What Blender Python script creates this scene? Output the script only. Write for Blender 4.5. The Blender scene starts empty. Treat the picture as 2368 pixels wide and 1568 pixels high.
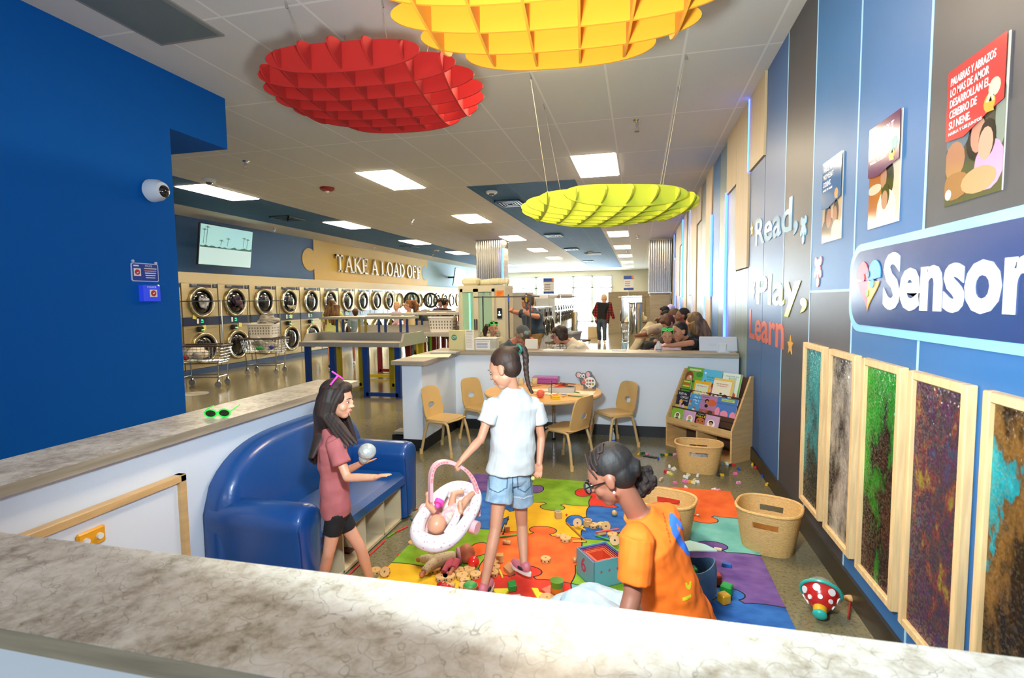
import bpy, math, random
import numpy as np
from mathutils import Vector, Matrix
from mathutils.geometry import tessellate_polygon
random.seed(7)
S = bpy.context.scene
C = S.collection
# ---------------------------------------------------------------- camera
CAMR = Matrix(((0.97218492, -0.00538454, 0.23415272), (0.23389342, 0.07466001, -0.96939143), (-0.01226211, 0.99719451, 0.07384275)))
CAMP = Vector((0, 0, 1.55)); FPX = 1215.62
cd = bpy.data.cameras.new('camera'); cam = bpy.data.objects.new('camera', cd); C.objects.link(cam)
cam.matrix_world = Matrix.Translation(CAMP) @ CAMR.to_4x4()
cd.sensor_width = 36; cd.lens = FPX/2368*36; cd.clip_start = .05; cd.clip_end = 300
cd.dof.use_dof = True; cd.dof.focus_distance = 4.2; cd.dof.aperture_fstop = 4.5
S.camera = cam
def at(px, py, y=None, z=None, x=None):
    d = CAMR @ Vector(((px-1184)/FPX, -(py-784)/FPX, -1))
    t = y/d.y if y is not None else ((z-CAMP.z)/d.z if z is not None else x/d.x)
    return CAMP + d*t
# ---------------------------------------------------------------- world, exposure
S.view_settings.view_transform = 'Standard'; S.view_settings.look = 'None'
S.view_settings.gamma = 1; S.view_settings.use_curve_mapping = False; S.view_settings.exposure = 1.15
W = bpy.data.worlds.new('world'); S.world = W; W.use_nodes = True
W.node_tree.nodes['Background'].inputs[0].default_value = (.86, .95, 1, 1)
W.node_tree.nodes['Background'].inputs[1].default_value = 7.0
def area(name, loc, aim, sx, sy, power, col=(1, 1, 1)):
    l = bpy.data.lights.new(name, 'AREA'); l.shape = 'RECTANGLE'; l.size = sx; l.size_y = sy; l.energy = power; l.color = col
    o = bpy.data.objects.new(name, l); C.objects.link(o); o.location = loc
    o.rotation_euler = (Vector(aim)-Vector(loc)).to_track_quat('-Z', 'Y').to_euler(); return o
area('daylight_front_windows', (-5.6, 36.9, 1.7), (-5.6, 0, 1.2), 7.6, 3.2, 3400, (.9, .96, 1))
area('rear_fill_light', (-1.2, -2.7, 1.9), (-.2, 4, 1.3), 2.6, 1.6, 40, (.85, .94, 1))  # added fill light behind the camera; the back wall has no window
area('camera_flash', (-.3, .74, 1.78), (.0, 3, 2.0), .2, .14, 50, (.8, .93, 1))
PANEL_E = 18.0
# ---------------------------------------------------------------- materials
def lin(h):
    if not isinstance(h, str): return tuple(h)
    c = [int(h[i:i+2], 16)/255 for i in (0, 2, 4)]
    return tuple(x/12.92 if x <= .04045 else ((x+.055)/1.055)**2.4 for x in c)
MC = {}
def mat(h, r=.55, m=0., name=None, n=0., ns=20., bump=0., bs=None, em=0., emc=None, alpha=1., tr=0., coat=0., stretch=None, h2=None, sheen=0., ior=None):
    key = (h, r, m, name, n, ns, bump, bs, em, emc, alpha, tr, coat, stretch, h2, sheen)
    if key in MC: return MC[key]
    M = bpy.data.materials.new(name or 'material_'+str(h)); M.use_nodes = True
    N = M.node_tree.nodes; L = M.node_tree.links; p = N['Principled BSDF']
    c = lin(h); p.inputs['Base Color'].default_value = (*c, 1)
    p.inputs['Roughness'].default_value = r; p.inputs['Metallic'].default_value = m
    if coat: p.inputs['Coat Weight'].default_value = coat; p.inputs['Coat Roughness'].default_value = .12
    if sheen: p.inputs['Sheen Weight'].default_value = sheen
    if tr: p.inputs['Transmission Weight'].default_value = tr
    if ior: p.inputs['IOR'].default_value = ior
    if alpha < 1: p.inputs['Alpha'].default_value = alpha
    if em: p.inputs['Emission Color'].default_value = (*lin(emc or h), 1); p.inputs['Emission Strength'].default_value = em
    if n or h2 or bump:
        tc = N.new('ShaderNodeTexCoord'); mp = N.new('ShaderNodeMapping'); L.new(tc.outputs['Object'], mp.inputs[0])
        if stretch: mp.inputs['Scale'].default_value = stretch
        nz = N.new('ShaderNodeTexNoise'); nz.inputs['Scale'].default_value = ns; nz.inputs['Detail'].default_value = 4
        L.new(mp.outputs[0], nz.inputs['Vector'])
        if n or h2:
            cr = N.new('ShaderNodeValToRGB'); cr.color_ramp.elements[0].position = .34; cr.color_ramp.elements[1].position = .66
            c2 = lin(h2) if h2 else tuple(min(1, x*(1+n)) for x in c); c1 = c if h2 else tuple(x*(1-n) for x in c)
            cr.color_ramp.elements[0].color = (*c1, 1); cr.color_ramp.elements[1].color = (*c2, 1)
            L.new(nz.outputs['Fac'], cr.inputs[0]); L.new(cr.outputs[0], p.inputs['Base Color'])
        if bump:
            b = N.new('ShaderNodeBump'); b.inputs['Strength'].default_value = bump; b.inputs['Distance'].default_value = .01
            nb = nz
            if bs:
                nb = N.new('ShaderNodeTexNoise'); nb.inputs['Scale'].default_value = bs; L.new(mp.outputs[0], nb.inputs['Vector'])
            L.new(nb.outputs['Fac'], b.inputs['Height']); L.new(b.outputs[0], p.inputs['Normal'])
    MC[key] = M; return M
def nodes(name):
    M = bpy.data.materials.new(name); M.use_nodes = True
    return M, M.node_tree.nodes, M.node_tree.links, M.node_tree.nodes['Principled BSDF']
def ramp(N, L, src, stops):
    cr = N.new('ShaderNodeValToRGB'); e = cr.color_ramp.elements
    while len(e) < len(stops): e.new(.5)
    for i, (p, c) in enumerate(stops): e[i].position = p; e[i].color = (*lin(c), 1)
    L.new(src, cr.inputs[0]); return cr.outputs[0]
def mathn(N, L, op, a, b=None, c=None):
    m = N.new('ShaderNodeMath'); m.operation = op
    for i, v in enumerate((a, b, c)):
        if v is None: continue
        if isinstance(v, (int, float)): m.inputs[i].default_value = v
        else: L.new(v, m.inputs[i])
    return m.outputs[0]
def mixc(N, L, f, a, b):
    m = N.new('ShaderNodeMix'); m.data_type = 'RGBA'
    L.new(f, m.inputs[0]) if not isinstance(f, (int, float)) else setattr(m.inputs[0], 'default_value', f)
    for i, v in ((6, a), (7, b)):
        if isinstance(v, (str, tuple)): m.inputs[i].default_value = (*lin(v), 1)
        else: L.new(v, m.inputs[i])
    return m.outputs[2]
def noise(N, L, vec, s, d=4, rough=.5):
    n = N.new('ShaderNodeTexNoise'); n.inputs['Scale'].default_value = s; n.inputs['Detail'].default_value = d; n.inputs['Roughness'].default_value = rough
    L.new(vec, n.inputs['Vector']); return n.outputs['Fac']
def tilemat(name, h, line, ox, oy, r=.8):
    M, N, L, p = nodes(name); tc = N.new('ShaderNodeNewGeometry'); sp = N.new('ShaderNodeSeparateXYZ'); L.new(tc.outputs['Position'], sp.inputs[0])
    fx = mathn(N, L, 'FRACT', mathn(N, L, 'DIVIDE', mathn(N, L, 'SUBTRACT', sp.outputs[0], ox), .62))
    fy = mathn(N, L, 'FRACT', mathn(N, L, 'DIVIDE', mathn(N, L, 'SUBTRACT', sp.outputs[1], oy), 1.39))
    g = mathn(N, L, 'MAXIMUM', mathn(N, L, 'LESS_THAN', fx, .03), mathn(N, L, 'LESS_THAN', fy, .016))
    nz = noise(N, L, tc.outputs['Position'], 90)
    base = mixc(N, L, mathn(N, L, 'MULTIPLY', nz, .25), h, tuple(x*.6 for x in lin(h)))
    L.new(mixc(N, L, g, base, line), p.inputs['Base Color']); p.inputs['Roughness'].default_value = r; return M
CEIL = tilemat('ceiling_tile_white', 'd9d5cc', 'e9e6dc', -.915, 3.15)
CEILB = tilemat('ceiling_tile_blue', '27618f', '3c7297', -.915, 3.15)
def concrete():
    M, N, L, p = nodes('polished_concrete'); tc = N.new('ShaderNodeNewGeometry'); P = tc.outputs['Position']
    a = noise(N, L, P, 1.3, 5, .6); b = noise(N, L, P, 55, 3, .7); c = noise(N, L, P, 150, 2)
    base = ramp(N, L, a, [(.3, '6a6348'), (.7, '867d60')])
    sp = ramp(N, L, b, [(.38, '35301f'), (.47, '7b7458'), (.62, '7b7458'), (.7, 'b0a88c')])
    m = mixc(N, L, .45, base, sp); L.new(m, p.inputs['Base Color'])
    L.new(mathn(N, L, 'MULTIPLY_ADD', c, .14, .09), p.inputs['Roughness'])
    p.inputs['Specular IOR Level'].default_value = .6
    bm = N.new('ShaderNodeBump'); bm.inputs['Strength'].default_value = .06; bm.inputs['Distance'].default_value = .01; L.new(a, bm.inputs['Height']); L.new(bm.outputs[0], p.inputs['Normal'])
    return M
CONC = concrete()
def granite():
    M, N, L, p = nodes('speckled_granite_laminate'); tc = N.new('ShaderNodeNewGeometry'); P = tc.outputs['Position']
    a = noise(N, L, P, 26, 6, .72); b = noise(N, L, P, 5, 4, .6); c = noise(N, L, P, 85, 3, .6)
    x = mathn(N, L, 'ADD', mathn(N, L, 'MULTIPLY', a, .6), mathn(N, L, 'MULTIPLY', b, .4))
    base = ramp(N, L, x, [(.34, '8a7d68'), (.42, 'b3a994'), (.5, 'cfc8b7'), (.6, 'e2ddd0')])
    v = N.new('ShaderNodeTexVoronoi'); v.feature = 'DISTANCE_TO_EDGE'; v.inputs['Scale'].default_value = 6
    vv = N.new('ShaderNodeVectorMath'); vv.operation = 'ADD'; cn = N.new('ShaderNodeTexNoise'); cn.inputs['Scale'].default_value = 7; L.new(P, cn.inputs['Vector']); L.new(P, vv.inputs[0]); L.new(cn.outputs['Color'], vv.inputs[1]); L.new(vv.outputs[0], v.inputs['Vector'])
    e = mathn(N, L, 'LESS_THAN', v.outputs['Distance'], .012)
    L.new(mixc(N, L, mathn(N, L, 'MULTIPLY', e, .55), base, '7a6f5e'), p.inputs['Base Color'])
    p.inputs['Roughness'].default_value = .32; return M
GRAN = granite()
WOODE = mat('9a8f7b', .45, n=.22, ns=3, stretch=(1, 1, 14), name='greige_wood_edge')
WOODE2 = mat('a3977f', .45, n=.2, ns=6, stretch=(.6, 8, 14), name='greige_wood_top')
MAPLE = mat('d3ab72', .4, n=.1, ns=5, stretch=(1, 1, 8), name='maple_wood', coat=.2)
PINE = mat('e8c48e', .4, n=.12, ns=6, stretch=(10, 10, .8), name='pale_pine', coat=.2)
WHITEW = mat('dde6f0', .6, name='white_painted_knee_wall', bump=.05, ns=200)
BLUEW = mat('0058a8', .75, name='bright_blue_paint', bump=.12, ns=120); BLUEW.node_tree.nodes['Principled BSDF'].inputs['Specular IOR Level'].default_value = .15
NAVYW = mat('1c4c7c', .6, name='navy_blue_paint', bump=.1, ns=120)
STEEL = mat('b8b3a6', .28, 1, name='brushed_stainless', n=.06, ns=8, stretch=(1, 1, 20))
CHROME = mat('d8d8d8', .08, 1, name='chrome')
BLACK = mat('0c0c0e', .4); WHITE = mat('e6e6e2', .45); GLASS_D = mat('0b0c0d', .04, 0, coat=.6, name='dark_door_glass')
# ---------------------------------------------------------------- mesh builder
WL = {}
class B:
    def __init__(s, m=None): s.v = []; s.f = []; s.fm = []; s.fs = []; s.mats = []; s.cur = 0; s.T = None; s.use(m or WHITE)
    def use(s, m):
        if m not in s.mats: s.mats.append(m)
        s.cur = s.mats.index(m); return s
    def add(s, vs, fs, sm=False):
        o = len(s.v); T = s.T
        s.v += [tuple(T @ Vector(v)) if T else tuple(v) for v in vs]
        for f in fs: s.f.append(tuple(i+o for i in f)); s.fm.append(s.cur); s.fs.append(sm)
        return s
    def box(s, x0, x1, y0, y1, z0, z1):
        return s.add([(x, y, z) for z in (z0, z1) for y in (y0, y1) for x in (x0, x1)], [(0, 2, 3, 1), (4, 5, 7, 6), (0, 1, 5, 4), (2, 6, 7, 3), (0, 4, 6, 2), (1, 3, 7, 5)])
    def cb(s, c, sz, R=None, bev=0):
        hx, hy, hz = sz[0]/2, sz[1]/2, sz[2]/2; R = R or Matrix.Identity(3); c = Vector(c)
        if isinstance(R, (int, float)): R = Matrix.Rotation(R, 3, 'Z')
        if not bev:
            vs = [(x, y, z) for z in (-hz, hz) for y in (-hy, hy) for x in (-hx, hx)]
            return s.add([c+R@Vector(v) for v in vs], [(0, 2, 3, 1), (4, 5, 7, 6), (0, 1, 5, 4), (2, 6, 7, 3), (0, 4, 6, 2), (1, 3, 7, 5)])
        b = min(bev, hx*.95, hy*.95, hz*.95); V = []; ix = {}
        for sx in (-1, 1):
            for sy in (-1, 1):
                for sz_ in (-1, 1):
                    for a in range(3):
                        h = [hx-b, hy-b, hz-b]; h[a] += b
                        ix[(sx, sy, sz_, a)] = len(V); V.append(c+R@Vector((sx*h[0], sy*h[1], sz_*h[2])))
        F = []
        for a in range(3):
            for sg in (-1, 1):
                o = [i for i in range(3) if i != a]; q = []
                for (p, r) in ((-1, -1), (1, -1), (1, 1), (-1, 1)):
                    k = [0, 0, 0]; k[a] = sg; k[o[0]] = p; k[o[1]] = r; q.append(ix[(*k, a)])
                if (sg > 0) == (a == 1): q.reverse()
                F.append(q)
            o = [i for i in range(3) if i != a]
            for p in (-1, 1):
                for r in (-1, 1):
                    k0 = [0, 0, 0]; k0[o[0]] = p; k0[o[1]] = r; k1 = list(k0); k0[a] = -1; k1[a] = 1
                    F.append([ix[(*k0, o[0])], ix[(*k1, o[0])], ix[(*k1, o[1])], ix[(*k0, o[1])]])
        for sx in (-1, 1):
            for sy in (-1, 1):
                for sz_ in (-1, 1): F.append([ix[(sx, sy, sz_, a)] for a in range(3)])
        return s.add(V, F, False)
    def rings(s, R, cap=(True, True), closed=False, sm=True):
        n = len(R[0]); V = [p for r in R for p in r]; F = []
        m = len(R)
        for i in range(m if closed else m-1):
            a = i*n; b = ((i+1) % m)*n
            for j in range(n): F.append((a+j, a+(j+1) % n, b+(j+1) % n, b+j))
        s.add(V, F, sm); o = len(s.v)-len(V)
        if not closed:
            for k, c in ((0, cap[0]), (m-1, cap[1])):
                if c:
                    f = [o+k*n+j for j in range(n)]
                    if k == 0: f.reverse()
                    s.f.append(tuple(f)); s.fm.append(s.cur); s.fs.append(False)
        return s
    def cyl(s, p0, p1, r0, r1=None, n=16, cap=True):
        p0 = Vector(p0); p1 = Vector(p1); r1 = r0 if r1 is None else r1; d = (p1-p0).normalized()
        u = d.orthogonal().normalized(); v = d.cross(u)
        return s.rings([[p+(u*math.cos(t)+v*math.sin(t))*r for t in [2*math.pi*i/n for i in range(n)]] for p, r in ((p0, r0), (p1, r1))], (cap, cap))
    def tube(s, P, r, n=8, closed=False):
        P = [Vector(p) for p in P]; m = len(P); R = []; u = None
        rr = r if isinstance(r, (list, tuple)) else [r]*m
        for i in range(m):
            a = P[(i-1) % m] if closed or i else P[0]; b = P[(i+1) % m] if closed or i < m-1 else P[-1]
            d = (b-a).normalized() if (b-a).length > 1e-9 else Vector((0, 0, 1))
            u = d.orthogonal().normalized() if u is None else (u-d*u.dot(d)).normalized()
            v = d.cross(u); R.append([P[i]+(u*math.cos(t)+v*math.sin(t))*rr[i] for t in [2*math.pi*k/n for k in range(n)]])
        return s.rings(R, (True, True), closed)
    def ell(s, c, r, R=None, n=16, m=10, z0=-1, z1=1):
        c = Vector(c); R = R or Matrix.Identity(3); r = (r, r, r) if isinstance(r, (int, float)) else r; RR = []
        t0 = math.asin(max(-1, z0)); t1 = math.asin(min(1, z1))
        for i in range(m+1):
            t = t0+(t1-t0)*i/m; cz = math.sin(t); cr = max(math.cos(t), .001)
            RR.append([c+R@Vector((r[0]*cr*math.cos(a), r[1]*cr*math.sin(a), r[2]*cz)) for a in [2*math.pi*k/n for k in range(n)]])
        return s.rings(RR)
    def torus(s, c, ax, R, r, n=32, k=8, e=1.0):
        c = Vector(c); ax = Vector(ax).normalized(); u = ax.orthogonal().normalized(); v = ax.cross(u)
        return s.tube([c+(u*math.cos(t)+v*math.sin(t)*e)*R for t in [2*math.pi*i/n for i in range(n)]], r, k, True)
    def lathe(s, prof, c=(0, 0, 0), R=None, n=24, cap=(True, True), sx=1, sy=1):
        c = Vector(c); R = R or Matrix.Identity(3)
        return s.rings([[c+R@Vector((max(r, .0005)*sx*math.cos(a), max(r, .0005)*sy*math.sin(a), z)) for a in [2*math.pi*k/n for k in range(n)]] for r, z in prof], cap)
    def prism(s, poly, o, u, v, d, sm=False):
        o = Vector(o); u = Vector(u); v = Vector(v); d = Vector(d); n = len(poly)
        A = [o+u*p[0]+v*p[1] for p in poly]; V = A+[p+d for p in A]
        tr = tessellate_polygon([[Vector((p[0], p[1], 0)) for p in poly]])
        F = [tuple(t) for t in tr]+[tuple(i+n for i in reversed(t)) for t in tr]
        s.add(V, F); o2 = len(s.v)-len(V)
        for j in range(n): s.f.append((o2+j, o2+(j+1) % n, o2+n+(j+1) % n, o2+n+j)); s.fm.append(s.cur); s.fs.append(sm)
        return s
    def text(s, t, o, u, v, h, w=None, depth=.002, off=0.0, align='LEFT'):
        cu = bpy.data.curves.new('lettering', 'FONT'); cu.body = t; cu.offset = off; cu.extrude = .5; cu.resolution_u = 3
        ob = bpy.data.objects.new('lettering', cu); me = ob.to_mesh()
        V = [Vector(x.co) for x in me.vertices]; F = [tuple(p.vertices) for p in me.polygons]; ob.to_mesh_clear(); bpy.data.objects.remove(ob)
        if not V: return s
        x0 = min(p.x for p in V); x1 = max(p.x for p in V); sc = h/.7; sx = sc if w is None else w/(x1-x0)
        u = Vector(u).normalized(); v = Vector(v).normalized(); nn = u.cross(v); o = Vector(o)
        sh = 0 if align == 'LEFT' else -(x1-x0)*sx*(.5 if align == 'CENTER' else 1)
        return s.add([o+u*((p.x-x0)*sx+sh)+v*(p.y*sc)+nn*((p.z+.5)*depth) for p in V], F)
    def build(s, name, parent=None, w=True, sharp=40, merge=False):
        me = bpy.data.meshes.new(name); off = WL.get(parent.name, Vector((0, 0, 0))) if (parent and w) else Vector((0, 0, 0))
        me.from_pydata([tuple(Vector(v)-off) for v in s.v], [], s.f)
        for m in s.mats: me.materials.append(m)
        me.polygons.foreach_set('material_index', s.fm); me.polygons.foreach_set('use_smooth', [True]*len(s.f))
        me.update(); me.set_sharp_from_angle(angle=math.radians(sharp))
        o = bpy.data.objects.new(name, me); C.objects.link(o)
        if parent: o.parent = parent; WL[o.name] = off if w else Vector((0, 0, 0))
        return o
def tag(o, label=None, cat=None, group=None, kind=None):
    for k, v in (('label', label), ('category', cat), ('group', group), ('kind', kind)):
        if v: o[k] = v
    return o
def thing(name, label, cat, loc=(0, 0, 0), rz=0, group=None, kind=None):
    o = bpy.data.objects.new(name, None); C.objects.link(o); o.location = loc; o.rotation_euler = (0, 0, rz); o.empty_display_size = .1
    WL[o.name] = Vector(loc); return tag(o, label, cat, group, kind)
def struct(name, b, parent=None):
    o = b.build(name, parent)
    if not parent: o['kind'] = 'structure'
    return o
def dup(o, parent=None, loc=None, rz=None, label=None):
    c = o.copy(); C.objects.link(c)
    if parent: c.parent = parent
    if loc is not None: c.location = loc; WL[c.name] = Vector(loc)
    if rz is not None: c.rotation_euler = (0, 0, rz)
    if label: c['label'] = label
    for ch in list(o.children): dup(ch, c)
    return c
WRINKLE = {'shirt': .022, 'trousers': .022, 'shorts': .012}
def organic(name, b, parent, vox=.006, sm=4, w=True, fac=.5, sharp=180):
    t = b.build('organic_source', None); me0 = t.data
    m = t.modifiers.new('r', 'REMESH'); m.mode = 'VOXEL'; m.voxel_size = vox; m.use_smooth_shade = True
    if name in WRINKLE:
        tx = bpy.data.textures.get('cloth_folds') or bpy.data.textures.new('cloth_folds', 'CLOUDS'); tx.noise_scale = .09; tx.noise_depth = 1
        q = t.modifiers.new('d', 'DISPLACE'); q.texture = tx; q.texture_coords = 'GLOBAL'; q.strength = WRINKLE[name]; q.mid_level = .5
    if sm: q = t.modifiers.new('s', 'SMOOTH'); q.iterations = sm; q.factor = fac
    dg = bpy.context.evaluated_depsgraph_get(); ev = t.evaluated_get(dg); me = bpy.data.meshes.new_from_object(ev)
    bpy.data.objects.remove(t); bpy.data.meshes.remove(me0); me.name = name
    off = WL.get(parent.name, Vector((0, 0, 0))) if (parent and w) else Vector((0, 0, 0))
    me.transform(Matrix.Translation(-off))
    me.materials.clear(); me.materials.append(b.mats[b.cur])
    me.polygons.foreach_set('use_smooth', [True]*len(me.polygons))
    me.polygons.foreach_set('material_index', [0]*len(me.polygons)); me.update()
    o = bpy.data.objects.new(name, me); C.objects.link(o)
    if parent: o.parent = parent; WL[o.name] = off
    return o
def rrect(w, h, r, n=6):
    P = []
    for cx, cy, a in ((w/2-r, h/2-r, 0), (-w/2+r, h/2-r, 90), (-w/2+r, -h/2+r, 180), (w/2-r, -h/2+r, 270)):
        for i in range(n+1): t = math.radians(a+90*i/n); P.append((cx+r*math.cos(t), cy+r*math.sin(t)))
    return P
def circ(r, n=24, cx=0, cy=0, e=1): return [(cx+r*math.cos(2*math.pi*i/n), cy+r*e*math.sin(2*math.pi*i/n)) for i in range(n)]
X3, Y3, Z3 = Vector((1, 0, 0)), Vector((0, 1, 0)), Vector((0, 0, 1))
# ================================================================ setting
CZ = 3.49; RX = 1.075
b = B(CONC); b.box(-14, RX+.3, -3.4, 37.2, -.1, 0); struct('floor', b)
b = B(CEIL); b.box(-14, RX+.3, -3.4, 37.2, CZ, CZ+.1); ceil = struct('ceiling', b)
b = B(CEILB); b.box(-2.87, -1.02, 8.7, 33.2, CZ-.004, CZ); struct('painted_tiles', b, ceil)
b = B(CEILB); b.box(-8.72, -6.87, 5.7, 33.2, CZ-.004, CZ); struct('painted_tiles', b, ceil)
b = B(mat('8b8a84', .8)); b.cb((-3.2, 3.03, CZ-.006), (.56, .66, .014)); b.use(mat('6f7a78', .7, bump=.6, bs=400)); b.cb((-3.2, 3.03, CZ-.014), (.5, .6, .006)); struct('perforated_panel', b, ceil)
b = B(mat('5e5f63', .8)); b.box(-14, RX+.3, -3.5, -3.4, 0, CZ); struct('wall_back', b)
# blue block on the left with its soffit
b = B(BLUEW); b.box(-9.7, -3.83, -3.4, 3.73, 0, CZ); b.box(-9.7, -3.83, 3.73, 4.37, 3.02, CZ); struct('wall_blue', b)
# laundry wall on the left
b = B(NAVYW); b.box(-10.2, -9.78, 3.7, 37, 0, CZ); wl = struct('wall_left', b)
YEL = mat('c7a432', .6, name='mustard_paint')
yb = B(YEL); poly = [(14.5, 2.22), (23.5, 2.22), (23.5, 2.7)]
for i in range(9): t = math.radians(-60+300*i/8); 
poly = [(14.5, 2.22), (23.5, 2.22), (23.5, CZ), (14.5, CZ)]
yb.prism(poly, (-9.779, 0, 0), Y3, Z3, (.012, 0, 0)); yb.prism(circ(.36, 28, 14.28, 2.86, .95), (-9.779, 0, 0), Y3, Z3, (.0118, 0, 0))
struct('puzzle_panel', yb, wl)
PALEB = mat('7fa6b5', .6, name='pale_blue_paint')
yb = B(PALEB); yb.prism([(23.5, 2.22), (36, 2.22), (36, CZ), (23.5, CZ)], (-9.779, 0, 0), Y3, Z3, (.006, 0, 0)); yb.prism(circ(.36, 28, 23.2, 2.86, .95), (-9.766, 0, 0), Y3, Z3, (.008, 0, 0)); struct('puzzle_panel', yb, wl)
b = B(mat('c9bb94', .6)); b.box(-9.78, -9.5, 3.7, 36, 2.01, 2.24); struct('trim_1', b)
b = B(mat('1d3c66', .5)); b.box(-9.78, -9.44, 3.73, 34.3, 0, .11); struct('baseboard_left', b)
# right wall: base, coloured vertical panels, light seams
b = B(mat('6f7a76', .6)); b.box(RX, RX+.3, -3.4, 37, 0, CZ); wr = struct('wall_right', b)
PB = mat('2c69a2', .42, name='blue_gloss_panel', n=.05, ns=2); PD = mat('403f44', .42, name='charcoal_panel', n=.08, ns=3, stretch=(1, 1, .2))
PN = mat('335f98', .42, name='deep_blue_panel'); PG = mat('6f848a', .35, name='grey_blue_panel', n=.06, ns=3, stretch=(1, 1, .2)); PT = mat('cdb78e', .5, name='tan_panel', n=.05, ns=3, stretch=(1, 6, .3))
PG2 = mat('84948a', .4, name='grey_green_panel', n=.08, ns=3, stretch=(1, 4, .3))
T = .012
def panel(y0, y1, z0, z1, m, t=T):
    q = B(m); q.box(RX-t, RX+.01, y0+.006, y1-.006, z0, z1); struct('wall_panel', q, wr)
E = [-3.3, 1.7, 2.36, 3.03, 3.72, 4.38, 5.05, 5.70, 6.38, 7.05, 7.72, 8.42, 9.12]
panel(E[0], E[1], .12, CZ, PB); panel(E[1], E[2], .12, 1.6, PB); panel(E[1], E[2], 1.6, CZ, PD); panel(E[2], E[3], .12, CZ, PB)
panel(E[3], E[4], .12, 1.575, PD); panel(E[3], E[4], 1.585, CZ, PB); panel(E[4], E[5], .12, CZ, PD); panel(E[5], E[6], .12, CZ, PN)
panel(E[6], E[7], .12, 2.77, PN); panel(E[6], E[7], 2.78, CZ, PT, .03)
panel(E[7], E[8], .12, 1.84, PG2); panel(E[7], E[8], 1.85, CZ, PT, .03)
panel(E[8], E[9], .12, 2.8, PG2); panel(E[8], E[9], 2.81, CZ, PT, .03)
panel(E[9], E[10], .12, CZ, PG, .012); panel(E[10], E[11], .12, CZ, PB, .012)
for i in range(34):
    y0 = 8.42+.7*i; m = [PT, PG, PG2, PT, PG2, PG][i % 6]; z1 = [CZ, CZ, 2.9, CZ, 1.6, CZ][i % 6]
    if y0 > 17 and y0 < 18.2: m = PG
    panel(y0, y0+.7, .12, z1, m, .03 if m is PT else .012)
    if z1 < CZ: panel(y0, y0+.7, z1+.01, CZ, PT, .03)
    if y0 > 20 and i > 26: break
b = B(mat('a8cfe6', .4))
for y in E[2:6]: b.box(RX-.014, RX, y-.007, y+.007, .12, CZ)
b.box(RX-.014, RX, E[3], E[4], 1.573, 1.587); struct('trim_2', b)
b = B(mat('2b241c', .35, name='dark_rubber_cove')); b.box(RX-.03, RX, -3.4, 36.5, 0, .125); struct('baseboard_right', b)
# knee walls
KB = mat('15161a', .5, name='black_cove_base')
b = B(WHITEW); b.box(-2.36, -2.14, .74, 3.56, 0, .91); struct('wall_knee_left', b)
b = B(WHITEW); b.box(-2.14, RX-.01, .75, .95, 0, .91); struct('wall_knee_front', b)
b = B(WHITEW); b.box(-2.38, -2.16, 4.98, 6.2, 0, .905); b.box(-2.16, RX-.03, 6.0, 6.2, 0, .905); struct('wall_knee_rear', b)
b = B(KB); b.box(-2.39, -2.15, 4.97, 6.0, 0, .12); b.box(-2.15, RX-.03, 5.988, 6.0, 0, .12); struct('baseboard_rear', b)
def slab(name, poly, lab, top=GRAN):
    q = B(WOODE); q.prism(poly, (0, 0, .908), X3, Y3, (0, 0, .04)); q.use(top); q.prism(poly, (0, 0, .9485), X3, Y3, (0, 0, .0015)); o = q.build(name); tag(o, lab, 'countertop'); return o
slab('countertop', [(-2.43, .69), (-2.43, 3.6), (-2.08, 3.6), (-2.08, 1.0), (RX-.02, 1.0), (RX-.02, .69)], 'speckled granite countertop wrapping the near front and left half wall of the play area')
slab('countertop', [(-2.44, 4.86), (-2.44, 6.32), (RX-.04, 6.32), (RX-.04, 5.93), (-2.08, 5.93), (-2.08, 4.86)], 'greige wood countertop on the far half wall behind the kids table', WOODE2)
# far wall with daylight windows
FW = mat('cfc8b4', .7); q = B(FW); Y0 = 36.4
q.box(-14, -9.4, Y0, Y0+.2, 0, CZ); q.box(-1.75, RX+.3, Y0, Y0+.2, 0, CZ); q.box(-9.4, -1.75, Y0, Y0+.2, 3.15, CZ); struct('wall_front', q)
FR = mat('b9c4bd', .4, .3)
def window(n, x0, x1, z0, z1, bars=()):
    q = B(FR)
    for a in (x0, x1-.08): q.box(a, a+.08, Y0-.03, Y0+.12, z0, z1)
    for a in (z0, z1-.08)+tuple(bars): q.box(x0, x1, Y0-.03, Y0+.12, a, a+.08)
    o = struct('window_%d' % n, q); g = B(mat('f4fbff', .02, tr=1, name='window_glass')); g.box(x0+.08, x1-.08, Y0+.04, Y0+.05, z0+.08, z1-.08); struct('pane', g, o)
window(1, -9.4, -7.0, .1, 3.15, (2.3,)); window(2, -7.0, -4.4, .1, 3.15, (2.3,)); 
window(3, -4.4, -3.1, 0, 3.15, (2.3,)); window(4, -3.1, -1.75, 0, 3.15, (2.3,))
b = B(mat('d8dad6', .8)); b.box(-40, 30, 37.2, 90, -.15, -.02); q = struct('ground_outside', b)
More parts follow.
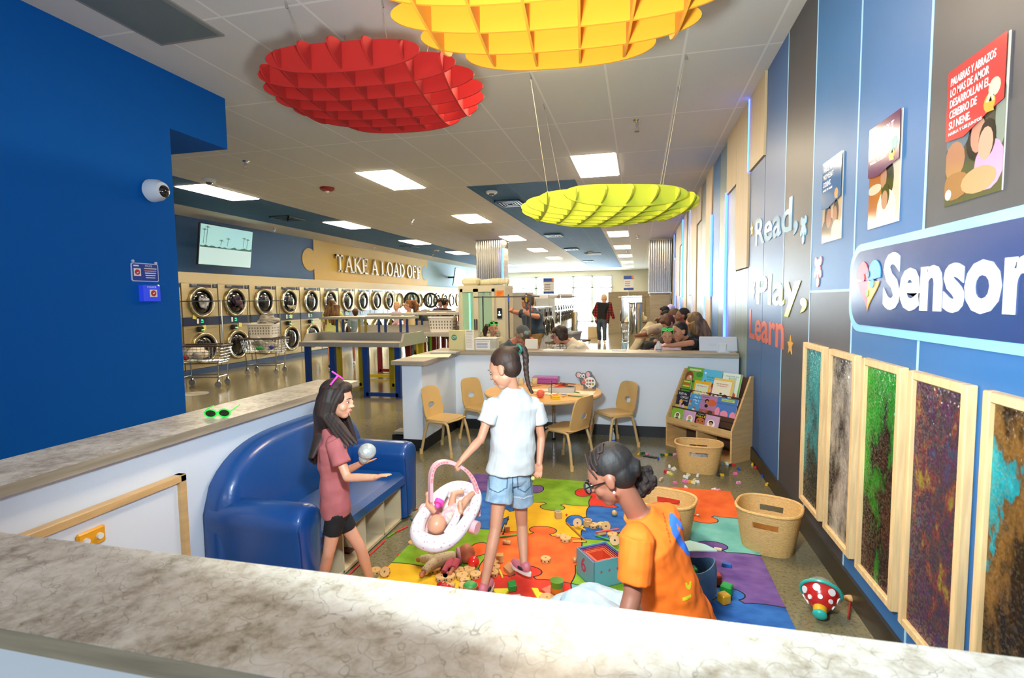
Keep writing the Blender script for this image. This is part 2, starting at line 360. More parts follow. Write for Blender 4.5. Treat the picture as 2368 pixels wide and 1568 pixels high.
# paneling and electrical cabinets at the far right
PW = mat('9b9078', .5, n=.1, ns=2, stretch=(1, 1, 12), name='greige_wood_laminate')
b = B(PW); b.box(-1.35, RX-.03, 24.0, 24.3, 0, 1.86); o = struct('wall_partition', b)
for i, (x0, x1) in enumerate(((-.35, .25), (.32, .95))):
    q = B(PW); q.box(x0, x1, 23.96, 23.995, .15, 1.65); q.use(BLACK); q.box(x0+.42, x0+.5, 23.95, 23.965, .95, 1.0); tag(q.build('utility_panel'), 'flush utility panel door in the far wood partition, %s one' % ('left' if i == 0 else 'right'), 'panel door')
pc = at(447, 911, z=0); q = B(mat('3a4a8a', .4)); q.prism(circ(.27, 32), (pc.x, pc.y, .0005), X3, Y3, (0, 0, .001)); q.use(mat('a9a48e', .3)); q.prism(circ(.24, 32), (pc.x, pc.y, .0016), X3, Y3, (0, 0, .0005)); q.use(mat('3a4a8a', .4)); q.text('PLEASE STAND', (pc.x, pc.y-.03, .0022), X3, Y3, .06, .4, .0005, align='CENTER'); tag(q.build('floor_decal'), 'round blue and cream floor decal beside the blue wall', 'floor sticker')
# corrugated columns
CORR = mat('c9c9c4', .18, 1, name='corrugated_galvanised_metal')
def corr_column(x0, x1, y0, y1, z0, lab):
    t = thing('corrugated_column', lab, 'column', ((x0+x1)/2, (y0+y1)/2, z0)); P = []
    def side(a, c, n):
        a = Vector(a); c = Vector(c); d = c-a; nn = Vector((d.y, -d.x)).normalized()
        for i in range(n*6): s = i/(n*6); P.append(a+d*s+nn*(.014*math.sin(2*math.pi*n*s)))
    w = int((x1-x0)/.068); v = int((y1-y0)/.068)
    side((x0, y0), (x1, y0), w); side((x1, y0), (x1, y1), v); side((x1, y1), (x0, y1), w); side((x0, y1), (x0, y0), v)
    q = B(CORR); q.rings([[Vector((p.x, p.y, z)) for p in P] for z in (z0+.02, CZ-.02)]); q.build('metal_wrap', t, sharp=80)
    q = B(STEEL)
    for z in (z0, CZ-.03): q.box(x0-.02, x1+.02, y0-.02, y1+.02, z, z+.03)
    q.build('trim_band', t)
    if z0 > .3: q = B(PW); q.box(x0+.03, x1-.03, y0+.03, y1-.03, 0, z0); q.build('column_base', t)
    return t
corr_column(-5.12, -4.25, 16.4, 17.2, 0.0, 'square corrugated metal column in mid room above the glowing green cabinet')
corr_column(.33, 1.03, 18.1, 18.8, 1.72, 'square corrugated metal column against the right wall with blue light strips')
# LED strips on the right wall
LEDM = mat('3a62ff', .4, em=4, emc='3458ff', name='blue_led_strip')
def led(path, lab):
    q = B(LEDM); 
    for (y0, z0), (y1, z1) in zip(path[:-1], path[1:]): q.box(RX-.04, RX-.012, min(y0, y1)-.009, max(y0, y1)+.009, min(z0, z1)-.009, max(z0, z1)+.009)
    tag(q.build('led_strip'), lab, 'led strip', 'blue led strips on the right wall')
led([(5.70, 2.79), (5.70, 3.47)], 'short blue led strip beside the tan panel nearest the ceiling edge')
led([(7.06, 1.02), (7.06, 2.83)], 'tall straight blue led strip rising behind the white tablet')
led([(8.42, 2.77), (8.42, 1.58), (9.13, 1.58), (9.13, .98)], 'blue led strip with a low step, just beyond the tall straight one')
led([(11.85, 3.47), (11.85, 1.58), (11.2, 1.58), (11.2, 1.1)], 'blue led strip with a low step, third run with a bend from the front')
led([(13.8, 3.47), (13.8, 1.58), (14.6, 1.58), (14.6, 1.1)], 'full height blue led strip stepping down behind the seated people')
led([(16.95, 3.47), (16.95, 2.73), (16.4, 2.73), (16.4, 1.2)], 'farthest blue led strip, stepped near its top beside the corrugated column')
q = B(mat('3a62ff', .4, em=4, emc='3458ff', name='blue_led_strip')); q.box(-4.25, -4.21, 16.36, 16.4, 2.1, 3.2); tag(q.build('led_strip'), 'blue led strip on the corner of the mid-room corrugated column', 'led strip')
# ceiling light panels
LP = mat('fff6df', .5, em=PANEL_E, emc='ffe9c6', name='light_panel_diffuser')
rows = [3.2, 7.27, 11.45, 15.6, 19.75, 23.9, 28.05, 32.2]
cols = [(-.61, 'right'), (-3.85, 'middle'), (-7.15, 'left')]
ordn = ['nearest', 'second', 'third', 'fourth', 'fifth', 'sixth', 'seventh', 'farthest']
t0 = None
for cx, cn in cols:
    for i, y in enumerate(rows):
        if i == 0 and cn != 'right': continue
        lab = '%s light panel from the front in the %s ceiling row' % (ordn[i], cn)
        if t0 is None:
            t0 = thing('ceiling_light', lab, 'ceiling light', (cx, y+.65, CZ), 0, 'recessed ceiling light panels')
            q = B(WHITE); q.box(-.31, .31, -.66, .66, -.006, .0); q.build('frame', t0, w=False); q = B(LP); q.box(-.285, .285, -.635, .635, -.014, -.006); q.build('diffuser', t0, w=False)
        else: dup(t0, None, (cx, y+.65, CZ), None, lab)
# vents, sprinklers, detectors
VM = mat('1a2733', .5); VD = mat('4d6f86', .5)
def vent(p, lab, sx=.5, sy=.62):
    t = thing('air_vent', lab, 'air vent', (p[0], p[1], CZ-.005)); q = B(VM); q.box(-sx/2, sx/2, -sy/2, sy/2, -.012, 0); q.build('backing', t, w=False)
    for k in range(4):
        s = 1-.23*k; q = B(VD if k % 2 == 0 else VM)
        for a, c in (((-sx*s/2, sx*s/2), (-sy*s/2, -sy*s/2+.03)), ((-sx*s/2, sx*s/2), (sy*s/2-.03, sy*s/2)), ((-sx*s/2, -sx*s/2+.03), (-sy*s/2, sy*s/2)), ((sx*s/2-.03, sx*s/2), (-sy*s/2, sy*s/2))): q.box(a[0], a[1], c[0], c[1], -.035, -.01)
        q.build('louver', t, w=False)
for p, l in (((-2.5, 10.34), 'square louvred ceiling vent, nearest in the middle blue stripe'), ((-2.5, 15.83), 'square louvred ceiling vent, second in the middle blue stripe'), ((-2.52, 20.34), 'square louvred ceiling vent, third in the middle blue stripe'), ((-2.5, 27), 'square louvred ceiling vent, farthest in the middle blue stripe'), ((-7.8, 10.64), 'square louvred vent in the left blue stripe above the television'), ((-7.9, 17.45), 'square louvred vent in the left blue stripe above the mustard wall sign')): vent(p, l)
tv = thing('return_grille', 'dark flat return grille in the middle blue ceiling stripe', 'air vent', (-1.9, 22.9, CZ-.005)); q = B(mat('2a2f33', .5)); q.box(-.35, .35, -.5, .5, -.015, 0); q.build('backing', tv, w=False)
q = B(mat('596066', .5)); [q.box(-.34, .34, -.48+.08*k, -.46+.08*k, -.025, -.01) for k in range(13)]; q.build('louver', tv, w=False)
def sprinkler(p, lab):
    t = thing('sprinkler_head', lab, 'sprinkler', (p[0], p[1], CZ)); q = B(CHROME); q.lathe([(.045, 0), (.04, -.012), (.018, -.03), (.014, -.07)]); q.build('cup', t, w=False)
    q = B(CHROME); q.tube([(.012, 0, -.07), (.022, 0, -.09), (.008, 0, -.115)], .003, 6); q.tube([(-.012, 0, -.07), (-.022, 0, -.09), (-.008, 0, -.115)], .003, 6); q.lathe([(.028, -.115), (.03, -.12)]); q.build('deflector', t, w=False)
for p, l in (((-.03, 6.06), 'chrome sprinkler head on white ceiling above the bookshelf corner'), ((-5.23, 6.29), 'chrome sprinkler head just past the blue soffit'), ((-5.23, 11.74), 'chrome sprinkler head between the middle and left rows of lights'), ((-9.2, 12), 'chrome sprinkler head over the television wall'), ((-9.2, 17.3), 'chrome sprinkler head above the wall lettering'), ((-8.35, 20.7), 'chrome sprinkler head near the end of the mustard wall'), ((-.04, 16.9), 'chrome sprinkler head near the right corrugated column'), ((-.45, 22.4), 'far chrome sprinkler head by the right row of lights')): sprinkler(p, l)
for p, l in (((-6.55, 7.05), 'white round smoke detector beside the left blue ceiling stripe'), ((-2.56, 9.19), 'white round smoke detector in the middle blue ceiling stripe'), ((-1.95, 22.0), 'small white dome at the far end of the middle blue stripe'), ((-7.5, 19.0), 'small white dome in the left blue stripe, far down the room')):
    t = thing('smoke_detector', l, 'smoke detector', (p[0], p[1], CZ)); q = B(WHITE); q.lathe([(.1, 0), (.1, -.03), (.085, -.045), (.05, -.05)]); q.build('base', t, w=False); q = B(mat('55504a', .2)); q.ell((0, 0, -.05), (.05, .05, .035)); q.build('sensor', t, w=False)
t = thing('fire_strobe', 'red round fire alarm strobe on the ceiling', 'fire alarm', (-5.15, 8.1, CZ)); q = B(mat('8e1613', .35)); q.lathe([(.12, 0), (.12, -.03), (.09, -.055), (.04, -.06)]); q.build('base', t, w=False); q = B(mat('e8e0dc', .2)); q.ell((0, 0, -.06), (.035, .035, .03)); q.text('FIRE', (-.04, -.09, -.056), (1, 0, 0), (0, 0, 1), .02, .07, .002); q.build('lens', t, w=False)
# ---- television, far television
def tvset(p, lab, w, h, tilt, face):
    t = thing('television', lab, 'television', p); R = Matrix.Rotation(tilt, 3, 'Y')
    q = B(BLACK); q.cb((0, 0, 0), (.05, w, h), R, .01); q.build('casing', t, w=False)
    q = B(face); q.cb(R@Vector((.028, 0, 0)), (.004, w-.04, h-.04), R); s = q.build('screen', t, w=False)
    q = B(mat('33373a', .5, .6)); q.cb((-.33, 0, 0), (.6, .08, .08)); q.cb((-.08, 0, 0), (.08, .3, .3)); q.build('wall_bracket', t, w=False); return t, R, s
SCR = mat('7fb4b8', .3, em=.28, emc='a6d9d8', name='tv_screen_glow', coat=.5)
t, R, scr = tvset(tuple(at(523, 571, x=-9.35)), 'wall television showing a pale palm beach picture above the dryers', 1.62, .92, math.radians(8), SCR)
q = B(mat('2f6a62', .4, em=.04)); G2 = mat('a9c6c8', .3, em=.3)
pts = [(-.78+.078*i, -.02+random.uniform(-.02, .04)) for i in range(21)]
q.prism(pts+[(.78, -.05), (-.78, -.06)], R@Vector((.0305, 0, .0)), Y3, R@Z3, R@Vector((.002, 0, 0)))
for px, hh in ((-.7, .3), (-.62, .36), (0, .16), (.5, .22), (.62, .2), (-.2, .1)):
    o_ = R@Vector((.0308, px, .02)); q.tube([o_, o_+R@Vector((0, .02, hh))], .006, 6)
    for a in range(6): an = math.radians(20+28*a); q.tube([o_+R@Vector((0, .02, hh)), o_+R@Vector((0, .02+.09*math.cos(an), hh+.06*math.sin(an)-.02))], [.008, .001], 5)
q.use(G2); q.prism([(-.79, -.06), (.79, -.05), (.79, -.43), (-.79, -.43)], R@Vector((.0302, 0, 0)), Y3, R@Z3, R@Vector((.001, 0, 0)))
q.build('beach_picture', scr, w=False)
tvset((-9.15, 26.3, 2.78), 'far wall television past the mustard panel, washed out by daylight', 1.62, .92, math.radians(10), mat('dfeeee', .15, em=.6, name='tv_screen_far'))
# ---- TAKE A LOAD OFF lettering
LET = mat('c2bdac', .4, .3, name='brushed_letter_metal')
def serif(q, ch, y, z, w, h):
    X = -9.74; D = (.05, 0, 0); s = .15*w+.035; 
    def bar(y0, z0, y1, z1, th):
        a = Vector((y0, z0)); c = Vector((y1, z1)); d = (c-a).normalized(); n = Vector((-d.y, d.x))*th/2
        q.prism([tuple(a-n), tuple(c-n), tuple(c+n), tuple(a+n)], (X, y, z), Y3, Z3, D)
    def sf(cx, cz, L): bar(cx-L/2, cz, cx+L/2, cz, .05)
    tk = .1
    if ch == 'T': bar(w/2, 0, w/2, h, tk); bar(0, h-.03, w, h-.03, .06); sf(w/2, .025, .24); bar(.02, h-.14, .02, h, .04); bar(w-.02, h-.14, w-.02, h, .04)
    if ch == 'A': bar(.06, .02, w/2, h, .05); bar(w-.07, .02, w/2, h, tk); bar(.15, h*.36, w-.15, h*.36, .045); sf(.07, .025, .18); sf(w-.07, .025, .2)
    if ch == 'K': bar(.1, 0, .1, h, tk); bar(.12, h*.42, w-.06, h-.03, .05); bar(w*.38, h*.55, w-.06, .03, tk); sf(.1, .025, .22); sf(.1, h-.025, .22); sf(w-.05, .025, .18); sf(w-.06, h-.025, .16)
    if ch in 'EFL': bar(.1, 0, .1, h, tk); sf(.1, h-.025, .22); sf(.1, .025, .22)
    if ch in 'EF': bar(.1, h-.03, w-.03, h-.03, .055); bar(w-.04, h-.15, w-.04, h, .045); bar(.1, h*.52, w*.75, h*.52, .05); bar(w*.75, h*.42, w*.75, h*.62, .045)
    if ch in 'EL': bar(.1, .03, w-.02, .03, .055); bar(w-.03, 0, w-.03, .16, .045)
    if ch in 'OD':
        N = 20; a0, a1 = (0, 2*math.pi) if ch == 'O' else (-math.pi/2, math.pi/2); cx = w/2 if ch == 'O' else .12; rx = w/2-.02 if ch == 'O' else w-.14
        for i in range(N):
            t = a0+(a1-a0)*i/N; u = a0+(a1-a0)*(i+1)/N; th = .05+.05*abs(math.cos((t+u)/2))
            bar(cx+rx*math.cos(t)*.93, h/2+(h/2-.03)*math.sin(t), cx+rx*math.cos(u)*.93, h/2+(h/2-.03)*math.sin(u), th)
        if ch == 'D': bar(.1, 0, .1, h, tk); sf(.08, .025, .2); sf(.08, h-.025, .2)
y = 15.62; ws = {k_: v_*.85 for k_, v_ in {'T': .56, 'A': .6, 'K': .62, 'E': .5, 'L': .5, 'O': .58, 'D': .58, 'F': .5}.items()}
names = 'TAKE A LOAD OFF'; y = 15.62; seen = {}
for i, ch in enumerate(names):
    if ch == ' ': y += .2; continue
    q = B(LET); serif(q, ch, y, 2.56, ws[ch], .57)
    k = names[:i].split(' '); word = names.split(' ')[len(k)-1]
    nth = names[:i].count(ch); tot = names.count(ch)
    o_ = ['first', 'second', 'third'][nth]
    tag(q.build('letter'), ('metal letter %s' % ch if tot == 1 else 'metal letter %s, %s %s' % (ch, o_, ch))+' of the slogan on the mustard wall', 'letter', 'slogan letters on the mustard wall')
    y += ws[ch]+.055
# ================================================================ laundry equipment
NV = mat('16233f', .3, name='navy_control_panel'); DRF = mat('c2b48c', .33, .75, name='champagne_stainless', n=.05, ns=3, stretch=(1, 1, 6))
RIM = mat('b9ad8c', .2, .9, name='door_rim_metal'); LTX = mat('cfd3d8', .5)
def drum_door(parent, cy, cz, r, opened=False, load=None):
    X = .0
    if opened:
        q = B(RIM); q.torus((X+.01, cy, cz), X3, r*.86, .03, 32, 8); q.use(BLACK); q.prism(circ(r*.84, 32, cy, cz), (X-.1, 0, 0), Y3, Z3, (.09, 0, 0)); q.build('drum_opening', parent, w=False)
        hc = Vector((X+.02, cy+r, cz)); a = math.radians(100); R = Matrix.Rotation(-a+math.radians(0), 3, 'Z')
        dv = Vector((math.sin(a), -math.cos(a), 0)).normalized(); c = hc+dv*r; nn = Vector((dv.y, -dv.x, 0))
        q = B(BLACK); q.torus(c, nn, r*.93, .045, 32, 8); d = q.build('door', parent, w=False); q = B(mat('a9b3b0', .05, tr=.9, name='clear_door_glass')); q.prism(circ(r*.86, 28), c, dv, Z3, nn*.01); q.build('glass', d, w=False); return
    q = B(RIM); q.torus((X+.03, cy, cz), X3, r*.95, .035, 40, 10); q.use(BLACK); q.torus((X+.035, cy, cz), X3, r*.84, .025, 40, 8)
    d = q.build('door', parent, w=False); q = B(GLASS_D); q.ell((X+.0, cy, cz), (.055, r*.82, r*.82), n=28, m=10); g = q.build('glass', d, w=False)
    q = B(RIM); q.cb((X+.06, cy-r*.97, cz-r*.1), (.03, .03, .16), None, .008); q.build('handle', d, w=False)
def stack_dryer(lab, load=None, opened=False):
    t = thing('stacked_dryer', lab, 'dryer', (-9.5, 0, 0), 0, 'stacked dryers along the left wall')
    q = B(DRF); q.box(-.27, 0, -.49, .49, .12, 2.005); body = q.build('body', t, w=False)
    q = B(mat('6d654c', .5)); q.box(-.005, .002, -.497, -.488, .12, 2.0); [q.box(0, .003, -.42, .42, z, z+.005) for z in (1.0, 1.27)]; q.build('seam', body, w=False)
    drum_door(t, 0, 1.585, .33, opened); drum_door(t, .02, .56, .34)
    q = B(NV); q.cb((.004, .02, 1.95), (.012, .58, .075)); q.use(LTX)
    q.text('DEXTER', (.0105, -.22, 1.957), Y3, Z3, .025, .14, .001); q.use(mat('8a93a0', .5)); q.text('STACK DRYER', (.0105, -.2, 1.925), Y3, Z3, .016, .24, .001); q.use(mat('a5403c', .5)); q.text('EXPRESS', (.0105, .12, 1.925), Y3, Z3, .016, .12, .001)
    q.build('control_panel', t, w=False)
    q = B(NV); q.cb((.004, .42, 1.95), (.012, .12, .085)); q.use(mat('9bb4cc', .4)); q.torus((.011, .42, 1.96), X3, .018, .004, 12, 5); q.build('number_plate', t, w=False)
    q = B(NV); q.cb((.006, 0, 1.165), (.014, .985, .19)); cp = q.build('coin_panel', t, w=False)
    q = B(WHITE); q.cb((.016, -.12, 1.17), (.01, .045, .11)); q.use(mat('35b58a', .4, em=.6)); q.cb((.016, .0, 1.19), (.008, .05, .03)); q.cb((.016, .0, 1.14), (.008, .07, .015)); q.cb((.016, .03, 1.165), (.008, .02, .015)); q.build('buttons', cp, w=False)
    q = B(BLACK); q.cb((.05, -.1, .99), (.1, .13, .12), None, .02); cr = q.build('card_reader', t, w=False); q = B(mat('49e03a', .4, em=3)); q.cb((.102, -.08, .975), (.004, .07, .015)); q.build('status_light', cr, w=False)
    return t
lbl = ['partly hidden behind the blue wall', 'with pale laundry in its upper drum', 'with dark and red clothes in its upper drum', 'behind the loaded cart on the right', 'with white laundry low in its upper drum', 'just left of the woman in the yellow top', 'behind the woman in the yellow top', 'just right of the woman in the yellow top', 'directly behind the seated boy', 'just right of the seated boy', 'left of the baby', 'behind the baby, door open', 'behind the ponytailed woman', 'door open, behind the bending shopper', 'behind the shopper in a black cap', 'just left of the green lit cabinet', 'first one past the green cabinet edge', 'second one past the green cabinet edge', 'third one past the green cabinet edge']
protoC = stack_dryer('stacked double dryer '+lbl[1]); protoO = None
YEL1 = mat('d8cf6a', .6)
for i, l in enumerate(lbl):
    y = 8.79+1.01*i+.0; lab = 'stacked double dryer '+l
    if i in (11, 13):
        if protoO is None: protoO = stack_dryer(lab, opened=True); protoO.location = (-9.5, y, 0)
        else: dup(protoO, None, (-9.5, y, 0), None, lab)
    elif i == 1: protoC.location = (-9.5, y, 0)
    else: dup(protoC, None, (-9.5, y, 0), None, lab)
def heap(name, lab, cat, c, r, cols, n=9, parent=None, w=True):
    q = B(cols); rnd = random.Random(str(c))
    for k in range(n):
        a = rnd.uniform(0, 6.28); d = rnd.uniform(0, .7); q.ell((c[0]+r[0]*d*math.cos(a), c[1]+r[1]*d*math.sin(a), c[2]+r[2]*rnd.uniform(-.3, .5)), (r[0]*rnd.uniform(.35, .6), r[1]*rnd.uniform(.35, .6), r[2]*rnd.uniform(.35, .6)), Matrix.Rotation(rnd.uniform(0, 3), 3, 'X') @ Matrix.Rotation(rnd.uniform(0, 3), 3, 'Z'), 10, 6)
    o = organic(name, q, parent, .018, 3, w); 
    if cat: tag(o, lab, cat)
    return o
# clothes seen in the drums stand just behind the glass front
for (i, col, lab) in ((1, mat('b9bcc4', .8, h2='8c8f99', ns=9), 'pile of pale laundry in the first fully seen upper drum'), (2, mat('5a2a30', .8, h2='2a3550', ns=12), 'pile of dark red and navy clothes in an upper drum'), (4, mat('b8b4a6', .8), 'white laundry lying low in an upper drum')):
    y = 8.79+1.01*i; heap('laundry_pile', lab, 'laundry', (-9.415, y+.02, 1.56 if i != 4 else 1.42), (.045, .22, .2 if i != 4 else .08), col, 10)
for k, (y, z) in enumerate(((9.6, 1.27), (9.85, 1.02), (10.6, 1.36), (10.95, 1.03), (12.9, 1.17))):
    q = B(YEL1); q.cb((-9.485, y, z), (.006, .1, .1), Matrix.Rotation(random.uniform(-.2, .2), 3, 'X')); tag(q.build('sticky_note'), 'yellow sticky note on the dryers, %s' % ['leftmost, above the navy band', 'under the navy band of the leftmost full dryer', 'above the band left of the basket cart', 'under the band left of the basket cart', 'stuck on the navy band right of the basket cart'][k], 'note')
# carts
CARTM = mat('b9b3a4', .22, 1, name='cart_chrome_wire'); GRIP = mat('4a3a30', .6)
def cart(loc, rz, lab, rack=True, group='wire laundry carts'):
    t = thing('laundry_cart', lab, 'laundry cart', loc, rz, group)
    L_, W_, H0, H1 = .42, .26, .5, .78
    q = B(CARTM)
    def rect(z, sx, sy, r): q.tube([(sx, sy, z), (-sx, sy, z), (-sx, -sy, z), (sx, -sy, z)], r, 6, True)
    for k in range(6): s = .86+.14*k/5; rect(H0+(H1-H0)*k/5, L_*s, W_*s, .004)
    for k in range(13):
        x = -1+2*k/12
        for sy in (-1, 1): q.tube([(x*L_*.86, sy*W_*.86, H0), (x*L_, sy*W_, H1)], .003, 5)
        q.tube([(x*L_*.86, -W_*.86, H0), (x*L_*.86, W_*.86, H0)], .003, 5)
    for k in range(9):
        y = -1+2*k/8
        for sx in (-1, 1): q.tube([(sx*L_*.86, y*W_*.86, H0), (sx*L_, y*W_, H1)], .003, 5)
    q.build('wire_basket', t, w=False)
    q = B(GRIP); q.tube([(L_, W_, H1), (-L_, W_, H1), (-L_, -W_, H1), (L_, -W_, H1)], .017, 8, True); q.build('rim', t, w=False)
    q = B(CARTM); rect(.2, .32, .2, .01); [q.tube([(sx*.32, sy*.2, .14), (sx*.34, sy*.21, H0)], .012, 8) for sx in (-1, 1) for sy in (-1, 1)]; rect(.46, .34, .21, .01); q.build('frame', t, w=False)
    for sx in (-1, 1):
        for sy in (-1, 1):
            q = B(CARTM); q.cb((sx*.32, sy*.2, .12), (.03, .05, .06)); f = q.build('caster', t, w=False); q = B(mat('8d8b85', .5)); q.cyl((sx*.32, sy*.2-.014, .062), (sx*.32, sy*.2+.014, .062), .06, None, 18); q.build('wheel', f, w=False)
    if rack:
        q = B(CARTM); 
        q.tube([(-.36, 0, .46), (-.36, 0, 1.62)], .011, 8); q.tube([(.36, 0, .46), (.36, 0, 1.62)], .011, 8); q.tube([(-.5, 0, 1.6), (.5, 0, 1.6)], .01, 8); q.build('hanging_rack', t, w=False)
    return t
c1 = at(455, 868, z=0); cart((-7.9, 8.15, 0), .35, 'wire laundry cart with rack pole half hidden by the blue wall', True)
heap('laundry_bag', 'white bundle of laundry in the cart beside the blue wall', 'laundry', (-7.95, 8.1, .63), (.3, .2, .12), mat('cfc6b8', .8), 9)
q = B(mat('a32320', .4)); q.ell((-8.1, 7.95, .56), (.06, .05, .05)); tag(q.build('red_bottle_cap'), 'small red item in the cart beside the blue wall', 'bottle')
c2 = Vector((-8.0, 9.95, 0)); cart(c2, .2, 'wire laundry cart with rack carrying a white basket and bag', True)
heap('laundry_bag', 'pale load of clothes inside the cart under the white basket', 'laundry', (c2.x, c2.y, .62), (.36, .2, .1), mat('c9c4b8', .8), 10)
def lbasket(name, c, w, d, h, rz, lab, colr='ded9cc', holes=True):
    t = thing(name, lab, 'laundry basket', c, rz); q = B(mat(colr, .5)); n = 40
    def ring(f, z, t_=0): return [Vector((p[0]*f, p[1]*f, z)) for p in rrect(w-t_, d-t_, .06, 9)]
    q.rings([ring(.88, 0), ring(1, h), ring(1.04, h+.01), ring(1.04, h-.02)], (True, False)); q.rings([ring(1.0, h, .012), ring(.88, .006, .012)], (False, True)); o = q.build('basket_shell', t, w=False)
    if holes:
        q = B(mat('6a6256', .7))
        for sy in (-1, 1):
            for i in range(8):
                for j in range(3): x = (-.4+.8*i/7)*w; z = h*(.3+.2*j); f = .88+.12*z/h; q.cb((x*f, sy*(d/2*f+.0015), z), (.02, .004, h*.11), Matrix.Rotation(sy*-.1, 3, 'X'))
        for sx in (-1, 1):
            for i in range(5):
                for j in range(3): y = (-.36+.72*i/4)*d; z = h*(.3+.2*j); f = .88+.12*z/h; q.cb((sx*(w/2*f+.0015), y*f, z), (.004, .02, h*.11))
        q.build('hole_pattern', o, w=False)
    return t
lbasket('laundry_basket', (c2.x-.02, c2.y, .80), .56, .4, .3, .2, 'white perforated laundry basket standing on the wire cart by the dryers')
heap('clothes_bag', 'black and white striped bag heaped on the white laundry basket', 'bag', (c2.x+.05, c2.y, 1.15), (.3, .2, .13), mat('151313', .6, h2='c9c2b4', ns=4, stretch=(1, 1, 5)), 8)
q = B(mat('2f9a4e', .4)); q.ell((c2.x+.05, c2.y-.24, .58), (.1, .03, .04)); tag(q.build('detergent_pack'), 'green detergent pack in the cart under the white basket', 'detergent')
q = B(mat('2d3f9a', .4)); q.ell((c2.x+.3, c2.y-.18, .6), (.06, .03, .04)); tag(q.build('detergent_box'), 'small blue box in the cart under the white basket', 'detergent')
# folding tables: grey laminate tray top, raised lips, upper shelf on posts, coloured frame legs
LAM = mat('a8a294', .32, n=.06, ns=60, name='grey_speckled_laminate')
def fold_table(x0, x1, y0, y1, zt, cols, lab, shelf_z=1.32, posts=None):
    t = thing('folding_table', lab, 'folding table', ((x0+x1)/2, (y0+y1)/2, 0)); cy = (y0+y1)/2
    q = B(LAM); q.box(x0, x1, y0, y1, zt-.07, zt); q.build('tray_top', t)
    for xs in (x0, x1):   # sloped end lips
        s = .1 if xs == x0 else -.1; q = B(LAM); q.prism([(y0+.12, zt), (y1-.12, zt), (y1-.2, zt+.13), (y0+.2, zt+.13)], (xs-(.004 if xs == x0 else -.004), 0, 0), Y3, Z3, (.035 if xs == x0 else -.035, 0, 0)); q.prism([(y0-.003, zt-.073), (y1+.003, zt-.073), (y1+.003, zt+.002), (y0-.003, zt+.002)], (xs-(.003 if xs == x0 else -.003), 0, 0), Y3, Z3, (.02 if xs == x0 else -.02, 0, 0)); q.build('end_lip', t)
    q = B(LAM); q.box(x0+.03, x1-.03, cy-.03, cy+.03, zt, zt+.13); q.build('divider', t)
    q = B(LAM); q.box(x0+.15, x1-.0, cy-.22, cy+.22, shelf_z-.04, shelf_z); q.build('upper_shelf', t)
    for i, (px, m) in enumerate(posts or []):
        for s in (-1, 1): q = B(m); q.cyl((px+.06*s, cy+.02, zt+.13), (px+.06*s, cy+.02, shelf_z-.04), .022, None, 10); q.build('shelf_post', t)
    for k, (m, yy) in enumerate(((cols[0], y0+.12), (cols[1], y1-.12))):
        for xx in (x0+.08, (x0+x1)/2-.35, (x0+x1)/2+.25, x1-.08):
            q = B(m); q.box(xx-.045, xx+.045, yy-.03, yy+.03, 0, zt-.07); q.build('leg', t)
        for a, c in ((x0+.08, (x0+x1)/2-.35), ((x0+x1)/2+.25, x1-.08)): q = B(m); q.box(a, c, yy-.03, yy+.03, .02, .08); q.build('foot_rail', t)
BL = mat('1a3f86', .35, name='royal_blue_powdercoat'); YL = mat('b09c1e', .35, name='yellow_powdercoat'); GR = mat('5e9c1f', .35, name='green_powdercoat'); RD = mat('8a1f1c', .35, name='dark_red_powdercoat')
fold_table(-5.45, -3.66, 7.58, 8.75, .9, (BL, YL), 'grey folding table with blue front legs, nearest of the folding tables', 1.3, [(-5.05, BL), (-4.62, YL), (-4.25, BL), (-3.85, BL)])
fold_table(-5.6, -3.37, 9.55, 10.6, .93, (YL, RD), 'grey folding table with yellow and red legs, second in the row', 1.31, [(-5.1, YL), (-4.4, BL), (-4.0, YL), (-3.55, RD)])
fold_table(-5.4, -3.5, 11.6, 12.6, .93, (GR, RD), 'grey folding table with green and dark red legs, third in the row', 1.31, [(-4.9, GR), (-4.2, RD), (-3.65, GR)])
lbasket('laundry_basket', (-3.78, 9.8, .935), .52, .3, .3, .1, 'white oblong laundry basket with slots on the second folding table', 'e3dcd0')
heap('clothes_pile', 'orange and red clothes inside the slotted white basket', 'laundry', (-3.78, 9.8, 1.1), (.2, .14, .1), mat('c9532f', .8, h2='c9c2b4', ns=8), 6)
for k, (x, y) in enumerate(((-4.3, 8.15), (-4.0, 10.05))):
    q = B(mat('e8e4da', .6)); q.cb((x, y, 1.31+.005*(k)), (.4, .24, .012), .3); tag(q.build('paper_sheet'), 'loose pale sheets lying on the upper shelf of the %s folding table' % ('nearest' if k == 0 else 'second'), 'paper')
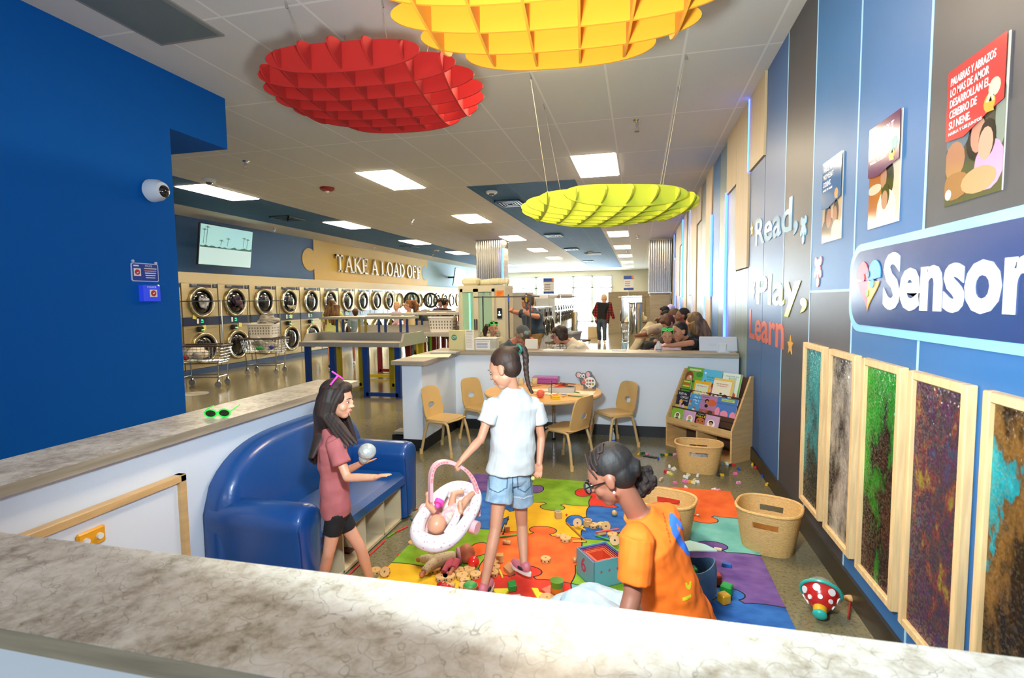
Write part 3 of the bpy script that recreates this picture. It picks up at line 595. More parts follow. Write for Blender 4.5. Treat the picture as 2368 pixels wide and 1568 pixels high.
# glass fronted cabinet with green light
CAB = mat('c8bfa2', .45, name='cream_cabinet_enamel')
t = thing('drying_cabinet', 'cream glass-door cabinet glowing green inside, below the corrugated column', 'cabinet', (-2.95, 9.9, 0))
x0, x1, y0, y1, H = -3.33, -2.42, 9.5, 10.15, 1.83; xd = -2.62
q = B(CAB); q.box(x0, x1, y1-.03, y1, .1, H); q.box(x0+.001, x0+.04, y0, y1-.001, .1, H-.01); q.box(x0-.003, x1+.003, y0-.003, y1+.003, H-.06, H+.003); q.box(x0-.003, x1+.003, y0-.003, y1+.003, 0, .3); q.box(xd, x1-.001, y0, y1-.001, .3, H-.01); q.build('body', t)
for k, (a, c) in enumerate(((x0+.04, -2.98), (-2.98, xd))):
    q = B(CAB)
    for u, v_ in ((a, a+.05), (c-.05, c)): q.box(u, v_, y0-.03, y0, .3, H-.06)
    for z in (.3, H-.12): q.box(a, c, y0-.03, y0, z, z+.06)
    d = q.build('door', t); q = B(mat('d5e2d5', .08, alpha=.28, name='green_tinted_glass')); q.box(a+.05, c-.05, y0-.018, y0-.012, .36, H-.12); q.build('glass', d)
    q = B(BLACK); q.box(c-.03 if k == 0 else a+.01, c-.015 if k == 0 else a+.025, y0-.05, y0-.03, 1.0, 1.2); q.build('handle', d)
q = B(mat('25ff8a', .4, em=5, emc='2bffa0')); q.box(x0+.2, x0+.22, y0+.02, y0+.04, .4, H-.14); q.build('light_tube', t)
q = B(BLACK); 
for xx in (-3.2, -3.08, -2.9, -2.78, -2.68): q.cb((xx, y0+.25, H-.14), (.02, .02, .09))
q.cb((xd-.04, y0+.1, 1.4), (.015, .015, .7), Matrix.Rotation(.03, 3, 'Y')); q.build('hanger_hooks', t)
q = B(mat('f08a26', .5)); q.box(xd+.03, x1-.02, y0-.004, y0, 1.62, 1.73); q.use(mat('c9501a', .5)); [q.box(xd+.05, xd+.12+.02*k, y0-.006, y0-.004, 1.64+.025*k, 1.65+.025*k) for k in range(4)]; q.build('orange_label', t)
q = B(BLACK); q.box(-2.57, -2.48, y0-.02, y0, 1.21, 1.4); s_ = q.build('touch_screen', t); q = B(mat('9fd4ff', .3, em=2)); q.ell((-2.525, y0-.02, 1.28), (.03, .003, .018)); q.ell((-2.525, y0-.02, 1.33), (.012, .003, .02)); q.build('screen_glow', s_)
q = B(mat('d9d0a8', .6)); P = [(x, y0+.2, H+.07+.01*math.sin(x*9)) for x in [-2.95+.016*i for i in range(36)]]; q.tube(P, [.055+.008*(i % 2) for i in range(36)], 12); q.cb((-3.12, y0+.2, H+.075), (.34, .3, .14), None, .04); q.build('vent_hose', t)
q = B(mat('e7e0cc', .6)); q.cb((-2.98, 8.2+.0, 1.43), (.17, .005, .22), None); 
def paper_sign(p, w, h, lab, rz=0, lean=0, head='8ab04a', hc='e9e4d6', lines=10, name='notice_sheet', base=True):
    t = thing(name, lab, 'sign', p, rz); R = Matrix.Rotation(lean, 3, 'X'); q = B(mat(hc, .5)); q.cb(R@Vector((0, 0, h/2)), (w, .004, h), R); s = q.build('sheet', t, w=False)
    q = B(mat(head, .6)); q.cb(R@Vector((0, -.003, h*.93)), (w*.7, .001, h*.035), R); q.use(mat('8b8880', .6)); rr = random.Random(w*h)
    for k in range(lines): ww = w*rr.uniform(.6, .84); q.cb(R@Vector((-(w*.84-ww)/2, -.003, h*(.86-.76*k/lines))), (ww, .001, h*.012), R)
    q.build('print', s, w=False)
    if base: q = B(mat('dfe6e6', .1, tr=.6, name='clear_acrylic')); q.cb((0, .03, .003), (w, .1, .006)); q.build('acrylic_foot', t, w=False)
    return t
paper_sign((-3.45, 10.05, 1.312), .17, .24, 'printed notice in a stand on the far shelf in front of the green cabinet')
paper_sign((-3.6, 10.15, 1.312), .06, .09, 'tiny folded card on the far shelf in front of the cabinet', lines=2)
# stainless washers in the centre and on the right
def washer_block(name, lab, cx, y0, n, face, z1=1.45, top=1.7, kind='washer'):
    g = 'stainless washers in the middle of the room'
    for i in range(n):
        y = y0+i*.8; t = thing('front_load_washer', '%s, %s from the front' % (lab, ['first', 'second', 'third', 'fourth', 'fifth', 'sixth', 'seventh', 'eighth'][i]), 'washing machine', (cx, y, 0), 0, g)
        q = B(STEEL); q.box(-.42, .42, -.39, .39, .12, z1); q.use(PW if i < 0 else mat('2c2c2e', .6)); q.box(-.4, .4, -.37, .37, 0, .12); q.build('body', t, w=False)
        s = face; q = B(BLACK); q.torus((s*.45, 0, .78), X3, .2, .035, 24, 8); q.ell((s*.43, 0, .78), (.05, .17, .17), n=20); d = q.build('door', t, w=False); q = B(CHROME); q.torus((s*.44, 0, .78), X3, .24, .018, 24, 6); q.build('door_ring', d, w=False)
        q = B(BLACK); q.cb((s*.43, 0, 1.25), (.02, .4, .1)); q.prism([(-.08, 1.08), (.08, 1.08), (0, 1.2)], (s*.42, 0, 0), Y3, Z3, (s*.03, 0, 0)); q.build('control_panel', t, w=False)
washer_block('', 'stainless front-load washer in the long middle row', -3.86, 22.4, 8, 1, 1.6)
washer_block('', 'stainless front-load washer behind the worker', -2.95, 12.2, 5, 1, 1.35)
t = thing('supply_counter', 'grey laminate bulkhead unit standing behind the worker with mops', 'counter unit', (-3.2, 11.3, 0)); q = B(mat('a39f93', .5)); q.box(-3.6, -2.4, 11.0, 11.6, 0, 1.28); q.use(STEEL); q.box(-3.62, -2.38, 10.98, 11.62, 1.28, 1.31); q.build('body', t); q = B(mat('b0aca0', .5)); q.box(-3.6, -2.3, 11.55, 11.65, 1.31, 1.72); q.build('back_panel', t)
t = thing('partition_screen', 'greige partition panel topping the middle washer row', 'partition', (-4.3, 25, 0)); q = B(PW); q.box(-4.36, -4.3, 22, 28.8, 0, 1.8); q.build('panel', t)
q = B(PW); q.box(-4.3, -3.5, 28.5, 28.6, 1.6, 1.85); q.build('end_panel', t)
for i, (x, y, lab) in enumerate(((at(1470, 740, 16.5).x+.6, 16.5, 'tall polished stainless laundry bin near the right, front one'), (at(1461, 740, 19).x+.6, 19.3, 'large stainless washer end panel behind the bins'))):
    t = thing('stainless_bin' if i == 0 else 'stainless_washer', lab, 'bin' if i == 0 else 'washing machine', (x-.6, y, 0)); q = B(mat('c6c6c0', .12, .95, name='polished_stainless')); 
    if i == 0: q.lathe([(.2, 0), (.21, .02), (.21, 1.38), (.2, 1.4)], n=24); q.lathe([(.23, 1.4), (.23, 1.43), (.2, 1.44)], n=24)
    else: q.cb((0, 0, .83), (.72, .8, 1.66), None, .02)
    q.build('body', t, w=False)
    if i == 1: q = B(BLACK); q.torus((-.36, 0, .85), X3, .25, .04, 24, 8); q.build('door', t, w=False)
t = thing('waste_bin', 'tall cylindrical stainless litter bin beside the far washers', 'litter bin', at(1331, 757, z=0)); t.location = (-3.2, 27.0, 0); q = B(mat('b9a986', .3, .8)); q.lathe([(.17, 0), (.17, .85), (.16, .9), (.1, .93)], n=24); q.build('body', t, w=False)
q = B(mat('c9b58f', .7)); q.cb((-1.75, 21.5, .22), (.5, .4, .44), None, .01); tag(q.build('cardboard_box'), 'cardboard box on the floor behind the walking man', 'box')
cart((-.15, 17.6, 0), .1, 'wire laundry cart pulled along by the man in the plaid shirt', True)
heap('laundry_pile', 'cream laundry heaped in the cart beside the plaid shirt man', 'laundry', (-.15, 17.6, .85), (.4, .24, .14), mat('d9c9a0', .8), 9)
cart((-1.95, 7.75, 0), .2, 'wire laundry cart full of bags in front of the worker', True)
heap('tote_bag', 'cream and black checked bag in the cart in front of the worker', 'bag', (-2.22, 7.7, .98), (.2, .17, .19), mat('d8cfae', .8, h2='6f6a52', ns=11, stretch=(1, 1, 3)), 9)
heap('red_bag', 'red and white bag at the right end of the worker cart', 'bag', (-1.62, 7.55, .95), (.14, .15, .13), mat('b8361e', .7, h2='d9cfc4', ns=7), 7)
cart((-1.25, 9.6, 0), 1.3, 'wire laundry cart with a grey tub behind the woman in glasses', True)
lbasket('grey_tub', (-1.25, 9.6, .79), .5, .36, .16, 1.3, 'grey plastic tub on the cart behind the woman in glasses', 'a4a8a8', False)
t = thing('grey_bin', 'dark grey bin standing between the cap man and the woman in glasses', 'bin', (-1.33, 8.5, 0)); q = B(mat('5c5a50', .6)); q.lathe([(.2, 0), (.25, .62), (.27, .64), (.27, .66)], n=4); q.build('body', t, w=False)
# sign posts on carts and sign holders in the distance
for (x, y, z, lab) in ((-2.72, 16.2, 1.72, 'small price sign above the washers behind the worker'), (-.35, 19.0, 1.85, 'small price sign on a pole above the cart of the walking man')):
    t = thing('price_sign', lab, 'sign', (x, y, 0)); q = B(STEEL); q.cyl((0, 0, .0), (0, 0, z), .012); q.build('pole', t, w=False); q = B(mat('e5e4e0', .5)); q.box(-.17, .17, -.01, .01, z, z+.5); b_ = q.build('board', t, w=False); q = B(mat('2c4fa0', .5)); q.box(-.17, .17, -.014, -.01, z+.38, z+.5); q.box(-.17, .17, -.014, -.01, z, z+.08); q.use(mat('e08a2a', .5)); q.box(.1, .17, -.016, -.012, z+.4, z+.5); q.use(mat('50505a', .5)); [q.box(-.13, .05, -.014, -.01, z+.14+.07*k, z+.16+.07*k) for k in range(3)]; q.build('print', b_, w=False)
# bench along the right wall and table
t = thing('waiting_bench', 'dark bench along the right wall under the seated people', 'bench', (.7, 9.6, 0)); q = B(mat('2a2624', .5)); q.box(.45, 1.03, 6.9, 13.2, .44, .5); q.build('seat', t)
for y in (7.1, 9.2, 11.2, 13.0): q = B(BLACK); q.box(.46, .99, y-.03, y+.03, 0, .44); q.build('leg', t)
t = thing('small_table', 'low brown table with food behind the back counter', 'table', (.1, 7.9, 0)); q = B(mat('8a5a34', .4)); q.box(-.45, .2, 7.5, 8.3, .72, .755); q.build('top', t)
for sx in (-.4, .15): 
    for sy in (7.56, 8.24): q = B(BLACK); q.box(sx-.02, sx+.02, sy-.02, sy+.02, 0, .72); q.build('leg', t)
q = B(WHITE); q.lathe([(.09, 0), (.14, .015), (.15, .02)], (.02, 7.85, .756)); tag(q.build('paper_plate'), 'white paper plate of food on the brown table', 'plate')
heap('food', 'yellow green and red food on the paper plate', 'food', (.02, 7.85, .785), (.08, .08, .02), mat('d8d04a', .6, h2='b5452a', ns=30), 6)
t = thing('cup', 'light blue paper cup on the brown table', 'cup', (-.2, 7.95, .756)); q = B(mat('9cc9dd', .5)); q.lathe([(.03, 0), (.045, .14), (.047, .145)]); q.build('body', t, w=False)
heap('shopping_bag', 'blue and orange shopping bag on the floor beside the khaki trousers', 'bag', (-.28, 9.6, .22), (.22, .22, .22), mat('2a6aa8', .5, h2='d07a2a', ns=5), 8)
# police call box, sign and dome camera on the blue wall
def bluewall(y, z): return Vector((-3.83, y, z))
t = thing('security_camera', 'white oval dome security camera on the blue wall', 'camera', bluewall(3.5, 2.46)); q = B(mat('d5dde6', .35)); q.lathe([(.065, 0), (.09, .03), (.085, .09), (.06, .14)], R=Matrix.Rotation(math.pi/2, 3, 'Y')); q.build('housing', t, w=False)
q = B(mat('0a0a0a', .05, coat=1)); q.ell((.115, .01, -.01), .055); q.build('lens_dome', t, w=False)
t = thing('police_sign', 'small blue and white police call instruction sign on the blue wall', 'sign', bluewall(3.415, 1.805)); PBL = mat('1f3f9a', .3); q = B(mat('c9cfe6', .3)); q.prism(rrect(.235, .145, .015), (0, 0, 0), Y3, Z3, (.008, 0, 0)); q.cyl((0, -.1, .085), (.012, -.1, .085), .01); q.cyl((0, .1, .08), (.012, .1, .08), .01); p_ = q.build('plate', t, w=False)
q = B(PBL); q.prism(rrect(.222, .132, .012), (.008, 0, 0), Y3, Z3, (.001, 0, 0)); q.use(WHITE); q.text('POLICE', (.0095, .0, .045), Y3, Z3, .014, .06, .0008); [q.box(.009, .01, -.01+.003*k, .1-.004*k, .028-.018*k, .035-.018*k) for k in range(5)]; q.box(.009, .01, -.1, -.055, .045, .056); q.box(.009, .01, -.1, -.04, -.03, .03); q.use(mat('c5202a', .3)); q.prism(circ(.022, 18, -.07, .0), (.01, 0, 0), Y3, Z3, (.001, 0, 0)); q.box(.01, .0105, -.01, .1, .012, .016); q.use(WHITE); q.cb((.0115, -.068, -.004), (.001, .02, .006), Matrix.Rotation(.5, 3, 'X')); q.build('print', p_, w=False)
t = thing('police_call_button', 'glowing blue police call box under the police sign', 'call box', bluewall(3.43, 1.64)); PB2 = mat('2a3fd0', .15, em=.25, coat=1, name='blue_translucent_plastic'); q = B(PB2); q.prism([(-.075, -.065), (.075, -.065), (.075, .065), (-.075, .065)], (0, 0, 0), Y3, Z3, (.045, 0, 0)); q.cyl((.045, 0, -.065), (.045, 0, .065), .0, .0) if 0 else None; b_ = q.build('housing', t, w=False)
q = B(WHITE); q.text('POLICE', (.0455, 0, .042), Y3, Z3, .014, .08, .001, align='CENTER'); q.box(.045, .047, -.02, .045, -.03, .028); q.use(mat('c5202a', .3)); q.prism(circ(.024, 18, .012, 0), (.047, 0, 0), Y3, Z3, (.001, 0, 0)); q.use(WHITE); q.cb((.0485, .014, 0), (.001, .02, .008), Matrix.Rotation(.5, 3, 'X')); q.build('print', b_, w=False)
q = B(mat('ffb060', .3, em=2)); q.ell((.04, .065, .062), .007); q.build('indicator_lamp', b_, w=False)
# ================================================================ hanging lattice canopies
def canopy(c, R_, m, lab, n, rz, cables, hh=.1):
    t = thing('lattice_canopy', lab, 'hanging canopy', c); M_ = Matrix.Rotation(rz, 3, 'Z'); sp = 2*R_*.93/n
    for ax in (0, 1):
        for i in range(n):
            o = (i-(n-1)/2)*sp; a = math.sqrt(max(R_*R_-o*o, .01))*.97+.055; f = math.sqrt(max(1-(o/R_)**2, .0)); H = hh*(.6+.4*f)*1.15; P = []
            for k in range(29): u = -math.cos(math.pi*k/28); P.append((a*u, -H*math.sqrt(max(1-abs(u)**2.6, 0))*1.05))
            for k in range(1, 28): u = math.cos(math.pi*k/28); P.append((a*u, H*.75*math.sqrt(max(1-abs(u)**4, 0))))
            u3 = M_ @ (X3 if ax == 0 else Y3); n3 = M_ @ (Y3 if ax == 0 else X3)
            q = B(m); q.prism(P, Vector(c)+n3*(o-.006), u3, Z3, n3*.012); q.build('slat', t)
    for (x, y), (x2, y2) in cables: q = B(mat('a9a088', .5, .3, name='steel_cable')); q.cyl((x, y, CZ), (x2, y2, c[2]+.02), .002, None, 6); q.use(CHROME); q.cyl((x, y, CZ), (x+.01, y, CZ-.05), .006, None, 8); q.cyl((x2, y2, c[2]+.02), (x2, y2, c[2]+.09), .006, None, 8); q.build('cable', t)
canopy((-1.70, 3.3, 2.94), .68, mat('a8160c', .9, name='red_felt'), 'red round lattice canopy hanging at the left', 7, .12, [((-2.22, 3.1), (-1.97, 3.05)), ((-1.62, 3.25), (-1.5, 3.1)), ((-2.1, 3.6), (-1.95, 3.4)), ((-1.35, 3.5), (-1.45, 3.4))], .095)
canopy((-.36, 2.28, 2.86), .72, mat('e89a1a', .9, name='yellow_felt'), 'bright yellow round lattice canopy overhead, cut by the top of the picture', 6, .1, [((-.8, 2.0), (-.75, 2.05)), ((.2, 2.0), (.1, 2.05)), ((-.7, 2.7), (-.65, 2.6)), ((.2, 2.7), (.0, 2.6))], .1)
canopy((-.27, 4.75, 2.355), .73, mat('b4bc30', .9, name='lime_felt'), 'yellow-green round lattice canopy hanging low on long cables', 7, .3, [((-.92, 4.58), (-.76, 4.6)), ((-.93, 5.31), (-.7, 5.15)), ((.35, 4.56), (.17, 4.62)), ((.34, 5.22), (.15, 5.2))], .095)
# ================================================================ right wall graphics (u runs towards the viewer)
UW = Vector((0, -1, 0)); XW = RX-.0125
def wtext(name, s, y, z, h, w, m, lab, cat='wall lettering', off=.015, d=.004, group=None):
    q = B(m); q.text(s, (XW, y, z), UW, Z3, h, w, d, off); return tag(q.build(name), lab, cat, group)
wtext('lettering_read', 'Read,', 5.38, 2.03, .235, 1.36, mat('7fb6dc', .2, .3, name='light_blue_foil'), 'light blue word Read on the right wall, top of the three words', off=.018)
wtext('lettering_play', 'Play,', 5.27, 1.49, .25, 1.5, mat('b3b52c', .2, .3, name='lime_foil'), 'lime word Play on the right wall, middle of the three words', off=.018)
wtext('lettering_learn', 'Learn', 5.58, 1.16, .27, 1.27, mat('dd6a45', .3, name='coral_vinyl'), 'coral word Learn on the right wall, lowest of the three words', off=.018)
def puz(y, z, s, m, lab):
    q = B(m); q.prism([(s*(.42+.12*math.cos(4*a))*math.sin(a), s*(.6+.12*math.cos(4*a))*math.cos(a)) for a in [2*math.pi*k/40 for k in range(40)]], (XW, y, z), UW, Z3, (-.004, 0, 0))
    for cx_, cz_, r_ in ((-.5, .62, .26), (.5, .62, .26), (-.55, -.3, .22), (.55, -.3, .22), (0, -.85, .3), (0, .3, .4)): q.prism(circ(r_*s, 16, cx_*s, cz_*s, 1.25), (XW, y, z), UW, Z3, (-.0045, 0, 0))
    tag(q.build('puzzle_sticker'), lab, 'wall sticker')
puz(3.89, 2.0, .085, mat('8fc3de', .25), 'pale blue puzzle piece sticker right of the word Read')
puz(5.42, 1.62, .075, mat('e8ecec', .25), 'white puzzle piece sticker left of the word Play')
puz(3.57, 1.71, .085, mat('e88a7c', .3), 'coral puzzle piece sticker between the word Play and the big sign')
def star(y, z, s, m, lab):
    q = B(m); q.prism([((s if k % 2 == 0 else s*.45)*math.sin(math.pi*k/5), (s if k % 2 == 0 else s*.45)*math.cos(math.pi*k/5)) for k in range(10)], (XW, y, z), UW, Z3, (-.004, 0, 0)); tag(q.build('star_sticker'), lab, 'wall sticker')
star(5.55, 2.2, .075, mat('e2c25a', .3), 'small gold star sticker left of the word Read'); star(4.13, 1.2, .075, mat('e0a93a', .3), 'small gold star sticker right of the word Learn')
# big sign
t = thing('wall_sign', 'long rounded navy sign reading Sensory with a puzzle heart, edged in light blue', 'sign', (RX-.02, 2.2, 1.59))
def stad(y0, y1, z0, z1, r): return [(p[0]+(y0+y1)/2, p[1]+(z0+z1)/2) for p in rrect(abs(y1-y0), z1-z0, r, 10)]
q = B(mat('8cd2f2', .25, name='light_blue_border', coat=.3)); q.prism([(-p[0], p[1]) for p in stad(.9, 3.04, 1.375, 1.80, .13)], (RX-.012, 0, 0), UW, Z3, (-.012, 0, 0)); q.build('border', t)
q = B(mat('1e3a70', .22, name='navy_sign_face', n=.06, ns=2)); q.prism([(-p[0], p[1]) for p in stad(.94, 3.0, 1.41, 1.765, .11)], (RX-.024, 0, 0), UW, Z3, (-.004, 0, 0)); q.build('face', t)
q = B(mat('f2f4f4', .35)); q.text('Sensory', (RX-.0285, 2.64, 1.502), UW, Z3, .222, 1.07, .003, .035); q.build('lettering', t)
hc = [('c8404c', [(0, .05), (0, -.0), (-.125, 0), (-.125, .04)]), ]
def heart_part(yc, zc, m, quad):
    P = []
    for k in range(61):
        a = 2*math.pi*k/60; x = .0082*16*math.sin(a)**3; z = .0082*(13*math.cos(a)-5*math.cos(2*a)-2*math.cos(3*a)-math.cos(4*a)); P.append((x, z))
    sx, sz = quad; Q = [(x, z) for x, z in P if x*sx >= -.0005 and (z-.005)*sz >= -.0005]
    Q = sorted(set(Q), key=lambda p: math.atan2(p[1]-.005-sz*.03, p[0]-sx*.03))
    Q2 = Q+[(0, .005)] ; Q2 = sorted(Q2, key=lambda p: math.atan2(p[1]-.005-sz*.03, p[0]-sx*.03))
    q.use(m); q.prism(Q2, (RX-.0285, yc, zc), UW, Z3, (-.003, 0, 0))
q = B(mat('c8404c', .3)); heart_part(2.8, 1.615, mat('c8404c', .3), (-1, 1)); heart_part(2.8, 1.615, mat('3f97d6', .3), (1, 1)); heart_part(2.8, 1.615, mat('a83240', .3), (-1, -1)); heart_part(2.8, 1.615, mat('d9a52c', .3), (1, -1))
q.use(mat('3f97d6', .3)); q.prism(circ(.022, 14, .05, -.008), (RX-.032, 2.8, 1.615), UW, Z3, (-.002, 0, 0)); q.use(mat('2a3550', .3)); q.prism(circ(.018, 14, 0, .035), (RX-.032, 2.8, 1.615), UW, Z3, (-.002, 0, 0)); q.use(mat('c8404c', .3)); q.prism(circ(.018, 14, -.05, .02), (RX-.032, 2.8, 1.615), UW, Z3, (-.002, 0, 0)); q.use(mat('7d9a3c', .3)); q.prism(circ(.016, 14, 0, -.055), (RX-.032, 2.8, 1.615), UW, Z3, (-.002, 0, 0)); q.build('puzzle_heart', t)
# posters (u from far to near), photographs of families as flat prints
def poster(y0, lab, head, hz, hslant, lines, pic, z0=1.862, z1=2.325, w=.305, icon=('e08a3a',)):
    t = thing('poster', lab, 'poster', (RX-.013, y0-w/2, (z0+z1)/2)); X = RX-.0125; H_ = z1-z0
    q = B(mat('d8cdb8', .12, coat=.8, name='glossy_print_paper')); q.prism([(0, 0), (w, 0), (w, H_), (0, H_)], (X, y0, z0), UW, Z3, (-.004, 0, 0)); p_ = q.build('paper', t)
    k = 0
    def fl(poly, m, lift):
        q.use(mat(m, .15, coat=.8)); q.prism(poly, (X-.004, y0, z0), UW, Z3, (-.0004*lift, 0, 0))
    q = B(mat('d8cdb8', .12, coat=.8))
    for i, (poly, m) in enumerate(pic): fl([(min(max(a*w, 0), w), min(max(c*H_, 0), H_)) for a, c in poly], m, 1+.5*i)
    q.build('photograph', p_)
    q = B(mat(head, .15, coat=.8)); hp = [(0, hz), (w*.35, hz-.01), (w*.7, hz+hslant*.5), (w, hz+hslant), (w, H_), (0, H_)]; q.prism(hp, (X-.0105, y0, z0), UW, Z3, (-.0005, 0, 0)); q.build('heading_block', p_)
    q = B(mat('f1ebe6', .3))
    n_ = len(lines); top = H_-.028
    for i, (s, ww, hh_) in enumerate(lines): q.text(s, (X-.011, y0-.02, z0+top-hh_), UW, Z3, hh_, ww*w, .0006, .005); top -= hh_*1.42
    for i, m in enumerate(icon): q.use(mat(m, .3)); q.prism(circ(.028, 12, w*(.78+.07*(i % 2)), hz+.055+.04*i), (X-.011, y0, z0), UW, Z3, (-.0006, 0, 0)); q.prism([(w*.72, hz+.03+.03*i), (w*.86, hz+.025+.03*i), (w*.8, hz+.075+.03*i)], (X-.0112, y0, z0), UW, Z3, (-.0006, 0, 0))
    q.build('print', p_)
def blob(cx, cy, rx, ry, n=14): return [(cx+rx*math.cos(2*math.pi*i/n), cy+ry*math.sin(2*math.pi*i/n)) for i in range(n)]
poster(3.515, 'small family poster with a blue heading, farthest of the three on the blue panels', '2f6ca8', .2, .03, [('MAKE ANY', .6, .03), ('MOMENT', .55, .03), ('COUNT.', .42, .03), ('MORE TO SHARE', .5, .012)], [(blob(.5, .4, .6, .3), 'cdb594'), (blob(.35, .12, .4, .18), '35302e'), (blob(.3, .3, .17, .2), '231a18'), (blob(.36, .29, .13, .12), 'a9745a'), (blob(.72, .33, .14, .15), '3a2a22'), (blob(.68, .3, .11, .11), 'b78468'), (blob(.75, .1, .22, .14), 'd5cbb0')])
poster(2.865, 'family poster with a plum heading, middle of the three posters', '6b2f5c', .24, .02, [('TALK ABOUT', .75, .03), ('THE DAY', .5, .03), ('YOU HAD.', .6, .03), ('WORDS TO GROW', .55, .012)], [([(0, 0), (.45, 0), (.45, .62), (0, .62)], 'b3622c'), (blob(.2, .38, .24, .05), 'd8cdb8'), (blob(.62, .42, .2, .2), '2e2a1e'), (blob(.5, .46, .1, .1), 'b98468'), (blob(.6, .14, .3, .2), 'dfe0d6'), (blob(.58, .28, .13, .11), '2a201c'), (blob(.56, .24, .1, .09), 'c08e74')], icon=('e0a03a', '45a59a'))
poster(2.215, 'large red-headed family poster on the charcoal panel, nearest of the three', 'c23c38', .225, .045, [('PALABRAS Y ABRAZOS', .78, .026), ('LO MAS DE AMOR', .68, .026), ('DESARROLLAN EL', .7, .026), ('CEREBRO DE', .5, .026), ('SU NENE.', .4, .026), ('HABLA Y LEE JUNTOS', .6, .01)], [([(0, 0), (1, 0), (1, .6), (0, .6)], '4a4636'), (blob(.95, .5, .1, .2), '8a9080'), (blob(.55, .42, .18, .16), '221c18'), (blob(.58, .43, .13, .12), 'c08a70'), (blob(.2, .48, .22, .11), '64727a'), (blob(.16, .32, .2, .14), 'b07a5a'), (blob(.78, .2, .24, .17), 'd79ab8'), (blob(.74, .38, .14, .13), '2a2018'), (blob(.72, .35, .12, .11), 'd3a084'), (blob(.2, .13, .28, .1), 'a06a4a'), (blob(.62, .12, .3, .09), 'c89672'), (blob(.08, .08, .06, .04), 'e4e0d8')], icon=('e6932a', 'f2d9a0'))
# sequin sensory boards
def sequin(name, stops, ns, g=0):
    M, N, L, p = nodes(name); tc = N.new('ShaderNodeNewGeometry'); P = tc.outputs['Position']
    v = N.new('ShaderNodeTexVoronoi'); v.inputs['Scale'].default_value = 130; L.new(P, v.inputs['Vector'])
    mp = N.new('ShaderNodeMapping'); mp.inputs['Scale'].default_value = (1, 1, .55); L.new(P, mp.inputs[0])
    sz = N.new('ShaderNodeSeparateXYZ'); L.new(P, sz.inputs[0]); vv = mathn(N, L, 'ADD', noise(N, L, mp.outputs[0], ns, 5, .65), mathn(N, L, 'MULTIPLY', mathn(N, L, 'SUBTRACT', sz.outputs[2], .74), g))
    L.new(ramp(N, L, vv, stops), p.inputs['Base Color'])
    p.inputs['Metallic'].default_value = .3; p.inputs['Roughness'].default_value = .3
    nm = N.new('ShaderNodeVectorMath'); nm.operation = 'MULTIPLY_ADD'; L.new(v.outputs['Color'], nm.inputs[0]); nm.inputs[1].default_value = (.5, .5, .5); L.new(tc.outputs['Normal'], nm.inputs[2])
    n2 = N.new('ShaderNodeVectorMath'); n2.operation = 'SUBTRACT'; L.new(nm.outputs[0], n2.inputs[0]); n2.inputs[1].default_value = (.25, .25, .25); n3 = N.new('ShaderNodeVectorMath'); n3.operation = 'NORMALIZE'; L.new(n2.outputs[0], n3.inputs[0]); L.new(n3.outputs[0], p.inputs['Normal']); return M
SQ = [('teal', 'teal sequins over black, farthest', sequin('teal_sequins', [(.42, '0c2a2c'), (.5, '0e7f88'), (.66, '2bb0b4')], 3.5, .35)), ('silver', 'silver and black sequins, second from the far end', sequin('silver_sequins', [(.42, '26242c'), (.5, '8a8278'), (.62, 'c9c0b4')], 5, .1)), ('green', 'green sequins above dark red, third from the far end', sequin('green_sequins', [(.4, '3c1614'), (.47, '0b0f0b'), (.52, '0f7a14'), (.64, '23a02a')], 3, .3)), ('multi', 'multicoloured glitter sequins, fourth from the far end', sequin('rainbow_sequins', [(.3, '20506a'), (.42, '5c2a4c'), (.5, '3c3c44'), (.58, '7a2f3c'), (.68, '9a8a30')], 16)), ('bronze', 'bronze and turquoise sequins, nearest and cut by the picture edge', sequin('bronze_sequins', [(.38, '2a1c0e'), (.47, '8a5f28'), (.54, '6a4a22'), (.57, '128f98'), (.7, '30c0c8')], 4))]
for i, (nm_, lb, m) in enumerate(SQ):
    y1 = [3.72, 3.26, 2.80, 2.355, 1.895][i]; y0 = y1-.382; z0, z1 = .228, 1.258
    t = thing('sensory_board', 'wood-framed wall board of '+lb, 'sensory board', (RX-.02, (y0+y1)/2, (z0+z1)/2), 0, None)
    q = B(m); q.box(RX-.03, RX-.012, y0+.035, y1-.035, z0+.035, z1-.035); q.build('sequin_panel', t)
    q = B(PINE); F_ = .034
    for a in ((y0, y0+F_, z0, z1), (y1-F_, y1, z0, z1), (y0+F_, y1-F_, z0, z0+F_), (y0+F_, y1-F_, z1-F_, z1)): q.cb((RX-.029, (a[0]+a[1])/2, (a[2]+a[3])/2), (.034, a[1]-a[0], a[3]-a[2]), None, .004)
    q.build('frame', t)
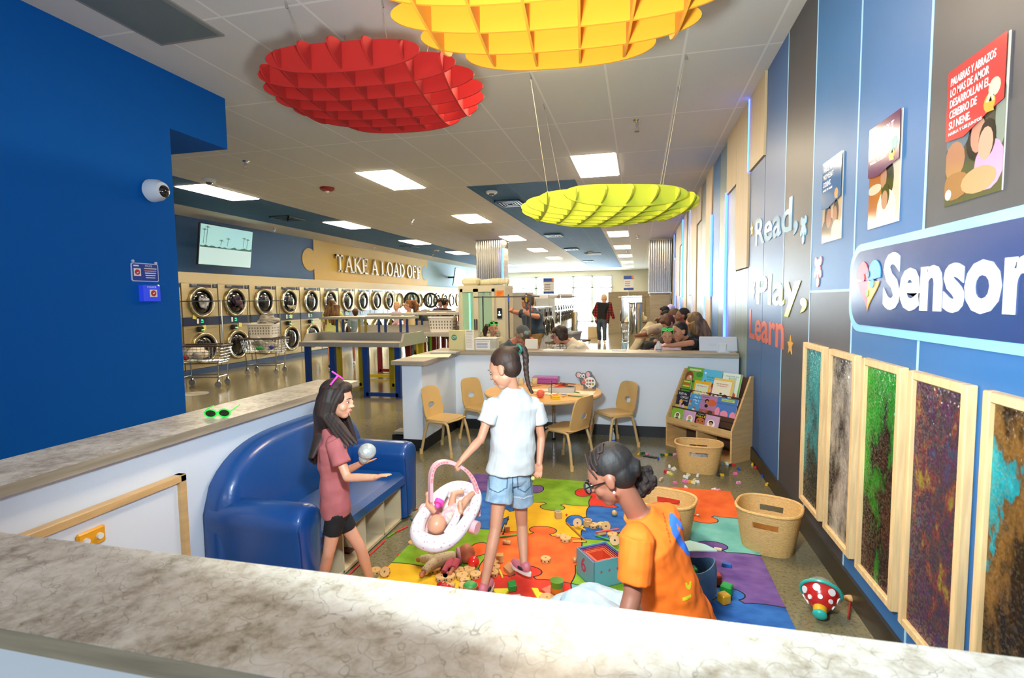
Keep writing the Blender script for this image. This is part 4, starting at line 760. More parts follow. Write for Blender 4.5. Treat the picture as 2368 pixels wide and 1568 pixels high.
# ================================================================ sofa
VIN = mat('14488a', .33, name='blue_vinyl', bump=.08, bs=60, coat=.25)
t = thing('kids_sofa', 'blue vinyl kids sofa with rolled arms and pale wood cubbies under the seat', 'sofa', (-1.85, 2.85, 0))
XB, XF, SY0, SY1 = -2.13, -1.57, 2.12, 3.5
def arm(y0, y1):
    yc = (y0+y1)/2; r = (y1-y0)/2; P = [(y1-.03, .02), (y0+.03, .02), (y0+.015, .36)]
    for k in range(13): a = math.radians(200-220*k/12); P.append((yc+r*math.cos(a), .47+r*.85*math.sin(a)))
    P.append((y1-.015, .36)); q = B(VIN); n = len(P); xs = [(XB+.02, .97), (XB+.03, 1), (XF-.05, 1), (XF-.02, .98), (XF-.005, .93), (XF, .84)]
    cy_, cz_ = yc, .33
    q.rings([[Vector((x, cy_+(p[0]-cy_)*s, cz_+(p[1]-cz_)*s)) for p in P] for x, s in xs], (True, True), sm=True); a_ = q.build('arm', t, sharp=50)
    q = B(mat('0a2f60', .35)); q.tube([Vector((XF-.008, cy_+(p[0]-cy_)*.9, cz_+(p[1]-cz_)*.9)) for p in P], .005, 6, True); q.build('piping', a_)
arm(SY0, SY0+.2); arm(SY1-.2, SY1)
yc = (SY0+SY1)/2; half = (SY1-SY0)/2
prof = []
for k in range(29): u = -1+2*k/28; prof.append((u*half*.985, .5+.32*(1-abs(u)**3.2)**.55))
q = B(VIN); Rr = []
for x, dz, s in ((XB, -.02, .985), (XB+.01, -.004, 1), (XB+.09, .0, 1), (XB+.13, -.015, .985), (XB+.15, -.045, .95)):
    top = [Vector((x, yc+p[0]*s, p[1]+dz)) for p in prof]; Rr.append(top+[Vector((x, yc+half*.985*s, .1)), Vector((x, yc-half*.985*s, .1))])
q.rings(Rr, (True, True)); q.build('backrest', t, sharp=50)
q = B(VIN); q.cb(((XB+.13+XF+.0)/2, yc, .315), (XF-XB-.13, SY1-SY0-.38, .11), None, .03); q.build('seat_cushion', t)
q = B(mat('c8b898', .45, n=.08, ns=3, stretch=(1, 6, 1), name='pale_birch')); xa, xb = XB+.16, XF-.045
q.box(xa, xb, SY0+.19, SY1-.19, .25, .265); q.box(xa, xb, SY0+.19, SY1-.19, .012, .03); q.box(xa, xa+.012, SY0+.19, SY1-.19, .02, .25)
for k in range(5): y = SY0+.195+(SY1-SY0-.4)*k/4; q.box(xa, xb, y, y+.014, .02, .255)
q.build('cubby_shelf', t)
q = B(mat('5a2c22', .5)); q.box(XF-.2, XF-.12, 2.75, 2.87, .031, .045); tag(q.build('toy_stick'), 'dark red stick lying in a cubby of the sofa', 'toy')
# whiteboard leaning / mounted on left knee wall
t = thing('whiteboard', 'white board in a pale wood frame on the left half wall beside the sofa', 'whiteboard', (-2.12, 1.5, .5)); y0, y1 = 1.05, 2.02
q = B(mat('e3e8ee', .25, name='white_melamine')); q.box(-2.135, -2.115, y0, y1, .12, .72); q.build('panel', t)
q = B(MAPLE)
for a in ((y0, y0+.035, .1, .745), (y1-.035, y1, .1, .745), (y0, y1, .71, .745), (y0, y1, .1, .13)): q.cb((-2.115, (a[0]+a[1])/2, (a[2]+a[3])/2), (.045, a[1]-a[0], a[3]-a[2]), None, .004)
q.build('frame', t)
t = thing('yellow_knob_plate', 'orange-yellow plastic plate with two white knobs on the whiteboard', 'toy plate', (-2.105, 1.57, .6)); q = B(mat('f0a51e', .35)); q.cb((0, 0, .03), (.018, .11, .07), None, .006); q.build('plate', t, w=False)
for s in (-.028, .025): q = B(WHITE); q.cyl((.005, s, .03), (.02, s, .03), .012, None, 14); q.build('knob', t, w=False)
# green sunglasses on the left countertop
def glasses(p, R, s, m, lens, lab=None, name='sunglasses', parent=None, cat='sunglasses'):
    if parent is None: t = thing(name, lab, cat, p); w = False; o = Vector((0, 0, 0))
    else: t = parent; o = Vector(p); w = True
    q = B(m)
    for sx in (-1, 1):
        P = [(o+R@Vector((sx*.034*s+.029*s*math.cos(a), 0, .022*s*math.sin(a)))) for a in [2*math.pi*k/18 for k in range(18)]]; q.tube(P, .0038*s, 6, True)
        q.tube([o+R@Vector((sx*.064*s, 0, .008*s)), o+R@Vector((sx*.07*s, -.03*s, .008*s)), o+R@Vector((sx*.068*s, -.12*s, -.005*s))], .003*s, 6)
    q.tube([o+R@Vector((-.007*s, .002, .006*s)), o+R@Vector((.007*s, .002, .006*s))], .004*s, 6)
    f = q.build('frame' if parent is None else 'eyeglasses', t, w=w); q = B(lens)
    for sx in (-1, 1): q.prism(circ(.028*s, 16, sx*.034*s, 0, .76), o, R@X3, R@Z3, R@Vector((0, .001, 0)))
    q.build('lens', f, w=w); return t
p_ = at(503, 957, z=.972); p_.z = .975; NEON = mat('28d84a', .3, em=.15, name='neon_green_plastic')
glasses(p_, Matrix.Rotation(math.radians(200), 3, 'Z') @ Matrix.Rotation(math.radians(-12), 3, 'X') , 1.0, NEON, mat('1a2312', .1), 'neon green sunglasses lying on the left half wall countertop')
# ================================================================ round table and chairs
TC = Vector((-.95, 5.25, 0)); TH = .62
t = thing('kids_table', 'low round kids table with a yellow wood top', 'table', TC)
q = B(mat('e3ad5c', .35, n=.05, ns=3, name='warm_maple_laminate')); q.lathe([(.58, TH-.004), (.585, TH)], n=48); q.use(mat('c9a56e', .5)); q.lathe([(.57, TH-.035), (.595, TH-.03), (.6, TH-.018), (.595, TH-.004), (.585, TH-.002)], n=48); q.build('tabletop', t, w=False)
for a in (-5, 85, 175, 265):
    a = math.radians(a); x, y = .49*math.cos(a), .42*math.sin(a); q = B(mat('b9a57c', .5)); q.cyl((x, y, .3), (x, y, TH-.03), .021); q.use(CHROME); q.cyl((x, y, 0.02), (x, y, .32), .016); q.use(BLACK); q.cyl((x, y, 0), (x, y, .025), .02); [q.cyl((x-.0, y-.0215, z), (x, y-.02, z), .005, None, 8) for z in (.34, .38, .42)]; q.build('leg', t, w=False)
CH = mat('cfab6c', .45, name='tan_plastic'); CHL = mat('bda06c', .4, name='tan_powdercoat')
def kid_chair(lab):
    t = thing('kids_chair', lab, 'chair', (0, 0, 0), 0, 'tan kids chairs around the round table')
    q = B(CH); q.prism(rrect(.33, .31, .07, 5), (0, -.0, .345), X3, Y3, (0, 0, .014)); q.tube([(.15, .155, .345), (0, .165, .343), (-.15, .155, .345)], .009, 8); q.build('seat', t, w=False, sharp=50)
    q = B(CH); n = 40
    def sup(w, h, cz, p): 
        return [(w/2*math.copysign(abs(math.cos(a))**p, math.cos(a)), cz+h/2*math.copysign(abs(math.sin(a))**p, math.sin(a))) for a in [2*math.pi*k/n for k in range(n)]]
    o_ = sup(.33, .32, .505, .42); i_ = sup(.105, .062, .5-.025, .8)
    def mp(p, d): x, z = p; tap = 1-.12*max(0, (z-.4)/.28); return Vector((x*tap, -.135-(z-.345)*.22+x*x*1.0*.9+d, z))
    q.rings([[mp(p, 0) for p in o_], [mp(p, 0) for p in i_], [mp(p, -.012) for p in i_], [mp(p, -.012) for p in o_]], closed=True); q.build('backrest', t, w=False, sharp=50)
    for sx in (-1, 1):
        q = B(CHL); x = sx*.155; q.tube([(sx*.185, .2, 0), (sx*.165, .165, .22), (x, .14, .315), (x, .11, .335), (x, -.06, .335), (x, -.1, .32), (sx*.165, -.13, .22), (sx*.185, -.17, 0)], .0145, 10); q.build('leg_frame', t, w=False)
        for y in (.2, -.17): q = B(CH); q.cyl((sx*.185, y, 0), (sx*.182, y*.98, .05), .019); q.build('foot_cap', t, w=False)
    q = B(CHL); q.tube([(-.155, -.09, .325), (.155, -.09, .325)], .01, 8); q.build('crossbar', t, w=False)
    return t
k0 = kid_chair('tan kids chair nearest the sofa, empty, facing right'); k0.location = (-1.94, 5.03, 0); k0.rotation_euler = (0, 0, math.radians(-104))
dup(k0, None, (-1.72, 5.62, 0), math.radians(-118), 'tan kids chair in the corner behind the standing girl')
dup(k0, None, (-.64, 4.88, 0), math.radians(62), 'tan kids chair seen from behind, in front of the round table')
dup(k0, None, (-.24, 5.6, 0), math.radians(128), 'tan kids chair on the right side of the round table')
# things on the table
def onT(px, py, h=0): p = at(px, py, z=TH+h); return p
t = thing('pencil_box', 'translucent pink lidded pencil box at the back of the round table', 'box', onT(1262, 886, .0)); q = B(mat('b65aa8', .25, alpha=.85, name='pink_translucent_plastic')); q.cb((0, 0, .03), (.28, .14, .06), None, .01); q.build('box', t, w=False); q = B(mat('c26ab4', .25, alpha=.9)); q.cb((0, 0, .065), (.29, .15, .02), None, .006); q.build('lid', t, w=False)
t = thing('clear_tray', 'clear plastic box full of coloured pencils on the round table', 'box', onT(1300, 906)); q = B(mat('cfd2cc', .15, alpha=.45, name='clear_plastic'));
q.box(-.13, .13, -.08, .08, 0, .004)
for a in ((-.13, .13, -.08, -.077), (-.13, .13, .077, .08), (-.13, -.127, -.08, .08), (.127, .13, -.08, .08)): q.box(*a, 0, .05)
q.build('tray', t, w=False); tp = t.location
PC = ['e5562a', 'f0c020', 'b51f1f', '3a2a24', 'e5562a', '2c2a35', 'e8823a', '7a2b1d', 'd83a2a', '44302a', 'f0a020', '20202a']
def pencil(a, c, col, lab, r=.004, name='pencil', group='pencils on the round table', cat='pencil'):
    a = Vector(a); c = Vector(c); d = (c-a).normalized(); q = B(mat(col, .4)); q.cyl(a, c-d*.02, r, None, 6); q.use(mat('d9b88a', .6)); q.cyl(c-d*.02, c, r, .0008, 6); return tag(q.build(name), lab, cat, group)
rr = random.Random(5)
colname = {'e5562a': 'orange-red', 'f0c020': 'yellow', 'b51f1f': 'red', '3a2a24': 'dark brown', '2c2a35': 'black', 'e8823a': 'orange', '7a2b1d': 'brown', 'd83a2a': 'bright red', '44302a': 'brown-black', 'f0a020': 'amber', '20202a': 'ink black'}
for i, col in enumerate(PC):
    a = rr.uniform(-.35, .45)+(math.pi if rr.random() < .4 else 0); cx, cy = tp.x+rr.uniform(-.05, .05), tp.y+rr.uniform(-.03, .03); z = TH+.054+.007*(i % 4)
    pencil((cx-.09*math.cos(a), cy-.09*math.sin(a), z), (cx+.09*math.cos(a), cy+.09*math.sin(a), z+rr.uniform(0, .02)), col, 'coloured pencil heaped across the clear plastic box on the round table')
q = B(BLACK); q.tube([onT(1275, 911, .004), onT(1276, 911, .004)+Vector((0, 0, .13))], .003, 6); tag(q.build('pencil'), 'thin dark stick standing upright in the clear plastic box', 'pencil')
pap = mat('efe3c4', .7, name='cream_paper')
for i, (px, py, sx, sy, rz, l) in enumerate(((1335, 908, .34, .22, -.06, 'large cream sheet of paper under the pencils at the right of the round table'), (1245, 903, .2, .16, .3, 'cream sheet of paper behind the pink ball on the round table'), (1262, 911, .2, .12, -.2, 'cream sheet of paper left of the yellow crayon box'))):
    p = onT(px, py); q = B(pap); q.cb((p.x, p.y, TH+.002+.0015*i), (sx, sy, .0015), rz); tag(q.build('paper_sheet'), l, 'paper')
for a, c, col, l in (((1317, 904), (1343, 909), '3f6d22', 'green coloured pencil on the large paper sheet'), ((1314, 915), (1355, 919), '2f6a28', 'green and white marker at the front of the large paper'), ((1298, 913), (1314, 912), '6a87a8', 'grey-blue pencil behind the yellow crayon box'), ((1243, 909), (1264, 906), 'c9302a', 'red pencil left of the crayon box'), ((1300, 917), (1314, 913), 'd9923a', 'orange pencil tip beside the crayon box'), ((1228, 893), (1254, 890), 'e0404a', 'pink-red marker near the back of the round table'), ((1318, 893), (1331, 892), 'a8302a', 'red pencil pointing at the elephant toy')):
    pencil(onT(*a, .008), onT(*c, .008), col, l, .005, group=None)
t = thing('crayon_box', 'yellow crayon box lying open end toward the viewer on the round table', 'box', onT(1284, 921)); q = B(mat('e2b71c', .4)); q.cb((0, 0, .016), (.075, .11, .03), .35); b_ = q.build('carton', t, w=False); q = B(mat('c46a4a', .5)); q.cb((0, .0, .0316), (.05, .08, .001), .35); R = Matrix.Rotation(.35, 3, 'Z')
for k, cc in enumerate(('d03a8a', '3a5ac0', '3aa050', 'e8682a', '5a3a2a', '9a3ac0')): q.use(mat(cc, .5)); q.cyl(R@Vector((-.028+.011*k, -.05, .016)), R@Vector((-.028+.011*k, -.062, .016)), .005, .002, 8)
q.build('crayon_tips', b_, w=False)
t = thing('pink_scribble_ball', 'coral pink translucent cup-like ball on the front of the round table', 'toy ball', onT(1250, 920)); q = B(mat('f0705a', .4, alpha=.85)); q.ell((0, 0, .04), .04); q.build('ball', t, w=False)
for i, (px, l) in enumerate(((1205, 'left of the two clear gold-lit tumblers on the round table'), (1237, 'right of the two clear gold-lit tumblers on the round table'))):
    t = thing('clear_tumbler', l, 'tumbler', onT(px, 889)); q = B(mat('e8dcae', .05, alpha=.5, name='clear_tumbler_plastic')); q.lathe([(.028, 0), (.034, .07), (.032, .07), (.026, .006)], cap=(True, False)); q.build('cup', t, w=False)
# elephant palette toy
t = thing('elephant_paint_toy', 'grey elephant-shaped toy with a white paint palette on its side', 'toy', onT(1355, 899)); EG = mat('6d7277', .5, name='grey_toy_plastic')
def disc(q, x, z, rx, rz_, y, m, d=.003): q.use(m); q.prism([(x+rx*math.cos(a), z+rz_*math.sin(a)) for a in [2*math.pi*k/22 for k in range(22)]], (0, y, 0), X3, Z3, (0, -d, 0))
q = B(EG); q.ell((.03, 0, .075), (.078, .025, .062)); q.ell((-.028, 0, .125), (.045, .024, .043)); q.ell((-.035, 0, .085), (.03, .022, .05)); [q.cyl((x, 0, 0), (x, 0, .04), .02, .022, 12) for x in (-.005, .085)]; q.build('body', t, w=False)
q = B(EG); q.ell((-.075, -.005, .145), (.034, .01, .034)); q.ell((.03, -.005, .15), (.038, .01, .038)); e_ = q.build('ear', t, w=False); q = B(mat('d9a9ab', .5)); disc(q, -.075, .145, .02, .025, -.014, mat('d9a9ab', .5)); disc(q, .022, .15, .02, .027, -.014, mat('d9a9ab', .5)); q.build('ear_lining', e_, w=False)
q = B(WHITE); disc(q, -.052, .138, .012, .02, -.022, WHITE); disc(q, -.022, .136, .015, .023, -.024, WHITE); disc(q, -.052, .136, .006, .009, -.026, mat('4a4a2a', .4)); disc(q, -.021, .134, .007, .01, -.028, mat('4a4a2a', .4)); disc(q, -.012, .105, .01, .01, -.024, mat('e0a9a9', .5)); q.build('eyes', t, w=False)
q = B(mat('e3e0d6', .4)); disc(q, .045, .072, .056, .056, -.026, mat('e3e0d6', .4)); pl = q.build('palette', t, w=False); q = B(WHITE)
for k, cc in enumerate(('b5872a', 'c8404c', '55604a', '5a7ab0', '8a5a2a', 'b0a02a')): x = .018+.028*(k % 3); z = .09-.035*(k//3); disc(q, x, z, .011, .011, -.03, mat('8a3030' if k == 1 else '6a6040', .5)); disc(q, x, z, .007, .007, -.034, mat(cc, .4))
disc(q, .04, .03, .006, .004, -.03, mat('b03040', .4)); disc(q, -.016, .072, .02, .02, -.032, mat('e0705f', .4)); disc(q, -.016, .072, .009, .009, -.036, mat('b84a3a', .4)); q.build('paint_wells', pl, w=False)
# ================================================================ bookshelf
A_ = Vector((.285, 5.69, 0)); Bv = Vector((.845, 5.125, 0)); u = (Bv-A_).normalized(); nb = Vector((-u.y, u.x, 0)); nb = nb if nb.y > 0 else -nb; WB = (Bv-A_).length; DB = .31
t = thing('book_display', 'maple angled display shelf of picture books in the corner', 'bookshelf', (A_+Bv)/2+nb*.15)
def P3(a, d, z): return A_+u*a+nb*d+Vector((0, 0, z))
SH = MAPLE
for a in (0, WB-.018): q = B(SH); q.prism([(0, 0), (DB, 0), (DB, .8), (DB-.04, .8), (0, .31)], P3(a, 0, 0), nb, Z3, u*.018); q.build('side_panel', t)
q = B(mat('4a3222', .6, name='dark_brown_backing')); q.prism([(DB-.012, 0.02), (DB, .02), (DB, .78), (DB-.012, .78)], P3(.018, 0, 0), nb, Z3, u*(WB-.036)); q.build('back_panel', t)
q = B(SH); q.prism([(0, .235), (.014, .235), (.014, .31), (0, .31)], P3(.018, 0, 0), nb, Z3, u*(WB-.036)); q.prism([(0, 0), (DB, 0), (DB, .02), (0, .02)], P3(.018, 0, 0), nb, Z3, u*(WB-.036)); q.prism([(0, .235), (DB, .235), (DB, .25), (0, .25)], P3(.018, 0, 0), nb, Z3, u*(WB-.036)); q.prism([(0, .02), (DB, .02), (DB, .24), (0, .24)], P3(WB/2-.009, 0, 0), nb, Z3, u*.018); q.use(mat('3a3028', .5)); q.text('jonti-craft', P3(WB*.42, -.001, .275), u, Z3, .01, .07, .0005); q.build('front_rail', t)
tiers = [(.016, .275), (.085, .395), (.2, .575), (.15, .505)]
DKB = mat('4a3222', .6)
q = B(DKB)
for d, z in tiers[1:]: q.prism([(d-.012, z-.09), (d, z-.09), (d, z+.02), (d-.012, z+.02)], P3(.018, 0, 0), nb, Z3, u*(WB-.036)); q.prism([(d-.012, z-.03), (d+.1, z-.03), (d+.1, z-.02), (d-.012, z-.02)], P3(.018, 0, 0), nb, Z3, u*(WB-.036))
q.build('shelf_tier', t)
def book(a, tier, w, h, cover, lab, deco, dd=0, zz=0, tilt=.3):
    sc_ = (1.12, 1.1, 1.2, 1.2)[tier]; a *= sc_; w *= sc_; h *= (1.05, 1.05, 1.1, 1.05)[tier]
    d, z = tiers[tier]; up = (Z3*math.cos(tilt)+nb*math.sin(tilt)).normalized(); o = P3(a, d+.008+dd, z-.018+zz); nn = u.cross(up)
    nn = nn if nn.dot(nb) > 0 else -nn
    t = thing('picture_book', lab, 'book', o); q = B(mat('efe9dc', .6)); q.prism([(0, 0), (w, 0), (w, h), (0, h)], o+nn*.0025, u, up, nn*.007); q.build('pages', t)
    q = B(mat(cover, .3)); q.prism([(0, 0), (w, 0), (w, h), (0, h)], o, u, up, nn*.002); q.prism([(0, 0), (w, 0), (w, h), (0, h)], o+nn*.0095, u, up, nn*.002); c_ = q.build('cover', t); q = B(mat(cover, .3))
    for k, dk in enumerate(deco):
        kind, m = dk[0], dk[1]; q.use(mat(m, .3)); L_ = -nn*(.0006+.0004*k)
        if kind == 'b': _, _, x, y, rx, ry = dk; q.prism([(x*w+rx*w*math.cos(2*math.pi*i/16), y*h+ry*h*math.sin(2*math.pi*i/16)) for i in range(16)], o, u, up, L_)
        if kind == 'r': _, _, x0, y0, x1, y1 = dk; q.prism([(x0*w, y0*h), (x1*w, y0*h), (x1*w, y1*h), (x0*w, y1*h)], o, u, up, L_)
        if kind == 't': _, _, s, x, y, hh, ww = dk; q.text(s, o+u*(x*w)+up*(y*h)+L_, u, up, hh, ww*w, .0006, .0)
    q.build('cover_art', c_)
book(.03, 2, .175, .25, '6aa83a', 'green picture book with a brown animal head, top left of the display shelf', [('r', 'd9e6b0', .15, .86, .85, .93), ('t', 'c23a2a', 'JUNGLE STORY', .18, .875, .008, .6), ('b', '3f8a34', .8, .75, .2, .12), ('b', '8a4a2a', .22, .6, .25, .24), ('b', 'd9a070', .25, .52, .17, .16), ('b', 'f0f0e0', .3, .62, .05, .05), ('b', '201818', .48, .45, .06, .04)])
book(.20, 2, .19, .245, '58b6d8', 'sky blue picture book with a small bear, top middle of the display shelf', [('t', '1f5a7a', 'Violet', .25, .68, .018, .5), ('t', '1f5a7a', 'Velvet', .3, .6, .012, .4), ('b', '9a5a34', .55, .35, .17, .16), ('b', 'd9e9ee', .15, .85, .05, .04), ('b', 'e0d040', .8, .3, .1, .08), ('b', '784a2c', .2, .5, .05, .08)], dd=.002)
book(.16, 2, .04, .235, '1f7f9a', 'teal spine-wide book peeking out between the green and the sky blue books', [], dd=.014)
book(.40, 2, .175, .235, 'dfe9d8', 'white and green child picture book, top right of the display shelf', [('t', '3a86c8', 'WHATEVER THE', .15, .86, .012, .7), ('t', '4aa04a', 'BOSS', .35, .76, .02, .4), ('r', '7ab648', .93, 0, 1, 1), ('b', '1a1410', .45, .45, .15, .12), ('b', 'b07a54', .45, .4, .11, .08), ('b', 'e0662a', .55, .18, .3, .14), ('b', 'f0ece0', .3, .15, .12, .1)], dd=.004)
book(-.0+.03, 3, .09, .2, '5a9a34', 'narrow green and orange book at the left of the middle tier, behind the black one', [('r', 'd85a24', .1, .75, .9, .85), ('r', 'e0d048', .1, .88, .9, .95), ('r', 'e0d048', .1, .65, .9, .72)], zz=.0)
book(.155, 3, .165, .21, 'e2a820', 'yellow framed picture book of a meadow, middle of the display shelf', [('r', 'cfd8c0', .1, .06, .9, .86), ('t', 'b0603a', 'Tales of Tiger Forest', .2, .74, .01, .6), ('r', '9a9a6a', .12, .08, .88, .4)]+[('r', 'e8dca0', .15+.09*i, .15, .19+.09*i, .6-.04*(i % 3)) for i in range(8)], zz=.0)
book(.29, 3, .055, .16, 'd05a9a', 'pink book edge showing beside the yellow framed book', [('b', 'e8c040', .4, .8, .3, .1), ('b', 'e8c040', .5, .4, .25, .1)], zz=.0, dd=.012)
book(.345, 3, .19, .26, 'e9e2c8', 'cream picture book with scattered brown leaves, right of the display shelf', [('r', 'e3c35a', 0, .92, 1, 1), ('r', 'e3c35a', .9, 0, 1, 1), ('t', 'b5482e', 'LEAF MAN RETURNS', .15, .78, .012, .6), ('t', 'b5482e', 'TO THE WOODS', .2, .71, .01, .5)]+[('b', '5a3320', .1+.8*random.random(), .05+.5*random.random()*(.4+.6*random.random()), .05, .03) for i in range(20)]+[('b', '4a2a18', .7, .3, .14, .14)], zz=.0)
book(.025, 1, .15, .2, '28293a', 'black picture book titled Ruby the Copycat, left of the middle tier', [('r', 'd0b82a', 0, 0, 1, .28), ('t', 'f0f0ee', 'RUBY the', .12, .8, .026, .6), ('t', 'f0f0ee', 'COPYCAT', .3, .62, .026, .6), ('t', 'f0f0ee', 'by peggy', .55, .52, .01, .35), ('b', 'e0a83a', .4, .46, .13, .11), ('b', 'd9a0a0', .4, .4, .08, .07), ('b', '20181a', .62, .36, .11, .1), ('b', 'c9a0c0', .38, .2, .1, .2), ('b', 'd0b8d8', .64, .16, .1, .18)])
book(.18, 1, .12, .19, '4a98cc', 'blue picture book with a flying child, second on the middle tier', [('t', 'eaf4f8', 'The C', .35, .8, .02, .6), ('t', 'eaf4f8', 'Me I', .35, .64, .02, .5), ('t', 'eaf4f8', 'To', .5, .5, .018, .3), ('b', 'd85a34', .15, .6, .09, .07), ('b', 'e0b040', .1, .45, .08, .06), ('b', 'b06a3a', .55, .3, .12, .07), ('b', 'f0f0f0', .5, .16, .14, .09)])
book(.30, 1, .175, .2, 'a87aa0', 'mauve picture book with two children and flowers, third on the middle tier', [('r', 'b0584a', 0, 0, 1, .3), ('b', 'd0603a', .7, .66, .26, .16), ('b', '2a1a14', .4, .7, .13, .11), ('b', 'b87848', .42, .66, .09, .08), ('b', '2a1a14', .4, .48, .1, .08), ('b', 'e0d8e0', .35, .12, .14, .06), ('t', '5a3a5a', 'MY LITTLE STORY', .12, .86, .01, .4), ('b', '5a3a2a', .7, .2, .15, .1)])
book(.475, 1, .2, .205, '4d78b8', 'blue picture book with pink pigs, right end of the middle tier', [('r', 'b9d06a', .2, .82, .85, .94), ('t', '3a6a2a', 'PIGGY TALES', .26, .85, .012, .5), ('b', 'e08aa0', .45, .22, .2, .2), ('b', 'e08aa0', .1, .3, .12, .22), ('b', 'e08aa0', .88, .22, .14, .2), ('b', 'e0c040', .4, .05, .25, .08), ('b', 'f0f0f0', .85, .02, .15, .05)])
for i, (a, w_, cv, l, dc) in enumerate(((.03, .13, '8aba3a', 'small lime board book with a child portrait, first on the front tier', [('b', 'f0ece0', .55, .42, .27, .3), ('b', '3a2418', .55, .52, .14, .14), ('b', 'b07a54', .55, .48, .1, .1), ('b', '2f7a3a', .55, .26, .16, .12)]), (.17, .13, 'c9a0bf', 'small pink board book with a blonde baby, second on the front tier', [('b', 'f0ece0', .55, .42, .27, .3), ('b', 'c9a06a', .55, .5, .13, .15), ('b', '4aa08a', .55, .25, .16, .1)]), (.30, .11, '1c1612', 'black board book with a peeking face, third on the front tier', [('t', 'e0d040', 'Peek-a-B', .08, .72, .02, .85), ('t', 'f0f0f0', 'A LIFT BOOK', .2, .9, .006, .6), ('b', 'b0663a', .55, .42, .42, .28), ('b', '201010', .35, .45, .05, .05), ('b', '201010', .75, .45, .05, .05), ('b', 'e0a93a', .85, .1, .25, .15)]), (.4, .145, 'c9a0bf', 'small pink board book with a dark-haired baby, fourth on the front tier', [('b', 'f0ece0', .5, .4, .27, .3), ('b', '1f1612', .5, .5, .16, .14), ('b', 'c08a68', .5, .42, .12, .12), ('b', 'd04030', .5, .18, .17, .09)]))):
    book(a, 0, w_, .135, cv, l, dc, zz=.012)
# ================================================================ woven baskets
WICK = mat('d9ae6c', .6, name='woven_wicker', n=.12, ns=60, bump=.5, bs=90, stretch=(1, 1, 3))
def oval_basket(c, a, b_, h, rz, lab, taper=.78):
    t = thing('wicker_basket', lab, 'basket', c, rz); n = 96; m = 14
    def pt(k, f, z, th): an = 2*math.pi*k/n; cs, sn = math.cos(an), math.sin(an); p = .72; return Vector(((a-th)*f*math.copysign(abs(cs)**p, cs), (b_-th)*f*math.copysign(abs(sn)**p, sn), z))
    q = B(WICK); V = []; F = []
    for layer, th in ((0, 0), (1, .008)):
        for j in range(m+1):
            f = taper+(1-taper)*(j/m)**.85; z = h*j/m*1.0
            for k in range(n): V.append(pt(k, f, z if j or layer == 0 else .006, th+(.0032 if k % 2 else 0)+(.0008 if j % 2 else 0)))
    def hole(j, k):
        return j in (9, 10) and (min((k-24) % n, (24-k) % n) <= 4 or min((k-72) % n, (72-k) % n) <= 4)
    for layer in (0, 1):
        for j in range(m):
            for k in range(n):
                if hole(j, k if k != 0 else 0): continue
                o = layer*(m+1)*n; F.append((o+j*n+k, o+j*n+(k+1) % n, o+(j+1)*n+(k+1) % n, o+(j+1)*n+k))
    F.append(tuple(range(n))); F.append(tuple((m+1)*n+k for k in range(n)))
    for k in range(n): F.append((m*n+k, m*n+(k+1) % n, (2*m+1)*n+(k+1) % n, (2*m+1)*n+k))
    q.add(V, F, True); q.build('woven_shell', t, w=False, sharp=60)
    q = B(WICK); q.tube([pt(k, 1.01, h, .004) for k in range(n)], .0095, 8, True); q.build('rim', t, w=False); return t
bk1 = oval_basket((.53, 4.9, 0), .205, .15, .25, -.12, 'wicker basket of small plastic bricks standing in front of the bookshelf')
bk2 = oval_basket((.79, 3.45, 0), .185, .18, .26, -.35, 'large empty wicker basket at the right edge of the rug')
bk3 = oval_basket((.16, 3.42, 0.014), .2, .17, .26, -.3, 'wicker basket on the orange rug piece behind the orange shirt')
rr = random.Random(11); LC = ['e878a8', 'e878a8', '8a8d90', '6a6d70', 'c8282a', 'e8e6e0', '55585c', 'e0b020', '2a4ab0', '1f5a30', '3a3a3e', 'f0a0c0']
cn = {'e878a8': 'pink', '8a8d90': 'grey', '6a6d70': 'dark grey', 'c8282a': 'red', 'e8e6e0': 'white', '55585c': 'slate', 'e0b020': 'yellow', '2a4ab0': 'blue', '1f5a30': 'dark green', '3a3a3e': 'black', 'f0a0c0': 'pale pink'}
def brick(p, col, rz, s=1, lab=None, group=None, tilt=0, nx=2, ny=1):
    t = B(mat(col, .3)); R = Matrix.Rotation(rz, 3, 'Z') @ Matrix.Rotation(tilt, 3, 'X'); p = Vector(p); L_ = .016*s
    t.cb(p+R@Vector((0, 0, .0085*s)), (L_*nx, L_*ny, .015*s), R)
    for i in range(nx):
        for j in range(ny): o = Vector(((i-(nx-1)/2)*L_, (j-(ny-1)/2)*L_, .016*s)); t.cyl(p+R@o, p+R@(o+Vector((0, 0, .004*s))), .005*s, None, 8)
    return tag(t.build('toy_brick'), lab, 'toy brick', group)
heap('brick_fill', None, None, (.53, 4.9, .08), (.13, .09, .07), mat('7c7f83', .5), 10).update() if 0 else None
q = B(mat('74777b', .5, h2='9a9da0', ns=60)); q.ell((.53, 4.9, .0), (.165, .115, .17), z0=.0); fo = q.build('brick_heap'); tag(fo, 'grey mass of tiny plastic bricks filling the basket by the bookshelf', 'toy bricks', kind='stuff')
for i in range(26):
    a = rr.uniform(0, 6.28); d = rr.uniform(0, .8); brick((.53+.11*d*math.cos(a), 4.9+.075*d*math.sin(a), .168-.05*d*d), rr.choice(LC), rr.uniform(0, 3), 1.2, 'plastic toy brick heaped in the wicker basket before the bookshelf', 'plastic bricks heaped in the basket', rr.uniform(-.5, .5), rr.choice((1, 2)), 1)
